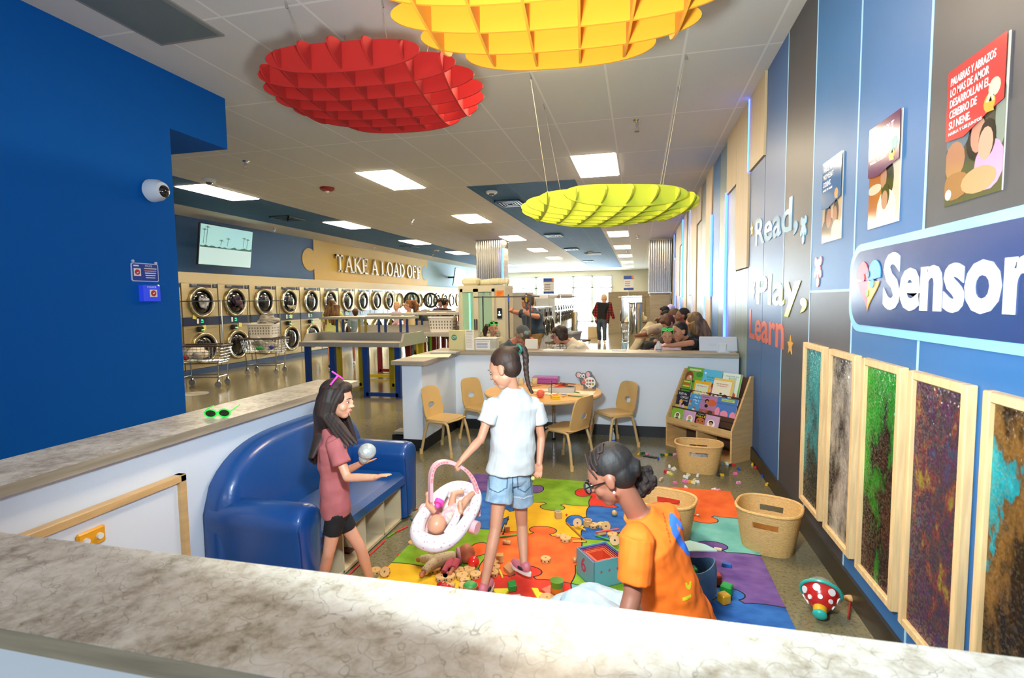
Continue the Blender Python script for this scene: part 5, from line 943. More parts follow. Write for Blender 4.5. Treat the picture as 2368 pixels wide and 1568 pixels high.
spots = [(1478, 1052, 'e8b020'), (1481, 1051, '1f5a30'), (1487, 1050, '1f5a30'), (1497, 1053, 'e878a8'), (1522, 1062, '2a4ab0'), (1532, 1054, '1f5a30'), (1540, 1054, 'e0b020'), (1551, 1053, '1f5a30'), (1560, 1053, 'f0a0c0'), (1573, 1070, 'e878a8'), (1579, 1076, 'e8e6e0'), (1592, 1080, '2a4ab0'), (1597, 1081, 'e8e6e0'), (1614, 1081, '8a8d90'), (1628, 1079, 'e8e6e0'), (1633, 1080, 'e878a8'), (1648, 1081, '3a3a3e'), (1670, 1074, '7aa8d0'), (1681, 1075, 'e8e6e0'), (1690, 1078, '3a3a3e'), (1694, 1078, 'c8282a'), (1740, 1076, 'e0b020'), (1748, 1083, 'c8282a'), (1708, 1087, '2a4ab0'), (1475, 1069, '1f5a30'), (1471, 1074, 'e8e6e0'), (1548, 1081, 'e8e6e0'), (1560, 1086, 'e8d8a8'), (1556, 1088, 'e8e6e0'), (1540, 1093, 'c8282a'), (1547, 1096, 'e8d8a8'), (1552, 1099, 'e0d060'), (1585, 1105, 'e8e6e0'), (1592, 1101, 'e8d8a8'), (1590, 1106, 'e8e6e0'), (1614, 1102, 'e8e6e0'), (1640, 1092, '1f5a30'), (1661, 1101, '3a3a3e'), (1669, 1101, 'e0b020'), (1700, 1098, 'e878a8'), (1765, 1103, '2a4ab0'), (1708, 1119, 'f0a0c0'), (1774, 1123, 'e0b020'), (1588, 1116, 'e878a8'), (1583, 1115, 'e878a8'), (1597, 1117, 'e0b020'), (1561, 1119, 'e878a8'), (1606, 1113, 'e8d8a8'), (1612, 1117, 'e8e6e0'), (1604, 1119, 'e8d8a8'), (1586, 1130, 'e8e6e0'), (1651, 1135, 'e8e6e0'), (1661, 1137, 'f0a0c0'), (1530, 1110, 'd9b888'), (1528, 1112, 'd9b888')]
cn.update({'e8b020': 'yellow', 'e8d8a8': 'cream', 'e0d060': 'pale yellow', 'd9b888': 'tan', '7aa8d0': 'light blue'})
def where(px, py): return ('beside the bookshelf foot' if px > 1660 and py < 1090 else 'close in front of the brick basket' if px > 1565 and py < 1085 else 'left of the brick basket' if py < 1085 else 'near the dark baseboard' if px > 1695 else 'midway between the brick basket and the rug' if py < 1108 else 'just behind the orange rug corner')
for px, py, col in spots:
    p = at(px, py, z=0); brick(p, col, random.uniform(0, 3), 1.15, '%s plastic toy brick on the concrete %s' % (cn[col], where(px, py)), 'plastic bricks scattered on the concrete')
q = B(BLACK); p = at(1503, 1057, z=0); q.cb((p.x, p.y, .004), (.13, .045, .008), -.35, .003); tag(q.build('phone'), 'flat black rectangle like a phone on the concrete behind the seated woman', 'phone')
p = Vector((-.26, 5.45, 0)); t = thing('water_bottle', 'clear plastic water bottle on the floor under the right kids chair', 'bottle', p); q = B(mat('dfe8ea', .08, alpha=.55, name='clear_pet_plastic')); q.lathe([(.03, 0), (.032, .01), (.03, .06), (.032, .12), (.028, .15), (.013, .18), (.012, .2)]); b_ = q.build('bottle', t, w=False); q = B(WHITE); q.cyl((0, 0, .195), (0, 0, .215), .015); q.build('cap', t, w=False); q = B(mat('3a62b8', .4)); q.cyl((0, 0, .06), (0, 0, .1), .0325); q.build('label_band', t, w=False)
# ================================================================ puzzle rug
RC = {'P': mat('5a3a82', .95, h2='7a5a9c', ns=7, name='purple_pile', bump=.4, bs=300, stretch=(1, 1.6, 1)), 'G': mat('6f9a12', .95, h2='8cb828', ns=7, name='green_pile', bump=.4, bs=300), 'R': mat('cc2412', .95, h2='e03c24', ns=7, name='red_pile', bump=.4, bs=300), 'O': mat('e2581a', .95, h2='f27028', ns=7, name='orange_pile', bump=.4, bs=300), 'B': mat('12509e', .95, h2='2f70bc', ns=7, name='blue_pile', bump=.4, bs=300, stretch=(1, 1.6, 1)), 'Y': mat('dca60c', .95, h2='e8bc1c', ns=7, name='yellow_pile', bump=.4, bs=300), 'T': mat('5aa6a0', .95, h2='78bcb4', ns=7, name='teal_pile', bump=.4, bs=300)}
GX = [-1.41, -.88, -.35, .185, .715]; GY = [4.37, 3.835, 3.285, 2.74, 2.2, 1.66]
LAY = ['PGRO', 'BYBT', 'GOGP', 'YRTB', 'OBYG']
def edge(a, c, s):   # straight edge with a round tab to one side
    a = Vector(a); c = Vector(c); d = (c-a); L_ = d.length; d.normalize(); n_ = Vector((-d.y, d.x))*s; P = []
    for k in range(5): P.append(a+d*L_*.36*k/4+n_*(.012*math.sin(math.pi*k/4)))
    ctr = a+d*L_*.5+n_*.075
    for k in range(13): an = math.radians(-58-244*(k/12)); ca = math.radians(-238+ (k/12)*0); 
    for k in range(15):
        th = math.radians(235-290*k/14); P.append(ctr+d*(.092*math.cos(th))+n_*(.062*math.sin(th)))
    for k in range(5): P.append(a+d*L_*(.64+.36*k/4)+n_*(.012*math.sin(math.pi*k/4)))
    return P
HE = {}; VE = {}
HS = {(1, 0): 1, (1, 1): -1, (1, 2): 1, (1, 3): -1, (2, 0): -1, (2, 1): -1, (2, 2): 1, (2, 3): 1, (3, 0): 1, (3, 1): 1, (3, 2): -1, (3, 3): 1, (4, 0): -1, (4, 1): 1, (4, 2): 1, (4, 3): -1}
HS[(2, 1)] = 1; HS[(2, 0)] = 1
VS = {(0, 1): 1, (0, 2): -1, (0, 3): 1, (1, 1): -1, (1, 2): -1, (1, 3): 1, (2, 1): -1, (2, 2): 1, (2, 3): 1, (3, 1): -1, (3, 2): 1, (3, 3): -1, (4, 1): 1, (4, 2): -1, (4, 3): 1}
for j in range(6):
    for i in range(4):
        a, c = (GX[i], GY[j]), (GX[i+1], GY[j]); HE[(j, i)] = [Vector(a), Vector(c)] if j in (0, 5) else edge(a, c, HS[(j, i)])
for j in range(5):
    for i in range(5):
        a, c = (GX[i], GY[j]), (GX[i], GY[j+1]); VE[(j, i)] = [Vector(a), Vector(c)] if i in (0, 4) else edge(a, c, VS[(j, i)])
q = B(mat('3a3a3a', .9)); q.box(GX[0], GX[4], GY[5], GY[0], 0.001, .009)
for j in range(5):
    for i in range(4):
        top, bot, lf, rt = HE[(j, i)], HE[(j+1, i)], VE[(j, i)], VE[(j, i+1)]
        P = list(top)[:-1]+list(rt)[:-1]+list(reversed(bot))[:-1]+list(reversed(lf))[:-1]
        q.use(RC[LAY[j][i]]); q.prism([(p[0], p[1]) for p in P], (0, 0, .009), X3, Y3, (0, 0, .004))
q.use(mat('1a1c1e', .9, name='rug_outline'))
for E_ in list(HE.values())+list(VE.values()):
    if len(E_) > 2:
        for k in range(len(E_)-1):
            a, c = E_[k], E_[k+1]; d = (c-a)
            if d.length < 1e-5: continue
            n_ = Vector((-d.y, d.x)).normalized()*.0035; d = d.normalized()*.002; q.add([(*(a-n_-d), .0138), (*(c-n_+d), .0138), (*(c+n_+d), .0138), (*(a+n_-d), .0138)], [(0, 1, 2, 3)])
tag(q.build('puzzle_rug'), 'rug of large coloured jigsaw pieces outlined in black', 'rug')
RT = .014
def onR(px, py, z=RT): return at(px, py, z=z)
q = B(mat('6a4a8a', .9)); p = at(1100, 1110, z=0)
# toys on the rug
WD = mat('d0a468', .5, name='toy_wood')
def disc_toy(px, py, r, lab, z=RT, on=None, ang=0, th=.022):
    p = at(px, py, z=z); t = B(WD); R = Matrix.Rotation(ang, 3, 'X') @ Matrix.Rotation(0, 3, 'Z'); c = Vector((p.x, p.y, z+(r if ang else 0)))
    t.rings([[c+R@Vector((rad*math.cos(a), rad*math.sin(a), zz)) for a in [2*math.pi*k/24 for k in range(24)]] for rad, zz in ((.006, 0), (r*.96, 0), (r, .003), (r, th-.003), (r*.96, th), (.006, th))], (False, False)); t.rings([[c+R@Vector((.006*math.cos(a), .006*math.sin(a), zz)) for a in [2*math.pi*k/10 for k in range(10)]] for zz in (0, th)], (False, False))
    t.use(mat('4a3420', .7)); 
    for k in range(8): a = math.pi/4*k; t.cyl(c+R@Vector((r*.98*math.cos(a), r*.98*math.sin(a), th/2)), c+R@Vector((r*1.004*math.cos(a), r*1.004*math.sin(a), th/2)), .005, None, 8)
    return tag(t.build('wooden_disc'), lab, 'wooden toy disc', None if on is None else on)
gd = 'wooden connector discs clustered between the doll and the sneakers'
for px, py, r in ((1006, 1318, .034), (1062, 1322, .032), (1085, 1319, .034), (1038, 1335, .036), (1069, 1333, .034), (1100, 1331, .032), (1075, 1345, .028), (1078, 1357, .04), (1022, 1337, .034), (1141, 1302, .032), (1143, 1314, .034), (1139, 1327, .034)):
    disc_toy(px, py+3, r, 'round pale wooden connector disc in the cluster between the doll and the sneakers', on=gd)
disc_toy(1308, 1250, .036, 'single wooden disc on the yellow and orange rug border'); disc_toy(1265, 1390, .04, 'wooden disc at the bottom of the red rug piece near the counter'); disc_toy(1262, 1298, .03, 'wooden disc behind the right sneaker'); disc_toy(1372, 1219, .032, 'wooden disc on the blue rug piece, first of the line'); disc_toy(1392, 1218, .032, 'wooden disc on the blue rug piece, middle of the line', ); disc_toy(1416, 1241, .034, 'wooden disc near the face of the woman in orange'); disc_toy(1336, 1219, .03, 'wooden disc standing on edge beside the yellow stick', ang=1.2); disc_toy(1422, 1262, .032, 'wooden disc standing above the nesting boxes', ang=1.0); disc_toy(1402, 1226, .03, 'upright wooden disc crossed by the orange stick', ang=1.3); disc_toy(955, 1260, .03, 'wooden disc on the concrete behind the doll', z=0); disc_toy(868, 1325, .032, 'wooden disc on the concrete at the rug corner', z=0); disc_toy(893, 1335, .028, 'wooden disc with a blue peg beside the red triangle', z=0, ang=.9)
def stick(a, c, col, lab, z=RT+.006, r=.0055):
    p0 = at(*a, z=z); p1 = at(*c, z=z); q = B(mat(col, .4)); q.cyl(p0, p1, r, None, 10); return tag(q.build('toy_stick'), lab, 'toy stick')
stick((1310, 1209), (1356, 1253), '9a5a28', 'long brown stick across the yellow and blue rug border'); stick((1148, 1243), (1200, 1236), '4a9a2a', 'green stick between the bare legs'); stick((1324, 1252), (1354, 1252), 'd8a820', 'yellow stick on the rug below the brown one'); stick((1376, 1238), (1420, 1252), '3f9a34', 'green stick on the blue rug piece'); stick((1378, 1231), (1430, 1223), 'e0584a', 'coral stick lying over the wooden discs', RT+.03); stick((1335, 1216), (1354, 1226), 'e0a820', 'short yellow stick stuck in an upright disc', RT+.02); stick((1163, 1235), (1175, 1195), '20242c', 'black stick on the rug behind the bare leg'); stick((1232, 1402), (1250, 1385), 'e0b81a', 'yellow stick lying near the counter edge'); stick((1012, 1330), (1017, 1366), '2a6a8a', 'blue stick in front of the lying doll'); stick((1006, 1368), (1032, 1338), '4a6a2a', 'olive green stick in front of the lying doll'); stick((1155, 1318), (1162, 1335), 'd8c030', 'yellow stick beside the disc cluster'); stick((1405, 1268), (1425, 1290), '3a3020', 'dark stick sticking out above the nesting boxes', RT+.04, .009); stick((1410, 1262), (1418, 1280), '4f9a2a', 'short green stick above the nesting boxes', RT+.05)
stick((1080, 1319), (1110, 1318), '2a4a6a', 'navy stick behind the left shin'); stick((1418, 1232), (1434, 1229), 'e0584a', 'second coral stick by the woman in orange')
for a, c, col, l in (((920, 1305), (922, 1282), 'c8302a', 'red stick lying beside the rug corner'), ((955, 1179), (965, 1176), 'b5622a', 'orange-brown stick by the far sofa arm'), ((950, 1200), (960, 1206), '2a6a7a', 'teal stick at the foot of the far sofa arm'), ((912, 1232), (942, 1218), 'c8302a', 'red stick along the sofa base, right end'), ((895, 1243), (918, 1228), '5a9a1f', 'green stick along the sofa base'), ((855, 1283), (890, 1250), 'c8302a', 'long red stick along the sofa base'), ((800, 1335), (850, 1288), 'b52a24', 'long red stick along the sofa base near the bare feet')): stick(a, c, col, l, .006)
def ball(px, py, r, col, lab, z=RT): p = at(px, py+r*200, z=z+r*.6); q = B(mat(col, .15, coat=.6)); q.ell((p.x, p.y, z+r), r, n=24, m=16); return tag(q.build('toy_ball'), lab, 'toy ball')
ball(1095, 1298, .034, 'd01e18', 'shiny red apple-like ball beside the doll head'); ball(1030, 1366, .037, 'd01e18', 'shiny red ball at the counter edge, front one of two'); ball(1022, 1356, .03, 'b81a16', 'red ball peeking behind the front red ball'); ball(1421, 1185, .02, 'd0a468', 'small wooden ball under the woman chin'); ball(1329, 1294, .014, 'b58a5a', 'tiny wooden bead right of the rug orange piece'); ball(1310, 1190, .008, 'c02018', 'tiny red bead on the yellow rug piece')
def block(px, py, s, col, rz, lab, z=RT, sz=None, tilt=None):
    p = at(px, py, z=z); q = B(mat(col, .5)); sx, sy, sz_ = sz or (s, s, s); R = Matrix.Rotation(rz, 3, 'Z')
    if tilt: R = R @ Matrix.Rotation(tilt, 3, 'X')
    q.cb((p.x, p.y, z+sz_/2+(.01 if tilt else 0)), (sx, sy, sz_), R, .002); return q, p
q, p = block(1291, 1197, .045, 'c09a6a', .4, ''); q.use(mat('6a86b0', .5)); q.cb((p.x, p.y, RT+.046), (.03, .02, .001), .8); tag(q.build('wooden_block'), 'wooden cube with blue letter print on the yellow rug piece', 'wooden block')
for px, py, s, l in ((1173, 1228, .034, 'plain wooden cube behind the bare legs'), (1156, 1298, .042, 'wooden cube beside the disc cluster'), (1200, 1255, .0, '')):
    if s: q, p = block(px, py, s, 'cf9c5c', .3, ''); tag(q.build('wooden_block'), l, 'wooden block')
for a, l in (((1163, 1253, 1181, 1255), 'wooden spool lying on the orange rug piece'), ((1286, 1239, 1306, 1238), 'brown wooden spools at the bottom of the yellow rug piece'), ((1030, 1352, 1052, 1353), 'pale wooden spool in front of the disc cluster'), ((1382, 1236, 1400, 1232), 'wooden spool by the green stick')):
    p0 = at(a[0], a[1], z=RT+.012); p1 = at(a[2], a[3], z=RT+.012); q = B(WD); q.cyl(p0, p1, .012, None, 14); q.use(mat('7a5a34', .6)); m_ = (p0+p1)/2; q.cyl(m_+Vector((0, 0, .0)), m_+Vector((0, 0, .0125)), .004); tag(q.build('wooden_spool'), l, 'wooden spool')
p = at(1342, 1214, z=RT); t = thing('wooden_cup', 'small wooden cup with an orange rim beside the line of discs', 'toy cup', (p.x+.05, p.y, RT)); q = B(WD); q.lathe([(.028, 0), (.03, .04), (.024, .04), (.022, .01)], cap=(True, True)); q.build('cup', t, w=False)
p = at(1348, 1212, z=RT); 
def tri(pts, col, lab, th=.012, z=RT):
    P = [at(a, c, z=z+th) for a, c in pts]; q = B(mat(col, .35)); q.prism([(v.x, v.y) for v in P], (0, 0, z), X3, Y3, (0, 0, th)); tag(q.build('toy_tile'), lab, 'toy tile')
YT = 'e8d414'
tri([(1138, 1361), (1180, 1360), (1158, 1386)], YT, 'bright yellow triangle tile right of the left sneaker'); tri([(1229, 1359), (1244, 1360), (1247, 1368), (1263, 1375), (1243, 1384)], YT, 'yellow arrow-shaped tile on the red rug piece'); tri([(1072, 1369), (1097, 1370), (1092, 1380)], YT, 'yellow triangle tile left of the left sneaker'); tri([(880, 1313), (914, 1304), (912, 1322), (900, 1330)], 'c82a1e', 'red triangle tile on the concrete at the rug corner', z=0); tri([(1164, 1310), (1178, 1298), (1190, 1318), (1180, 1326)], 'b5784a', 'wooden triangle block beside the right sneaker', .02); tri([(1252, 1362), (1274, 1352), (1272, 1378)], 'c8604a', 'dull coral triangle tile beside the yellow arrow tile', .01); tri([(1615, 1304), (1640, 1305), (1643, 1309), (1638, 1321), (1630, 1321), (1615, 1310)], YT, 'yellow wedge tile on the purple rug piece beside the toy bag')
q, p = block(1184, 1368, .04, '1f8a34', .5, '', tilt=.3); tag(q.build('green_block'), 'glossy green block touching the yellow triangle tile', 'toy block')
q, p = block(1680, 1310, .03, '2a62b0', -.2, '', sz=(.05, .025, .02)); tag(q.build('blue_block'), 'blue brick alone on the purple rug piece', 'toy block')
q, p = block(1660, 1272, .03, 'd8cfa0', -.2, '', sz=(.045, .02, .012)); tag(q.build('cream_block'), 'cream brick on the purple rug tab', 'toy block')
q = B(WHITE); p = at(1614, 1194, z=RT); q.ell((p.x, p.y, RT+.008), (.012, .01, .008)); tag(q.build('white_bead'), 'white bead on the orange rug tab', 'bead')
p = at(1088, 1372, z=RT); t = thing('toy_cupcake', 'brown toy cup with a green top at the counter edge', 'toy', (p.x, p.y, RT)); q = B(mat('a9784e', .5)); q.lathe([(.034, 0), (.04, .045)]); q.build('base', t, w=False); q = B(mat('3f9a4a', .4)); q.ell((0, 0, .045), (.036, .036, .018)); q.build('icing', t, w=False)
q = B(mat('e8ece8', .1, alpha=.4)); p = at(1195, 1393, z=RT); q.cb((p.x, p.y, RT+.02), (.05, .04, .03), .4, .006); tag(q.build('clear_block'), 'clear plastic block on the red rug piece near the counter', 'toy block')
# translucent green and orange tumbler
p = at(1288, 1378, z=RT); t = thing('toy_tumbler', 'translucent green and orange ribbed tumbler on the red rug piece', 'toy', (p.x, p.y, RT)); q = B(mat('c96a1a', .2, alpha=.8)); q.ell((0, 0, .035), (.034, .034, .035)); q.build('bulb', t, w=False); q = B(mat('4f8a1e', .2, alpha=.85)); q.lathe([(.03, .05), (.036, .085), (.03, .085)]); q.build('collar', t, w=False)
# nesting boxes
c = at(1395, 1352, z=RT); c = Vector((-.2, 2.83, RT)); t = thing('nesting_boxes', 'square teal nesting box numbered 6 with red boxes inside', 'nesting box', c, .62)
for k, (s, col, h) in enumerate(((.19, '5f9aa0', .15), (.172, '4a3a8a', .146), (.154, '8a2a5a', .142), (.136, 'c8422a', .138), (.118, 'e06a34', .134), (.1, 'd84a2a', .13))):
    q = B(mat(col, .5)); th = .004
    for a in ((-s/2, s/2, -s/2, -s/2+th), (-s/2, s/2, s/2-th, s/2), (-s/2, -s/2+th, -s/2, s/2), (s/2-th, s/2, -s/2, s/2)): q.box(*a, .0, h)
    q.box(-s/2, s/2, -s/2, s/2, .0+.004*k, .004+.004*k)
    if k == 5: q.use(mat('d9c9c0', .5)); q.box(-s/2+th, s/2-th, -s/2+th, s/2-th, .03, .035)
    bx = q.build('box', t, w=False)
    if k == 0:
        q = B(mat('a83a52', .5)); q.text('6', (-s/2-.0008, .04, .05), (0, -1, 0), Z3, .08, .05, .0008, .01); [q.prism([((.011 if i % 2 == 0 else .004)*math.cos(math.pi*i/5)-.05+.05*j, (.011 if i % 2 == 0 else .004)*math.sin(math.pi*i/5)+.09) for i in range(10)], (0, -s/2-.0002, 0), X3, Z3, (0, -.0008, 0)) for j in range(3)]; q.build('number_print', bx, w=False)
# toy bag behind the woman
TB = at(1600, 1290, z=RT); TB = Vector((.27, 2.72, RT)); t = thing('toy_bag', 'open blue-grey fabric toy bag full of coloured blocks beside the orange shirt', 'bag', TB)
q = B(mat('4a6a8a', .6, n=.2, ns=12)); q.rings([[Vector((rx*math.cos(a), ry*math.sin(a), z+dz*math.cos(a*2))) for a in [2*math.pi*k/24 for k in range(24)]] for rx, ry, z, dz in ((.09, .08, 0, 0), (.12, .1, .06, 0), (.12, .1, .16, .01), (.11, .09, .2, .02), (.105, .085, .2, .02), (.11, .09, .1, 0))], (True, True)); q.build('bag_body', t, w=False)
q = B(mat('9fc2bf', .6)); q.rings([[Vector((x, y, z)), Vector((x+.0, y, z+.006))] + [Vector((x, y+w_, z+.006)), Vector((x, y+w_, z))] for x, y, z, w_ in ((-.1, .02, .21, .12), (0, .02, .24, .12), (.08, .05, .235, .07), (.13, .08, .225, .01))]); q.build('flap', t, w=False)
for i, (dx, dy, dz, col, s, l) in enumerate(((.0, .0, .12, '2a8a2f', .05, 'green toy block inside the blue-grey bag'), (.03, -.03, .1, '2a5ab0', .045, 'blue toy block inside the blue-grey bag'), (-.04, .02, .1, 'd8a01c', .05, 'yellow toy block inside the blue-grey bag'), (.14, .18, 0, 'b03a1c', .055, 'rust red block on the rug behind the toy bag'), (.18, .08, 0, '1f9a3a', .055, 'green round-cornered block on the rug right of the toy bag'), (.155, -.0, 0, 'd8a01c', .05, 'amber block on the rug against the toy bag'))):
    q = B(mat(col, .35)); q.cb(TB+Vector((dx, dy, dz+s/2+.001)), (s, s, s), .3+i, .006); tag(q.build('toy_block'), l, 'toy block')
# spotted rocket-like baby toy near the baseboard
p = Vector((.875, 2.74, 0)); t = thing('spotted_wobble_toy', 'red and white spotted baby toy with a clear dome and turquoise rings on the concrete', 'toy', p); RD2 = mat('c4211c', .25, coat=.5); TQ = mat('2fb0a4', .3)
ax = Vector((.25, .75, .45)).normalized(); ux = ax.orthogonal().normalized(); vx = ax.cross(ux); RR = Matrix((ux, vx, ax)).transposed(); c0 = Vector((0, .02, .085))
q = B(RD2); q.lathe([(.02, -.07), (.045, -.055), (.07, -.02), (.08, .01), (.082, .02)], c0, RR, 28); bd = q.build('body', t, w=False)
for k in range(7):
    a = 2*math.pi*k/7
    for (rr_, zz) in ((.0755, -.008), (.056, -.042)):
        n_ = RR@Vector((math.cos(a+zz*20), math.sin(a+zz*20), -.5)).normalized(); q = B(WHITE); pc = c0+RR@Vector((rr_*math.cos(a+zz*20), rr_*math.sin(a+zz*20), zz)); q.cyl(pc-n_*.003, pc+n_*.0025, .017 if zz > -.02 else .011, None, 12); q.build('white_spot', bd, w=False)
q = B(mat('a9b6a8', .05, alpha=.45, name='clear_dome')); q.ell(c0+ax*.02, (.076, .076, .07), RR, z0=0); q.build('dome', t, w=False)
q = B(mat('c9a24a', .2, .9)); q.ell(c0+ax*.05, .015); q.use(BLACK); q.ell(c0+ax*.03+ux*.02, .02); q.build('rattle_balls', t, w=False)
q = B(TQ); q.torus(c0+ax*.02, ax, .088, .008, 32, 8); q.build('ring', t, w=False)
q = B(mat('e0a81c', .3)); q.cyl(c0-ax*.062, c0-ax*.09, .03, .028, 18); q.use(TQ); q.ell(c0-ax*.1, (.032, .032, .02), RR); q.build('stem', t, w=False)
a, c_ = at(1962, 1430, z=.01), at(1966, 1395, z=.01); t = thing('toy_mallet', 'small wooden mallet with a red handle leaning by the baseboard', 'toy mallet', (a.x, a.y, 0)); q = B(mat('9a1f1c', .4)); q.cyl(a, c_+Vector((0, 0, .02)), .005, None, 8); q.build('handle', t); q = B(WD); q.ell(c_+Vector((0, 0, .025)), (.032, .02, .016)); q.build('head', t)
# things on the far countertop
CT = .9505
t = thing('tablet_stand', 'white tablet on a stand seen from behind on the far countertop', 'tablet', (.86, 6.2, CT)); R = Matrix.Rotation(-.3, 3, 'X') @ Matrix.Rotation(.0, 3, 'Y'); q = B(mat('cdd3de', .4)); q.cb((0, .0, .085), (.4, .018, .165), R, .008); b_ = q.build('tablet', t, w=False)
q = B(mat('9aa0ae', .5)); [q.cb(R@Vector((-.12+.03*(k % 3)*(1+k % 2), -.015, .0))+Vector((0, -.0, .055+.012*k)), (.08, .001, .002), R) for k in range(3)]; q.build('print', b_, w=False)
q = B(mat('dadfe8', .4)); q.cb((.04, -.05, .045), (.075, .012, .1), Matrix.Rotation(.35, 3, 'X'), .003); q.cb((.04, -.06, .003), (.12, .1, .006)); q.build('stand', t, w=False)
t = thing('white_card_reader', 'white rounded tablet in a pink holder in front of the man in a cap', 'card terminal', at(1229, 808, y=6.2)); t.location.z = CT; q = B(mat('e3dccb', .4)); q.prism(rrect(.155, .12, .012), (0, 0, .068), X3, Z3, (0, .012, 0)); q.build('panel', t, w=False); q = B(mat('cfa28a', .5)); q.box(-.085, .085, -.02, .03, 0, .012); q.box(-.085, -.075, -.01, .02, 0, .05); q.box(.075, .085, -.01, .02, 0, .05); q.build('holder', t, w=False)
t = thing('brochure_box', 'cream carton with a green round emblem on the far countertop corner', 'box', (-2.14, 6.15, CT)); q = B(mat('cfc58e', .6)); q.box(-.13, .09, -.06, .08, 0, .235); b_ = q.build('carton', t, w=False); q = B(mat('3f8a6a', .5)); q.prism(circ(.036, 24, -.06, .15), (0, -.061, 0), X3, Z3, (0, -.002, 0)); q.use(mat('e6e6d6', .5)); q.torus((-.07, -.0635, .15), Y3, .012, .0025, 14, 5); q.torus((-.048, -.0635, .155), Y3, .012, .0025, 14, 5); q.build('emblem', b_, w=False)
paper_sign((-1.98, 6.03, CT), .11, .25, 'upright printed notice in a clear holder beside the cream carton', 0, .05, lines=14, name='upright_notice')
t = thing('clear_donation_box', 'clear acrylic box with a printed label on the far countertop', 'box', (-1.8, 6.12, CT)); q = B(mat('cfd4cc', .08, alpha=.4, name='clear_acrylic_box')); q.cb((.01, 0, .07), (.26, .16, .14)); q.build('box', t, w=False); q = B(mat('d9d9d4', .4)); q.cb((.01, 0, .143), (.27, .17, .008)); q.build('lid', t, w=False); q = B(mat('e2e0da', .5)); q.box(-.11, .07, -.084, -.081, .01, .12); q.use(mat('c9604a', .5)); q.box(-.1, .06, -.086, -.084, .105, .11); q.use(mat('5a5f9a', .5)); [q.box(-.1, .04, -.086, -.084, .03+.018*k, .036+.018*k) for k in range(4)]; q.build('label', t, w=False)
q = B(mat('bdbdb6', .35, .3)); q.cb((-2.18, 5.72, CT+.008), (.3, .2, .014), .1); tag(q.build('magazine_tray'), 'flat grey tray of leaflets on the far countertop corner', 'tray')
q = B(mat('efe6c8', .7)); q.cb((-2.2, 5.33, CT+.004), (.42, .28, .006), .25); tag(q.build('paper_stack'), 'cream sheets of paper on the short arm of the far countertop', 'paper')
q = B(mat('f4f2ea', .5)); q.cb((-.98, 6.13, CT+.003), (.24, .12, .005)); tag(q.build('white_sheet'), 'bright white card lying flat on the far countertop beside the terminal', 'paper')
q = B(mat('c8ccc8', .3)); q.cb((-.22, 6.2, CT+.004), (.16, .09, .006)); q.cb((-.16, 6.22, CT+.055), (.006, .08, .11), Matrix.Rotation(-.35, 3, 'Y')); tag(q.build('card_holder'), 'small folded metal card holder on the far countertop', 'card holder')
t = thing('water_cup', 'clear bottle with a blue band in front of the little girl in pink', 'bottle', (.22, 6.2, CT)); q = B(mat('e8e8ea', .08, alpha=.5)); q.lathe([(.03, 0), (.032, .04), (.03, .07), (.015, .1), (.013, .115)]); b_ = q.build('body', t, w=False); q = B(mat('2a3a90', .4)); q.cyl((0, 0, .012), (0, 0, .02), .0328); q.build('band', b_, w=False)
# step stool / black shoe corner left of knee wall
t = thing('black_boot_tray', 'black case and shoe standing by the end of the far half wall', 'case', (-2.5, 5.1, 0)); q = B(BLACK); q.cb((-2.48, 5.25, .06), (.22, .25, .12), None, .01); q.use(mat('8a8270', .6)); q.cb((-2.5, 5.2, .14), (.12, .16, .03)); q.build('case', t); q = B(BLACK); q.ell((-2.46, 5.28, .2), (.05, .1, .04)); q.tube([(-2.46, 5.2, .22), (-2.46, 5.24, .28), (-2.46, 5.3, .3)], .012, 6); q.build('shoe', t)
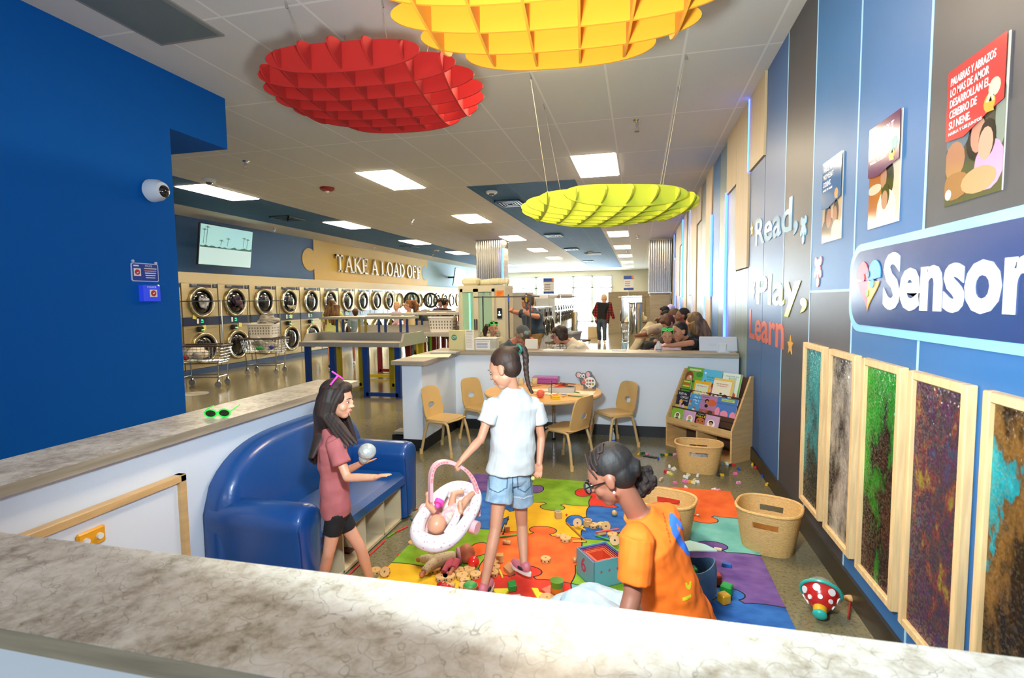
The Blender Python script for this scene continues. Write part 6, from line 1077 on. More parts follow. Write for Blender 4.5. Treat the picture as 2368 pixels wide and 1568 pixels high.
# ================================================================ people
def skin(h): return mat(h, .5, name='skin_'+h, n=.05, ns=14)
def hairm(h, h2): return mat(h, .62, h2=h2, ns=26, stretch=(1, 1, .12), name='hair_'+h, bump=.2, bs=60)
def frame(fwd, up=(0, 0, 1)):
    f = Vector(fwd).normalized(); u = Vector(up); r = f.cross(u).normalized(); u = r.cross(f).normalized()
    return Matrix((r, f, u)).transposed()          # columns: right, forward, up
def cone(q, a, b_, ra, rb, n=14): q.cyl(a, b_, ra, rb, n); q.ell(a, ra*.98, n=12, m=8); q.ell(b_, rb*.98, n=12, m=8)
def hand(q, wr, d, nrm, s, curl=.4, thumb=1, spread=.16):
    """palm and five separate fingers; d finger direction, nrm palm-side normal, s=1 adult"""
    d = Vector(d).normalized(); nrm = Vector(nrm); nrm = (nrm-d*nrm.dot(d)).normalized(); sd = d.cross(nrm)
    R = Matrix((sd, d, nrm)).transposed()
    q.ell(wr+d*.045*s, (.038*s, .052*s, .016*s), R, 14, 8); q.ell(wr+d*.06*s, (.037*s, .035*s, .015*s), R, 14, 8)
    for i, (off, L_, r) in enumerate(((-.029, .064, .0082), (-.010, .074, .0086), (.009, .070, .0084), (.027, .055, .0074))):
        b0 = wr+d*(.088-.004*abs(i-1.3))*s+sd*off*s; a = (i-1.5)*spread*.6; dd = (d*math.cos(a)+sd*math.sin(a)).normalized(); c = curl*(1+.12*i); p = [b0-dd*.02*s]; cur = b0
        p.append(cur)
        for k, f in enumerate((.45, .3, .25)):
            an = c*(k+1)*.75; cur = cur+(dd*math.cos(an)+nrm*math.sin(an))*L_*f*s; p.append(cur)
        q.tube(p, [r*1.05*s, r*s, r*s, r*.95*s, r*.75*s], 8); q.ell(p[-1], r*.78*s, n=8, m=6)
    tb = wr+d*.025*s-sd*.03*s*thumb; t1 = tb+(d*.6-sd*thumb*.75+nrm*.35).normalized()*.035*s; t2 = t1+(d*.85-sd*thumb*.3+nrm*.45).normalized()*.03*s
    q.tube([tb+sd*.02*thumb*s, tb, t1, t2], [.012*s, .0115*s, .0095*s, .0075*s], 8); q.ell(t2, .0078*s, n=8, m=6)
def headshape(q, c, R, h, child=False):
    s = h/.235; E_ = lambda x, y, z, rx, ry, rz, T=None: q.ell(c+R@Vector((x, y, z))*s, (rx*s, ry*s, rz*s), R if T is None else R@T, 20, 14)
    E_(0, -.018, .032, .074, .092, .088); E_(0, .02, .012, .066, .066, .076); E_(0, .026, -.035, .056, .058, .066); E_(0, .048, -.082, .03, .03, .026)
    E_(0, .012, -.055, .05, .05, .04)
    for x in (-1, 1): E_(x*.034, .05, -.03, .026, .028, .026); E_(x*.074, -.008, -.008, .009, .019, .03, Matrix.Rotation(.15, 3, 'X')); E_(x*.078, -.014, .0, .007, .014, .02); E_(x*.028, .068, .02, .022, .014, .008)
    E_(0, .088, -.006, .009, .012, .022, Matrix.Rotation(-.35, 3, 'X')); E_(0, .097, -.024, .0125, .014, .010); E_(-.011, .088, -.029, .008, .01, .007); E_(.011, .088, -.029, .008, .01, .007)
    E_(0, .083, -.052, .02, .012, .007); E_(0, .081, -.063, .018, .012, .008)
def facebits(t, c, R, h, brow, lips, iris='2a1a10', closed=False):
    s = h/.235; L_ = lambda x, y, z: c+R@Vector((x, y, z))*s
    for x in (-1, 1):
        q = B(mat('e8e4de', .2, name='eye_white')); q.ell(L_(x*.029, .0765, .003), (.0108*s, .006*s, (.003 if closed else .005)*s), R, 12, 8); q.use(mat(iris, .15)); q.ell(L_(x*.0285, .0825, .0025), (.0054*s, .0028*s, (.003 if closed else .0048)*s), R, 10, 6)
        q.use(mat(brow, .6)); q.tube([L_(x*.018, .080, .0085), L_(x*.03, .0815, .0105), L_(x*.041, .073, .006)], [.001*s, .0014*s, .0008*s], 5); q.build('eye', t)
    q = B(mat(brow, .6)); [q.tube([L_(x*.012, .088, .024), L_(x*.028, .088, .029), L_(x*.045, .073, .022)], [.0018*s, .0026*s, .0012*s], 6) for x in (-1, 1)]; q.build('eyebrows', t)
    q = B(mat(lips, .4)); q.ell(L_(0, .0885, -.053), (.019*s, .0065*s, .0038*s), R, 12, 6); q.ell(L_(0, .087, -.061), (.016*s, .0068*s, .0048*s), R, 12, 6); q.build('mouth', t)
def person(lab, J, sk='c48f70', k=1.0, hh=.235, face=(0, 1, 0), fup=(0, 0, 1), top=None, bottom=None, shoes=None, hair=None, vox=.007, fat=1.0, child=False, brow='1c120c', lips='a85a50', group=None, hands=('relax', 'relax'), detail=True, w_sh=1.0, name='person', collar=None):
    """J: world joints head neck shL shR elL elR wrL wrR waist hip knL knR anL anR (+hdL hdR finger directions, toL toR toes)"""
    J = {a: Vector(b_) for a, b_ in J.items()}
    base = J.get('base', Vector((J['hip'].x, J['hip'].y, 0))); t = thing(name, lab, 'person', base, 0, group)
    Rh = frame(face, fup); r_ = (J['shR']-J['shL']).normalized(); spine = (J['neck']-J['hip']).normalized(); f_ = spine.cross(r_).normalized()*-1
    if f_.dot(J.get('front', Vector(face))) < 0: f_ = -f_
    rb = spine.cross(f_).normalized()
    def fr(d):
        d = Vector(d).normalized(); u_ = (rb-d*rb.dot(d)).normalized(); return u_, d.cross(u_)
    def torso(q, g, lo, top_z=1.0, flare=0):
        chest = J['neck'].lerp(J['waist'], .42); shc = (J['shL']+J['shR'])/2; half = (J['shR']-J['shL']).length/2*w_sh
        sec = [(J['hip']-spine*.03*k, .150*k*fat, .105*k*fat), (J['hip']+spine*.04*k, .158*k*fat, .112*k*fat), (J['waist'], .128*k*fat, .098*k*fat), (chest, max(half*.86, .1*k), .108*k*fat), (shc.lerp(chest, .35), half*.98, .1*k), (shc+spine*.01*k, half*.9, .075*k), (shc.lerp(J['neck'], .6)+spine*.01*k, half*.5, .058*k), (J['neck']+spine*.012*k, .056*k, .052*k)]
        R_ = []; 
        for i, (c, a, b2) in enumerate(sec[lo:]):
            gg = g+(flare if i+lo <= 2 else 0); R_.append([c+rb*(a+gg)*math.copysign(abs(math.cos(x))**.85, math.cos(x))+f_*(b2+gg)*math.copysign(abs(math.sin(x))**.9, math.sin(x)) for x in [2*math.pi*n_/28 for n_ in range(28)]])
        q.rings(R_)
    # body
    q = B(skin(sk)); torso(q, 0, 0); cone(q, J['neck']-spine*.03*k, J['head']-Rh@Vector((0, .022, .045))*(hh/.235), .05*k, .047*k)
    headshape(q, J['head'], Rh, hh, child)
    for s_, S_ in ((-1, 'L'), (1, 'R')):
        sh, el, wr = J['sh'+S_], J['el'+S_], J['wr'+S_]
        cone(q, sh, el, .046*k*fat**.5, .036*k*fat**.5); cone(q, el.lerp(wr, .0), el.lerp(wr, .3), .036*k*fat**.5, .037*k*fat**.5); cone(q, el.lerp(wr, .3), wr, .037*k*fat**.5, .0255*k)
        hd = J.get('hd'+S_, wr+(wr-el)); pn = J.get('pn'+S_, (J['hip']-wr)+Vector((0, 0, 0.001))); hm = hands[0 if S_ == 'L' else 1]
        d = (hd-wr) if (hd-wr).length > 1e-4 else (wr-el)
        hand(q, wr-d.normalized()*.006, d, pn, k*1.02, {'relax': .35, 'flat': .12, 'grip': 1.25, 'half': .7}[hm], (1 if S_ == 'L' else -1)*J.get('tf', Vector((1, 0, 0))).x)
        hp = J['hip']+rb*(.085*k*fat)*(1 if (J['shR']-J['shL']).dot(rb)*s_ > 0 else -1) if 'hp'+S_ not in J else J['hp'+S_]
        J['hp'+S_] = hp
        if 'kn'+S_ in J:
            kn, an = J['kn'+S_], J['an'+S_]
            cone(q, hp, kn, .083*k*fat**.7, .05*k); cone(q, kn, kn.lerp(an, .35), .05*k, .052*k); cone(q, kn.lerp(an, .35), an, .052*k, .034*k)
            to = J.get('to'+S_, an+f_*.17*k); td = Vector((to.x-an.x, to.y-an.y, 0)); td = td.normalized() if td.length > 1e-4 else f_; J['td'+S_] = td
            Rf = frame(td); foot = an-Vector((0, 0, .045*k)); q.ell(foot+td*.05*k, (.038*k, .105*k, .03*k), Rf); q.ell(foot-td*.02*k, (.034*k, .045*k, .04*k), Rf)
    organic('body', q, t, vox, 5, fac=.45)
    if detail: facebits(t, J['head'], Rh, hh, brow, lips, closed=(detail == 'down'))
    # top garment
    if top:
        m, sl = top[0], top[1]; lo = top[2] if len(top) > 2 else 0; q = B(m); torso(q, .014*k+.003, lo, flare=top[3] if len(top) > 3 else .006)
        for S_ in 'LR':
            sh, el, wr = J['sh'+S_], J['el'+S_], J['wr'+S_]; g = .014*k+.004; n1 = (sh-(J['shL']+J['shR'])/2).normalized()
            if sl <= 1:
                e = sh.lerp(el, sl); q.cyl(sh-(e-sh)*.05, e, .05*k*fat**.5+g, .046*k*fat**.5+g+(top[4]*.6 if len(top) > 4 else 0), 16); q.ell(sh-(n1*.01), .05*k*fat**.5+g*.9, n=14, m=8)
            else:
                cone(q, sh, el, .052*k*fat**.5+g, .042*k+g); e = el.lerp(wr, sl-1); cone(q, el, el.lerp(e, .6), .042*k+g, .038*k+g); q.cyl(el.lerp(e, .5), e, .04*k+g, .034*k+g, 14)
        organic('shirt', q, t, vox, 4, fac=.4)
    if bottom:
        m, ln = bottom[0], bottom[1]; g = .010*k+.003+(bottom[2] if len(bottom) > 2 else 0); q = B(m); c = J['hip']
        R_ = []
        for off, a, b2 in ((-.07, .125, .09), (-.03, .152, .108), (.04, .158, .112), (.10, .145, .104)):
            R_.append([c+spine*off*k+rb*(a*k*fat+g)*math.cos(x)+f_*(b2*k*fat+g)*math.sin(x) for x in [2*math.pi*n_/24 for n_ in range(24)]])
        q.rings(R_)
        for S_ in 'LR':
            if 'kn'+S_ not in J: continue
            hp, kn, an = J['hp'+S_], J['kn'+S_], J['an'+S_]
            if ln <= 1: e = hp.lerp(kn, ln); q.ell(hp, .083*k*fat**.7+g, n=14, m=8); q.cyl(hp, e, .083*k*fat**.7+g, (.083*(1-ln)+.055*ln)*k*fat**.7+g+(bottom[3] if len(bottom) > 3 else .004), 18)
            else: cone(q, hp, kn, .083*k*fat**.7+g, .053*k+g); e = kn.lerp(an, ln-1); q.cyl(kn, e, .053*k+g, .044*k+g+.008*k, 16)
        organic('shorts' if ln <= 1 else 'trousers', q, t, vox, 4, fac=.4)
    if shoes:
        for S_ in 'LR':
            if 'an'+S_ not in J: continue
            an = J['an'+S_]; td = J['td'+S_]; Rf = frame(td); z0 = an.z-.075*k; q = B(shoes[0]); o = Vector((an.x, an.y, an.z-.045*k))
            q.ell(o+td*.055*k+Vector((0, 0, .002)), (.045*k, .12*k, .042*k), Rf, 18, 10); q.ell(o-td*.02*k+Vector((0, 0, .018*k)), (.042*k, .052*k, .052*k), Rf); sh_ = organic('shoe', q, t, max(.005, vox), 3)
            q = B(shoes[1]); pr = [(.046*k*math.sin(a)*(1 if math.cos(a) > 0 else .85), .045*k+.135*k*math.cos(a)) for a in [2*math.pi*n_/28 for n_ in range(28)]]; q.prism([(p[0], p[1]) for p in pr], Vector((o.x, o.y, o.z-.04*k)), Rf@X3, Rf@Y3, Vector((0, 0, .026*k))); q.build('sole', sh_)
    if hair: build_hair(t, J, Rh, hh, hair, vox)
    return t, J, Rh
def decal(t, shirt, polys, m, name, lift=.0015):
    from mathutils.geometry import intersect_point_line
    off = WL.get(shirt.name, Vector((0, 0, 0))); me = shirt.data; q = B(m); CI = CAMR.transposed()
    def inside(x, y, P):
        c = False; n = len(P)
        for i in range(n):
            (x1, y1), (x2, y2) = P[i], P[i-1]
            if (y1 > y) != (y2 > y) and x < (x2-x1)*(y-y1)/(y2-y1)+x1: c = not c
        return c
    for f in me.polygons:
        w_ = f.center+off; v = w_-CAMP
        if f.normal.dot(v) >= 0: continue
        l = CI @ v; px = 1184-FPX*l.x/l.z; py = 784+FPX*l.y/l.z
        if any(inside(px, py, P) for P in polys): q.add([me.vertices[i].co+off+me.vertices[i].normal*lift for i in f.vertices], [tuple(range(len(f.vertices)))], True)
    if q.v: return q.build(name, shirt)
def build_hair(t, J, R, h, hair, vox):
    style, m = hair[0], hair[1]; s = h/.235; c = J['head']; L_ = lambda x, y, z: c+R@Vector((x, y, z))*s
    q = B(m); tight = style in ('tight', 'bald', 'pony', 'bun', 'crop'); g = 1.0 if not tight else .965
    q.ell(L_(0, -.026, .042), (.081*s*g, .095*s*g, .09*s*g), R, 22, 16)
    q.ell(L_(0, -.045, -.0), (.073*s*g, .066*s*g, .075*s*g), R, 20, 14)
    if style in ('short', 'bob', 'long', 'wavy'):
        for x in (-1, 1): q.ell(L_(x*.06, .012, .035), (.026*s, .055*s, .05*s), R)
        q.ell(L_(0, .035, .085), (.06*s, .045*s, .035*s), R)
    if style == 'bob':
        for x in (-1, 1): q.ell(L_(x*.068, -.01, -.015), (.03*s, .055*s, .06*s), R)
        q.ell(L_(0, -.06, -.02), (.075*s, .05*s, .075*s), R); q.ell(L_(0, .06, .07), (.06*s, .035*s, .028*s), R)
    for strand in hair[2] if len(hair) > 2 else []:
        q.tube([Vector(p) for p in strand[0]], strand[1], 10)
    return organic('hair', q, t, max(vox*.8, .0035), 3)
H = {}
SK1, SK2, SK3 = 'c98f70', 'bb8262', '96604a'
# ---------------------------------------------------------------- standing girl in white, seen from behind
J = dict(head=at(1166, 853, 2.7), neck=at(1190, 899, 2.74), shL=at(1139, 934, 2.66), shR=at(1238, 935, 2.82), elL=at(1112, 1015, 2.6), wrL=at(1068, 1064, 2.5), hdL=at(1050, 1083, 2.48), elR=at(1252, 1012, 2.84), wrR=at(1247, 1072, 2.78), hdR=at(1243, 1125, 2.77), waist=at(1186, 1040, 2.74), hip=at(1180, 1098, 2.74), knL=at(1146, 1222, 2.62), anL=at(1120, 1352, z=.09), knR=at(1207, 1215, 2.86), anR=at(1212, 1302, z=.11))
J['pnL'] = Vector((0, 0, -1)); J['pnR'] = Vector((-.2, -1, .1)); J['tf'] = Vector((1, 0, 0)); J['front'] = Vector((-.3, 1, 0)); J['toL'] = J['anL']+Vector((.03, .3, 0)); J['toR'] = J['anR']+Vector((-.28, .22, 0))
JW = J
t, J, Rh = person('standing girl in white t-shirt and denim shorts with a long braid, holding a doll carrier', J, SK1, .63, .212, (-.9, .12, -.4), (-.32, .1, .9), (mat('c2c5c4', .75, name='white_cotton', n=.03, ns=14), .55, 1, .03, .018), (mat('7f9db4', .8, h2='a3bccb', ns=20, name='washed_denim', bump=.2, bs=200), .52, .008, .018), (mat('c9707c', .5, name='pink_sneaker_leather'), mat('ddd8cf', .5)), None, .0042, .98, True, hands=('grip', 'half'), detail='down', w_sh=1.02)
for S_ in 'LR':
    an, td = J['an'+S_], J['td'+S_]; Rf = frame(td); q = B(mat('17131a', .6)); q.torus(an+Vector((0, 0, -.022))+td*.004, Z3, .027, .008, 20, 8, 1.0); q.ell(an+td*.045+Vector((0, 0, -.024)), (.02, .035, .014), Rf); q.build('shoe_lining', t)
hd = J['head']; s = .212/.235; L_ = lambda x, y, z: hd+Rh@Vector((x, y, z))*s; b0 = at(1198, 806, 2.74)
HM = hairm('1e120a', '3a2415'); build_hair(t, J, Rh, .212, ('pony', HM, [([L_(0, -.05, .06), L_(0, -.07, .085), b0], [.05, .03, .017])]), .0042)
q = B(mat('1f6a5c', .6)); q.torus(b0+Vector((.004, 0, -.002)), (at(1204, 806, 2.76)-L_(0, -.07, .07)), .019, .007, 18, 8); q.build('hair_tie', t)
q = B(HM); path = [(1198, 800), (1210, 806), (1216, 825), (1216, 850), (1218, 870), (1222, 890), (1230, 908)]
for i in range(40):
    f = i/39*(len(path)-1); j = min(int(f), len(path)-2); a = Vector(path[j]); c_ = Vector(path[j+1]); pp = a.lerp(c_, f-j); w_ = .021*(1-.55*i/39)
    for ph in (0, 2.09, 4.18): q.ell(at(pp.x, pp.y, 2.79)+Vector((math.cos(i*.55+ph)*w_*.55, math.sin(i*.55+ph)*w_*.45, 0)), (w_*.62, w_*.62, w_*.8), n=8, m=6)
organic('braid', q, t, .004, 2)
q = B(mat('c9c070', .5)); q.ell(J['wrR']+Vector((-.03, -.03, -.075)), (.012, .01, .012)); tag(q.build('small_toy'), 'tiny yellowish toy pinched in the right hand of the girl in white', 'toy')
sh_ = [o for o in t.children if o.name.startswith('shorts')][0]
def outline(P, w_=1.3): 
    R_ = []
    for (x1, y1), (x2, y2) in zip(P[:-1], P[1:]): d = Vector((x2-x1, y2-y1)).normalized(); n_ = Vector((-d.y, d.x))*w_; R_.append([(x1-n_.x, y1-n_.y), (x2-n_.x, y2-n_.y), (x2+n_.x, y2+n_.y), (x1+n_.x, y1+n_.y)])
    return R_
decal(t, sh_, outline([(1130, 1096), (1132, 1130), (1152, 1140), (1172, 1128), (1174, 1098), (1130, 1096)])+outline([(1196, 1100), (1198, 1130), (1214, 1138), (1228, 1124), (1226, 1096), (1196, 1100)])+outline([(1186, 1082), (1185, 1140)])+outline([(1122, 1088), (1180, 1090), (1234, 1084)]), mat('4f6f88', .85), 'denim_seams', .001)
decal(t, sh_, outline([(1120, 1160), (1150, 1170), (1180, 1166)], 1.5)+outline([(1188, 1148), (1210, 1152), (1236, 1144)], 1.5), mat('c4d2da', .85), 'rolled_hem', .001)

# ---------------------------------------------------------------- girl in dusty pink
YP = 2.28; A = lambda x, y, d=0: at(x, y, YP+d)
J = dict(head=A(781, 925), neck=A(764, 988), shR=A(772, 1024, -.095), shL=A(766, 1012, .1), elR=A(803, 1105, -.13), wrR=A(868, 1104, -.16), hdR=A(905, 1094, -.17), elL=A(800, 1090, .13), wrL=A(838, 1070, .1), hdL=A(872, 1064, .08), waist=A(772, 1100), hip=A(776, 1180), knR=A(760, 1278, -.06), knL=A(834, 1268, .09), anL=at(856, 1340, z=.085), anR=A(742, 1420, .0))
J['anR'].z = .085; J['front'] = Vector((1, 0, 0)); J['pnR'] = Vector((0, 0, -1)); J['pnL'] = Vector((0, 0, 1)); J['tf'] = Vector((1, 0, 0)); J['toR'] = J['anR']+Vector((.2, 0, 0)); J['toL'] = J['anL']+Vector((.2, -.04, 0))
JP = J
t, J, Rh = person('girl with long straight brown hair in a dusty pink shirt and black shorts', J, 'd3997a', .57, .188, (.98, .12, -.14), (0, 0, 1), (mat('a65a5a', .85, name='dusty_pink_cotton', n=.06, ns=20, bump=.25, bs=16), .62, 0, .004, .012), (mat('0e0e10', .8), .52, .0, .0), (mat('a9825c', .6), mat('b99268', .6)), None, .0042, .93, True, hands=('flat', 'flat'), detail=True)
HM2 = hairm('1a0f09', '33211a'); c = J['head']; s = .188/.235; L_ = lambda x, y, z: c+Rh@Vector((x, y, z))*s
strands = []
for i in range(17):
    a = math.radians(-95+190*i/16); sx_, cx_ = math.sin(a), math.cos(a)
    end = Vector((A(728, 1078).x+.035*(1-cx_), J['neck'].y-sx_*.075, A(740, 1075-25*abs(sx_)).z)); p0, p1, p2 = L_(-sx_*.06, -.03-.045*cx_, .075), L_(-sx_*.08, -.035-.062*cx_, .0), L_(-sx_*.085, -.04-.07*cx_, -.08)
    strands.append(([p0, p1, p2, p2.lerp(end, .4), p2.lerp(end, .75), end], [.022, .024, .022, .02, .017, .009]))
for sx in (1, -1):
    for k_ in range(4):
        end = A(826-9*k_, 1028+3*k_, -.1 if sx > 0 else .1)
        strands.append(([L_(sx*.045, .045-.025*k_, .085), L_(sx*.07, .035-.022*k_, .05), L_(sx*.08, .02-.022*k_, -.0), L_(sx*.083, .01-.022*k_, -.07), L_(sx*.083, .01-.022*k_, -.07).lerp(end, .5), end], [.012, .015, .016, .016, .014, .006]))
build_hair(t, J, Rh, .188, ('long', HM2, strands), .0042)
q = B(mat('f04ab0', .35)); q.tube([A(764, 890, -.09), A(781, 869, -.07)], .0045, 6); q.tube([A(768, 859, -.06), A(793, 876, -.07)], .004, 6); q.build('hair_clip', t)
c = A(849, 1044, .07); q = B(mat('cfd8d4', .12, .3, name='crinkled_clear_plastic', bump=.9, bs=55, alpha=.75)); q.ell(c, (.045, .045, .04), n=24, m=16); q.ell(c+Vector((-.02, 0, -.03)), (.025, .025, .035)); tag(q.build('plastic_ball_bag'), 'crinkled clear plastic bubble held in the hand of the girl in dusty pink', 'plastic bag')
# ---------------------------------------------------------------- woman in orange sitting on the rug
J = dict(head=at(1412, 1100, 1.98), neck=at(1478, 1190, 2.02), shL=at(1474, 1248, 1.86), shR=at(1540, 1195, 2.2), elL=at(1462, 1378, 1.8), wrL=at(1432, 1500, 1.72), elR=at(1470, 1330, 2.3), wrR=at(1410, 1400, 2.3), waist=at(1548, 1370, 2.02), hip=Vector((.2, 2.06, .2)), knL=at(1338, 1402, 1.95), anL=Vector((-.36, 1.98, .09)), knR=Vector((-.2, 2.3, .2)), anR=Vector((-.5, 2.15, .09)))
J['front'] = Vector((-.85, .45, 0)); J['hdL'] = J['wrL']+Vector((-.02, 0, -.08)); J['pnL'] = Vector((0, 1, 0)); J['pnR'] = Vector((0, 0, -1)); J['hpL'] = Vector((.16, 1.97, .17)); J['hpR'] = Vector((.2, 2.16, .17)); J['toL'] = J['anL']+Vector((-.2, 0, 0)); J['toR'] = J['anR']+Vector((-.2, .05, 0)); J['base'] = Vector((.2, 2.06, .014)); J['elR'] = at(1492, 1330, 2.24); J['wrR'] = at(1462, 1392, 2.1); J['hdR'] = J['wrR']+Vector((-.04, -.02, -.08))
ORG = mat('ff7414', .8, name='orange_cotton', n=.05, ns=7, bump=.3, bs=14); DEN = mat('9fb4c2', .8, h2='bcc9cf', ns=16, name='light_denim', bump=.15, bs=180)
t, J, Rh = person('woman in orange t-shirt and light jeans sitting on the rug in black glasses', J, SK3, .9, .225, (-.86, .1, -.5), (-.42, .05, .9), (ORG, .78, 1, .004, .004), (DEN, 1.9, .01), (mat('d8d4cc', .6), WHITE), None, .0055, 1.02, hands=('relax', 'relax'), detail='down', brow='140c08', lips='8a4a42')
c = J['head']; s = .225/.235; L_ = lambda x, y, z: c+Rh@Vector((x, y, z))*s; HB = hairm('0c0a0a', '221a16')
build_hair(t, J, Rh, .225, ('pony', HB, [([L_(0, -.08, .0), L_(0, -.12, -.02)], [.05, .03])]), .005)
q = B(mat('140d0a', .85, h2='2c1c14', ns=60, name='curly_hair', bump=1, bs=70)); bc = at(1484, 1112, 2.05); rr = random.Random(3)
for i in range(90):
    a, b2 = rr.uniform(0, 6.28), math.acos(rr.uniform(-1, 1)); r_ = .052*rr.uniform(.75, 1.08); q.ell(bc+Vector((math.cos(a)*math.sin(b2), math.sin(a)*math.sin(b2), math.cos(b2)))*r_, rr.uniform(.01, .017), n=8, m=6)
q.ell(bc, .048); organic('hair_puff', q, t, .0045, 1)
q = B(mat('2a1a14', .7))
for k_ in range(5):
    P = [L_(-.078+.004*k_, .03+.0*k_-.012*k_, .03+.02*k_), L_(-.06, .045-.02*k_, .075+.008*k_), L_(-.03, .045-.022*k_, .105+.006*k_), L_(.0, .05-.024*k_, .118)]
    q.tube(P, .0035, 6)
q.build('cornrow_braids', t)
glasses(L_(0, .098, .0), Rh, .98*s*1.05, BLACK, mat('c9d4da', .05, alpha=.25, name='clear_lens'), parent=t)
q = B(mat('e8eaf0', .05, .4)); q.ell(L_(-.083, -.006, -.045), .0055*s); q.build('earring', t)
shirt = [o for o in t.children if o.name.startswith('shirt')][0]
decal(t, shirt, [[(1546, 1190), (1552, 1186), (1562, 1200), (1566, 1222), (1578, 1250), (1592, 1268), (1598, 1285), (1588, 1284), (1570, 1262), (1556, 1238), (1548, 1212)], [(1552, 1184), (1560, 1192), (1572, 1206), (1580, 1226), (1572, 1222), (1560, 1204)]], mat('3c7ae8', .6), 'blue_print')
decal(t, shirt, [[(1582, 1348), (1588, 1346), (1590, 1356), (1597, 1342), (1599, 1346), (1596, 1362), (1590, 1364)], [(1577, 1384), (1584, 1380), (1596, 1375), (1598, 1379), (1586, 1390), (1580, 1390)]], mat('d8c81c', .6), 'yellow_print')
decal(t, shirt, [[(1531+k*2.2, 1186+k*9), (1534+k*2.2, 1185+k*9), (1536+k*2.2, 1191+k*9), (1533+k*2.2, 1192+k*9)] for k in range(8)], mat('c8501a', .6), 'small_lettering')
# ---------------------------------------------------------------- dolls and carrier
PINKP = mat('eab0b4', .35, name='pale_pink_plastic'); DSK = mat('d79a78', .4, name='doll_vinyl')
def dots(name, h, d, sc):
    M, N, L, p = nodes(name); tc = N.new('ShaderNodeTexCoord'); v = N.new('ShaderNodeTexVoronoi'); v.inputs['Scale'].default_value = sc; v.inputs['Randomness'].default_value = .6; L.new(tc.outputs['Object'], v.inputs['Vector'])
    L.new(mixc(N, L, mathn(N, L, 'LESS_THAN', v.outputs['Distance'], .2), h, d), p.inputs['Base Color']); p.inputs['Roughness'].default_value = .8; return M
DOT = dots('white_cloth_pink_dots', 'e6dcdc', 'd99aa4', 42); DOT2 = dots('cream_cloth_dots', 'cfc4a4', 'b8808a', 55)
hp_ = J0 = JW['wrL'].copy(); gp = at(1050, 1080, 2.47)
t = thing('doll_carrier', 'pale pink doll carrier with dotted liner hanging from the hand of the girl in white', 'doll carrier', (gp.x, gp.y, .3))
cc = at(1036, 1190, 2.47); ax_l = (at(1075, 1140, 2.62)-at(1005, 1240, 2.36)).normalized(); sd_ = Vector((.9, .25, .12)); sd_ = (sd_-ax_l*sd_.dot(ax_l)).normalized(); nn = sd_.cross(ax_l); nn = nn if nn.z > 0 else -nn
def CP(a, b_, c_): return cc+ax_l*a+sd_*b_+nn*c_
q = B(PINKP); R_ = []
for zz, f in ((-.085, .45), (-.08, .7), (-.04, .92), (0, 1.0)): R_.append([CP(.2*f*math.copysign(abs(math.cos(x))**.8, math.cos(x)), .125*f*math.copysign(abs(math.sin(x))**.8, math.sin(x)), zz) for x in [2*math.pi*i/36 for i in range(36)]])
R_ += [[CP(.18*f*math.copysign(abs(math.cos(x))**.8, math.cos(x)), .108*f*math.copysign(abs(math.sin(x))**.8, math.sin(x)), zz) for x in [2*math.pi*i/36 for i in range(36)]] for zz, f in ((0, 1), (-.03, .9), (-.06, .6))]
q.rings(R_); q.build('shell', t)
q = B(DOT); q.tube([CP(.19*math.copysign(abs(math.cos(x))**.8, math.cos(x)), .118*math.copysign(abs(math.sin(x))**.8, math.sin(x)), .008+.02*math.cos(x)*0) for x in [2*math.pi*i/36 for i in range(36)]], [.03+.012*max(0, -math.cos(2*math.pi*i/36)) for i in range(36)], 12, True); q.ell(CP(.1, 0, -.035), (.1, .09, .03), Matrix((ax_l, sd_, nn)).transposed()); q.ell(CP(-.06, 0, -.045), (.1, .09, .02), Matrix((ax_l, sd_, nn)).transposed()); organic('padded_liner', q, t, .005, 3)
for sgn in (-1, 1): q = B(PINKP); q.cyl(CP(.0, sgn*.125, -.03), CP(.0, sgn*.17, -.03), .033, None, 20); q.build('hinge', t)
hpts = []; topc = gp
lft = at(996, 1158, 2.40); rgt = at(1105, 1192, 2.58)
for i in range(25):
    u_ = i/24; th = math.pi*u_; x = -math.cos(th); 
    base_ = lft.lerp(rgt, (x+1)/2); hgt = math.sin(th)**.45; hpts.append(base_+Vector((0, 0, 1))*(hgt*(gp.z+.0-(lft.z+rgt.z)/2+.012)))
q = B(PINKP); R_ = []; wd = (rgt-lft).normalized(); dp = wd.cross(Z3).normalized()
for i, p in enumerate(hpts):
    d = (hpts[min(i+1, 24)]-hpts[max(i-1, 0)]).normalized(); n2 = d.cross(dp).normalized(); R_.append([p+n2*a+dp*b_ for a, b_ in ((-.008, -.016), (.008, -.016), (.008, .016), (-.008, .016))])
q.rings(R_); h_ = q.build('handle', t, sharp=30)
q = B(mat('d97f82', .5)); 
for i in range(1, 24):
    if abs(i-12) < 3: continue
    p = hpts[i]; d = (hpts[i+1]-hpts[i-1]).normalized(); n2 = d.cross(dp).normalized(); p2 = hpts[i]+(hpts[min(i+1, 24)]-p)*.75; vs = []
    for pp in (p, p2): vs += [pp-n2*.005+dp*.0165, pp+n2*.005+dp*.0165]
    q.add(vs, [(0, 1, 3, 2)]); vs = [v-dp*.033 for v in vs]; q.add(vs, [(0, 1, 3, 2)])
q.build('handle_inset', h_)
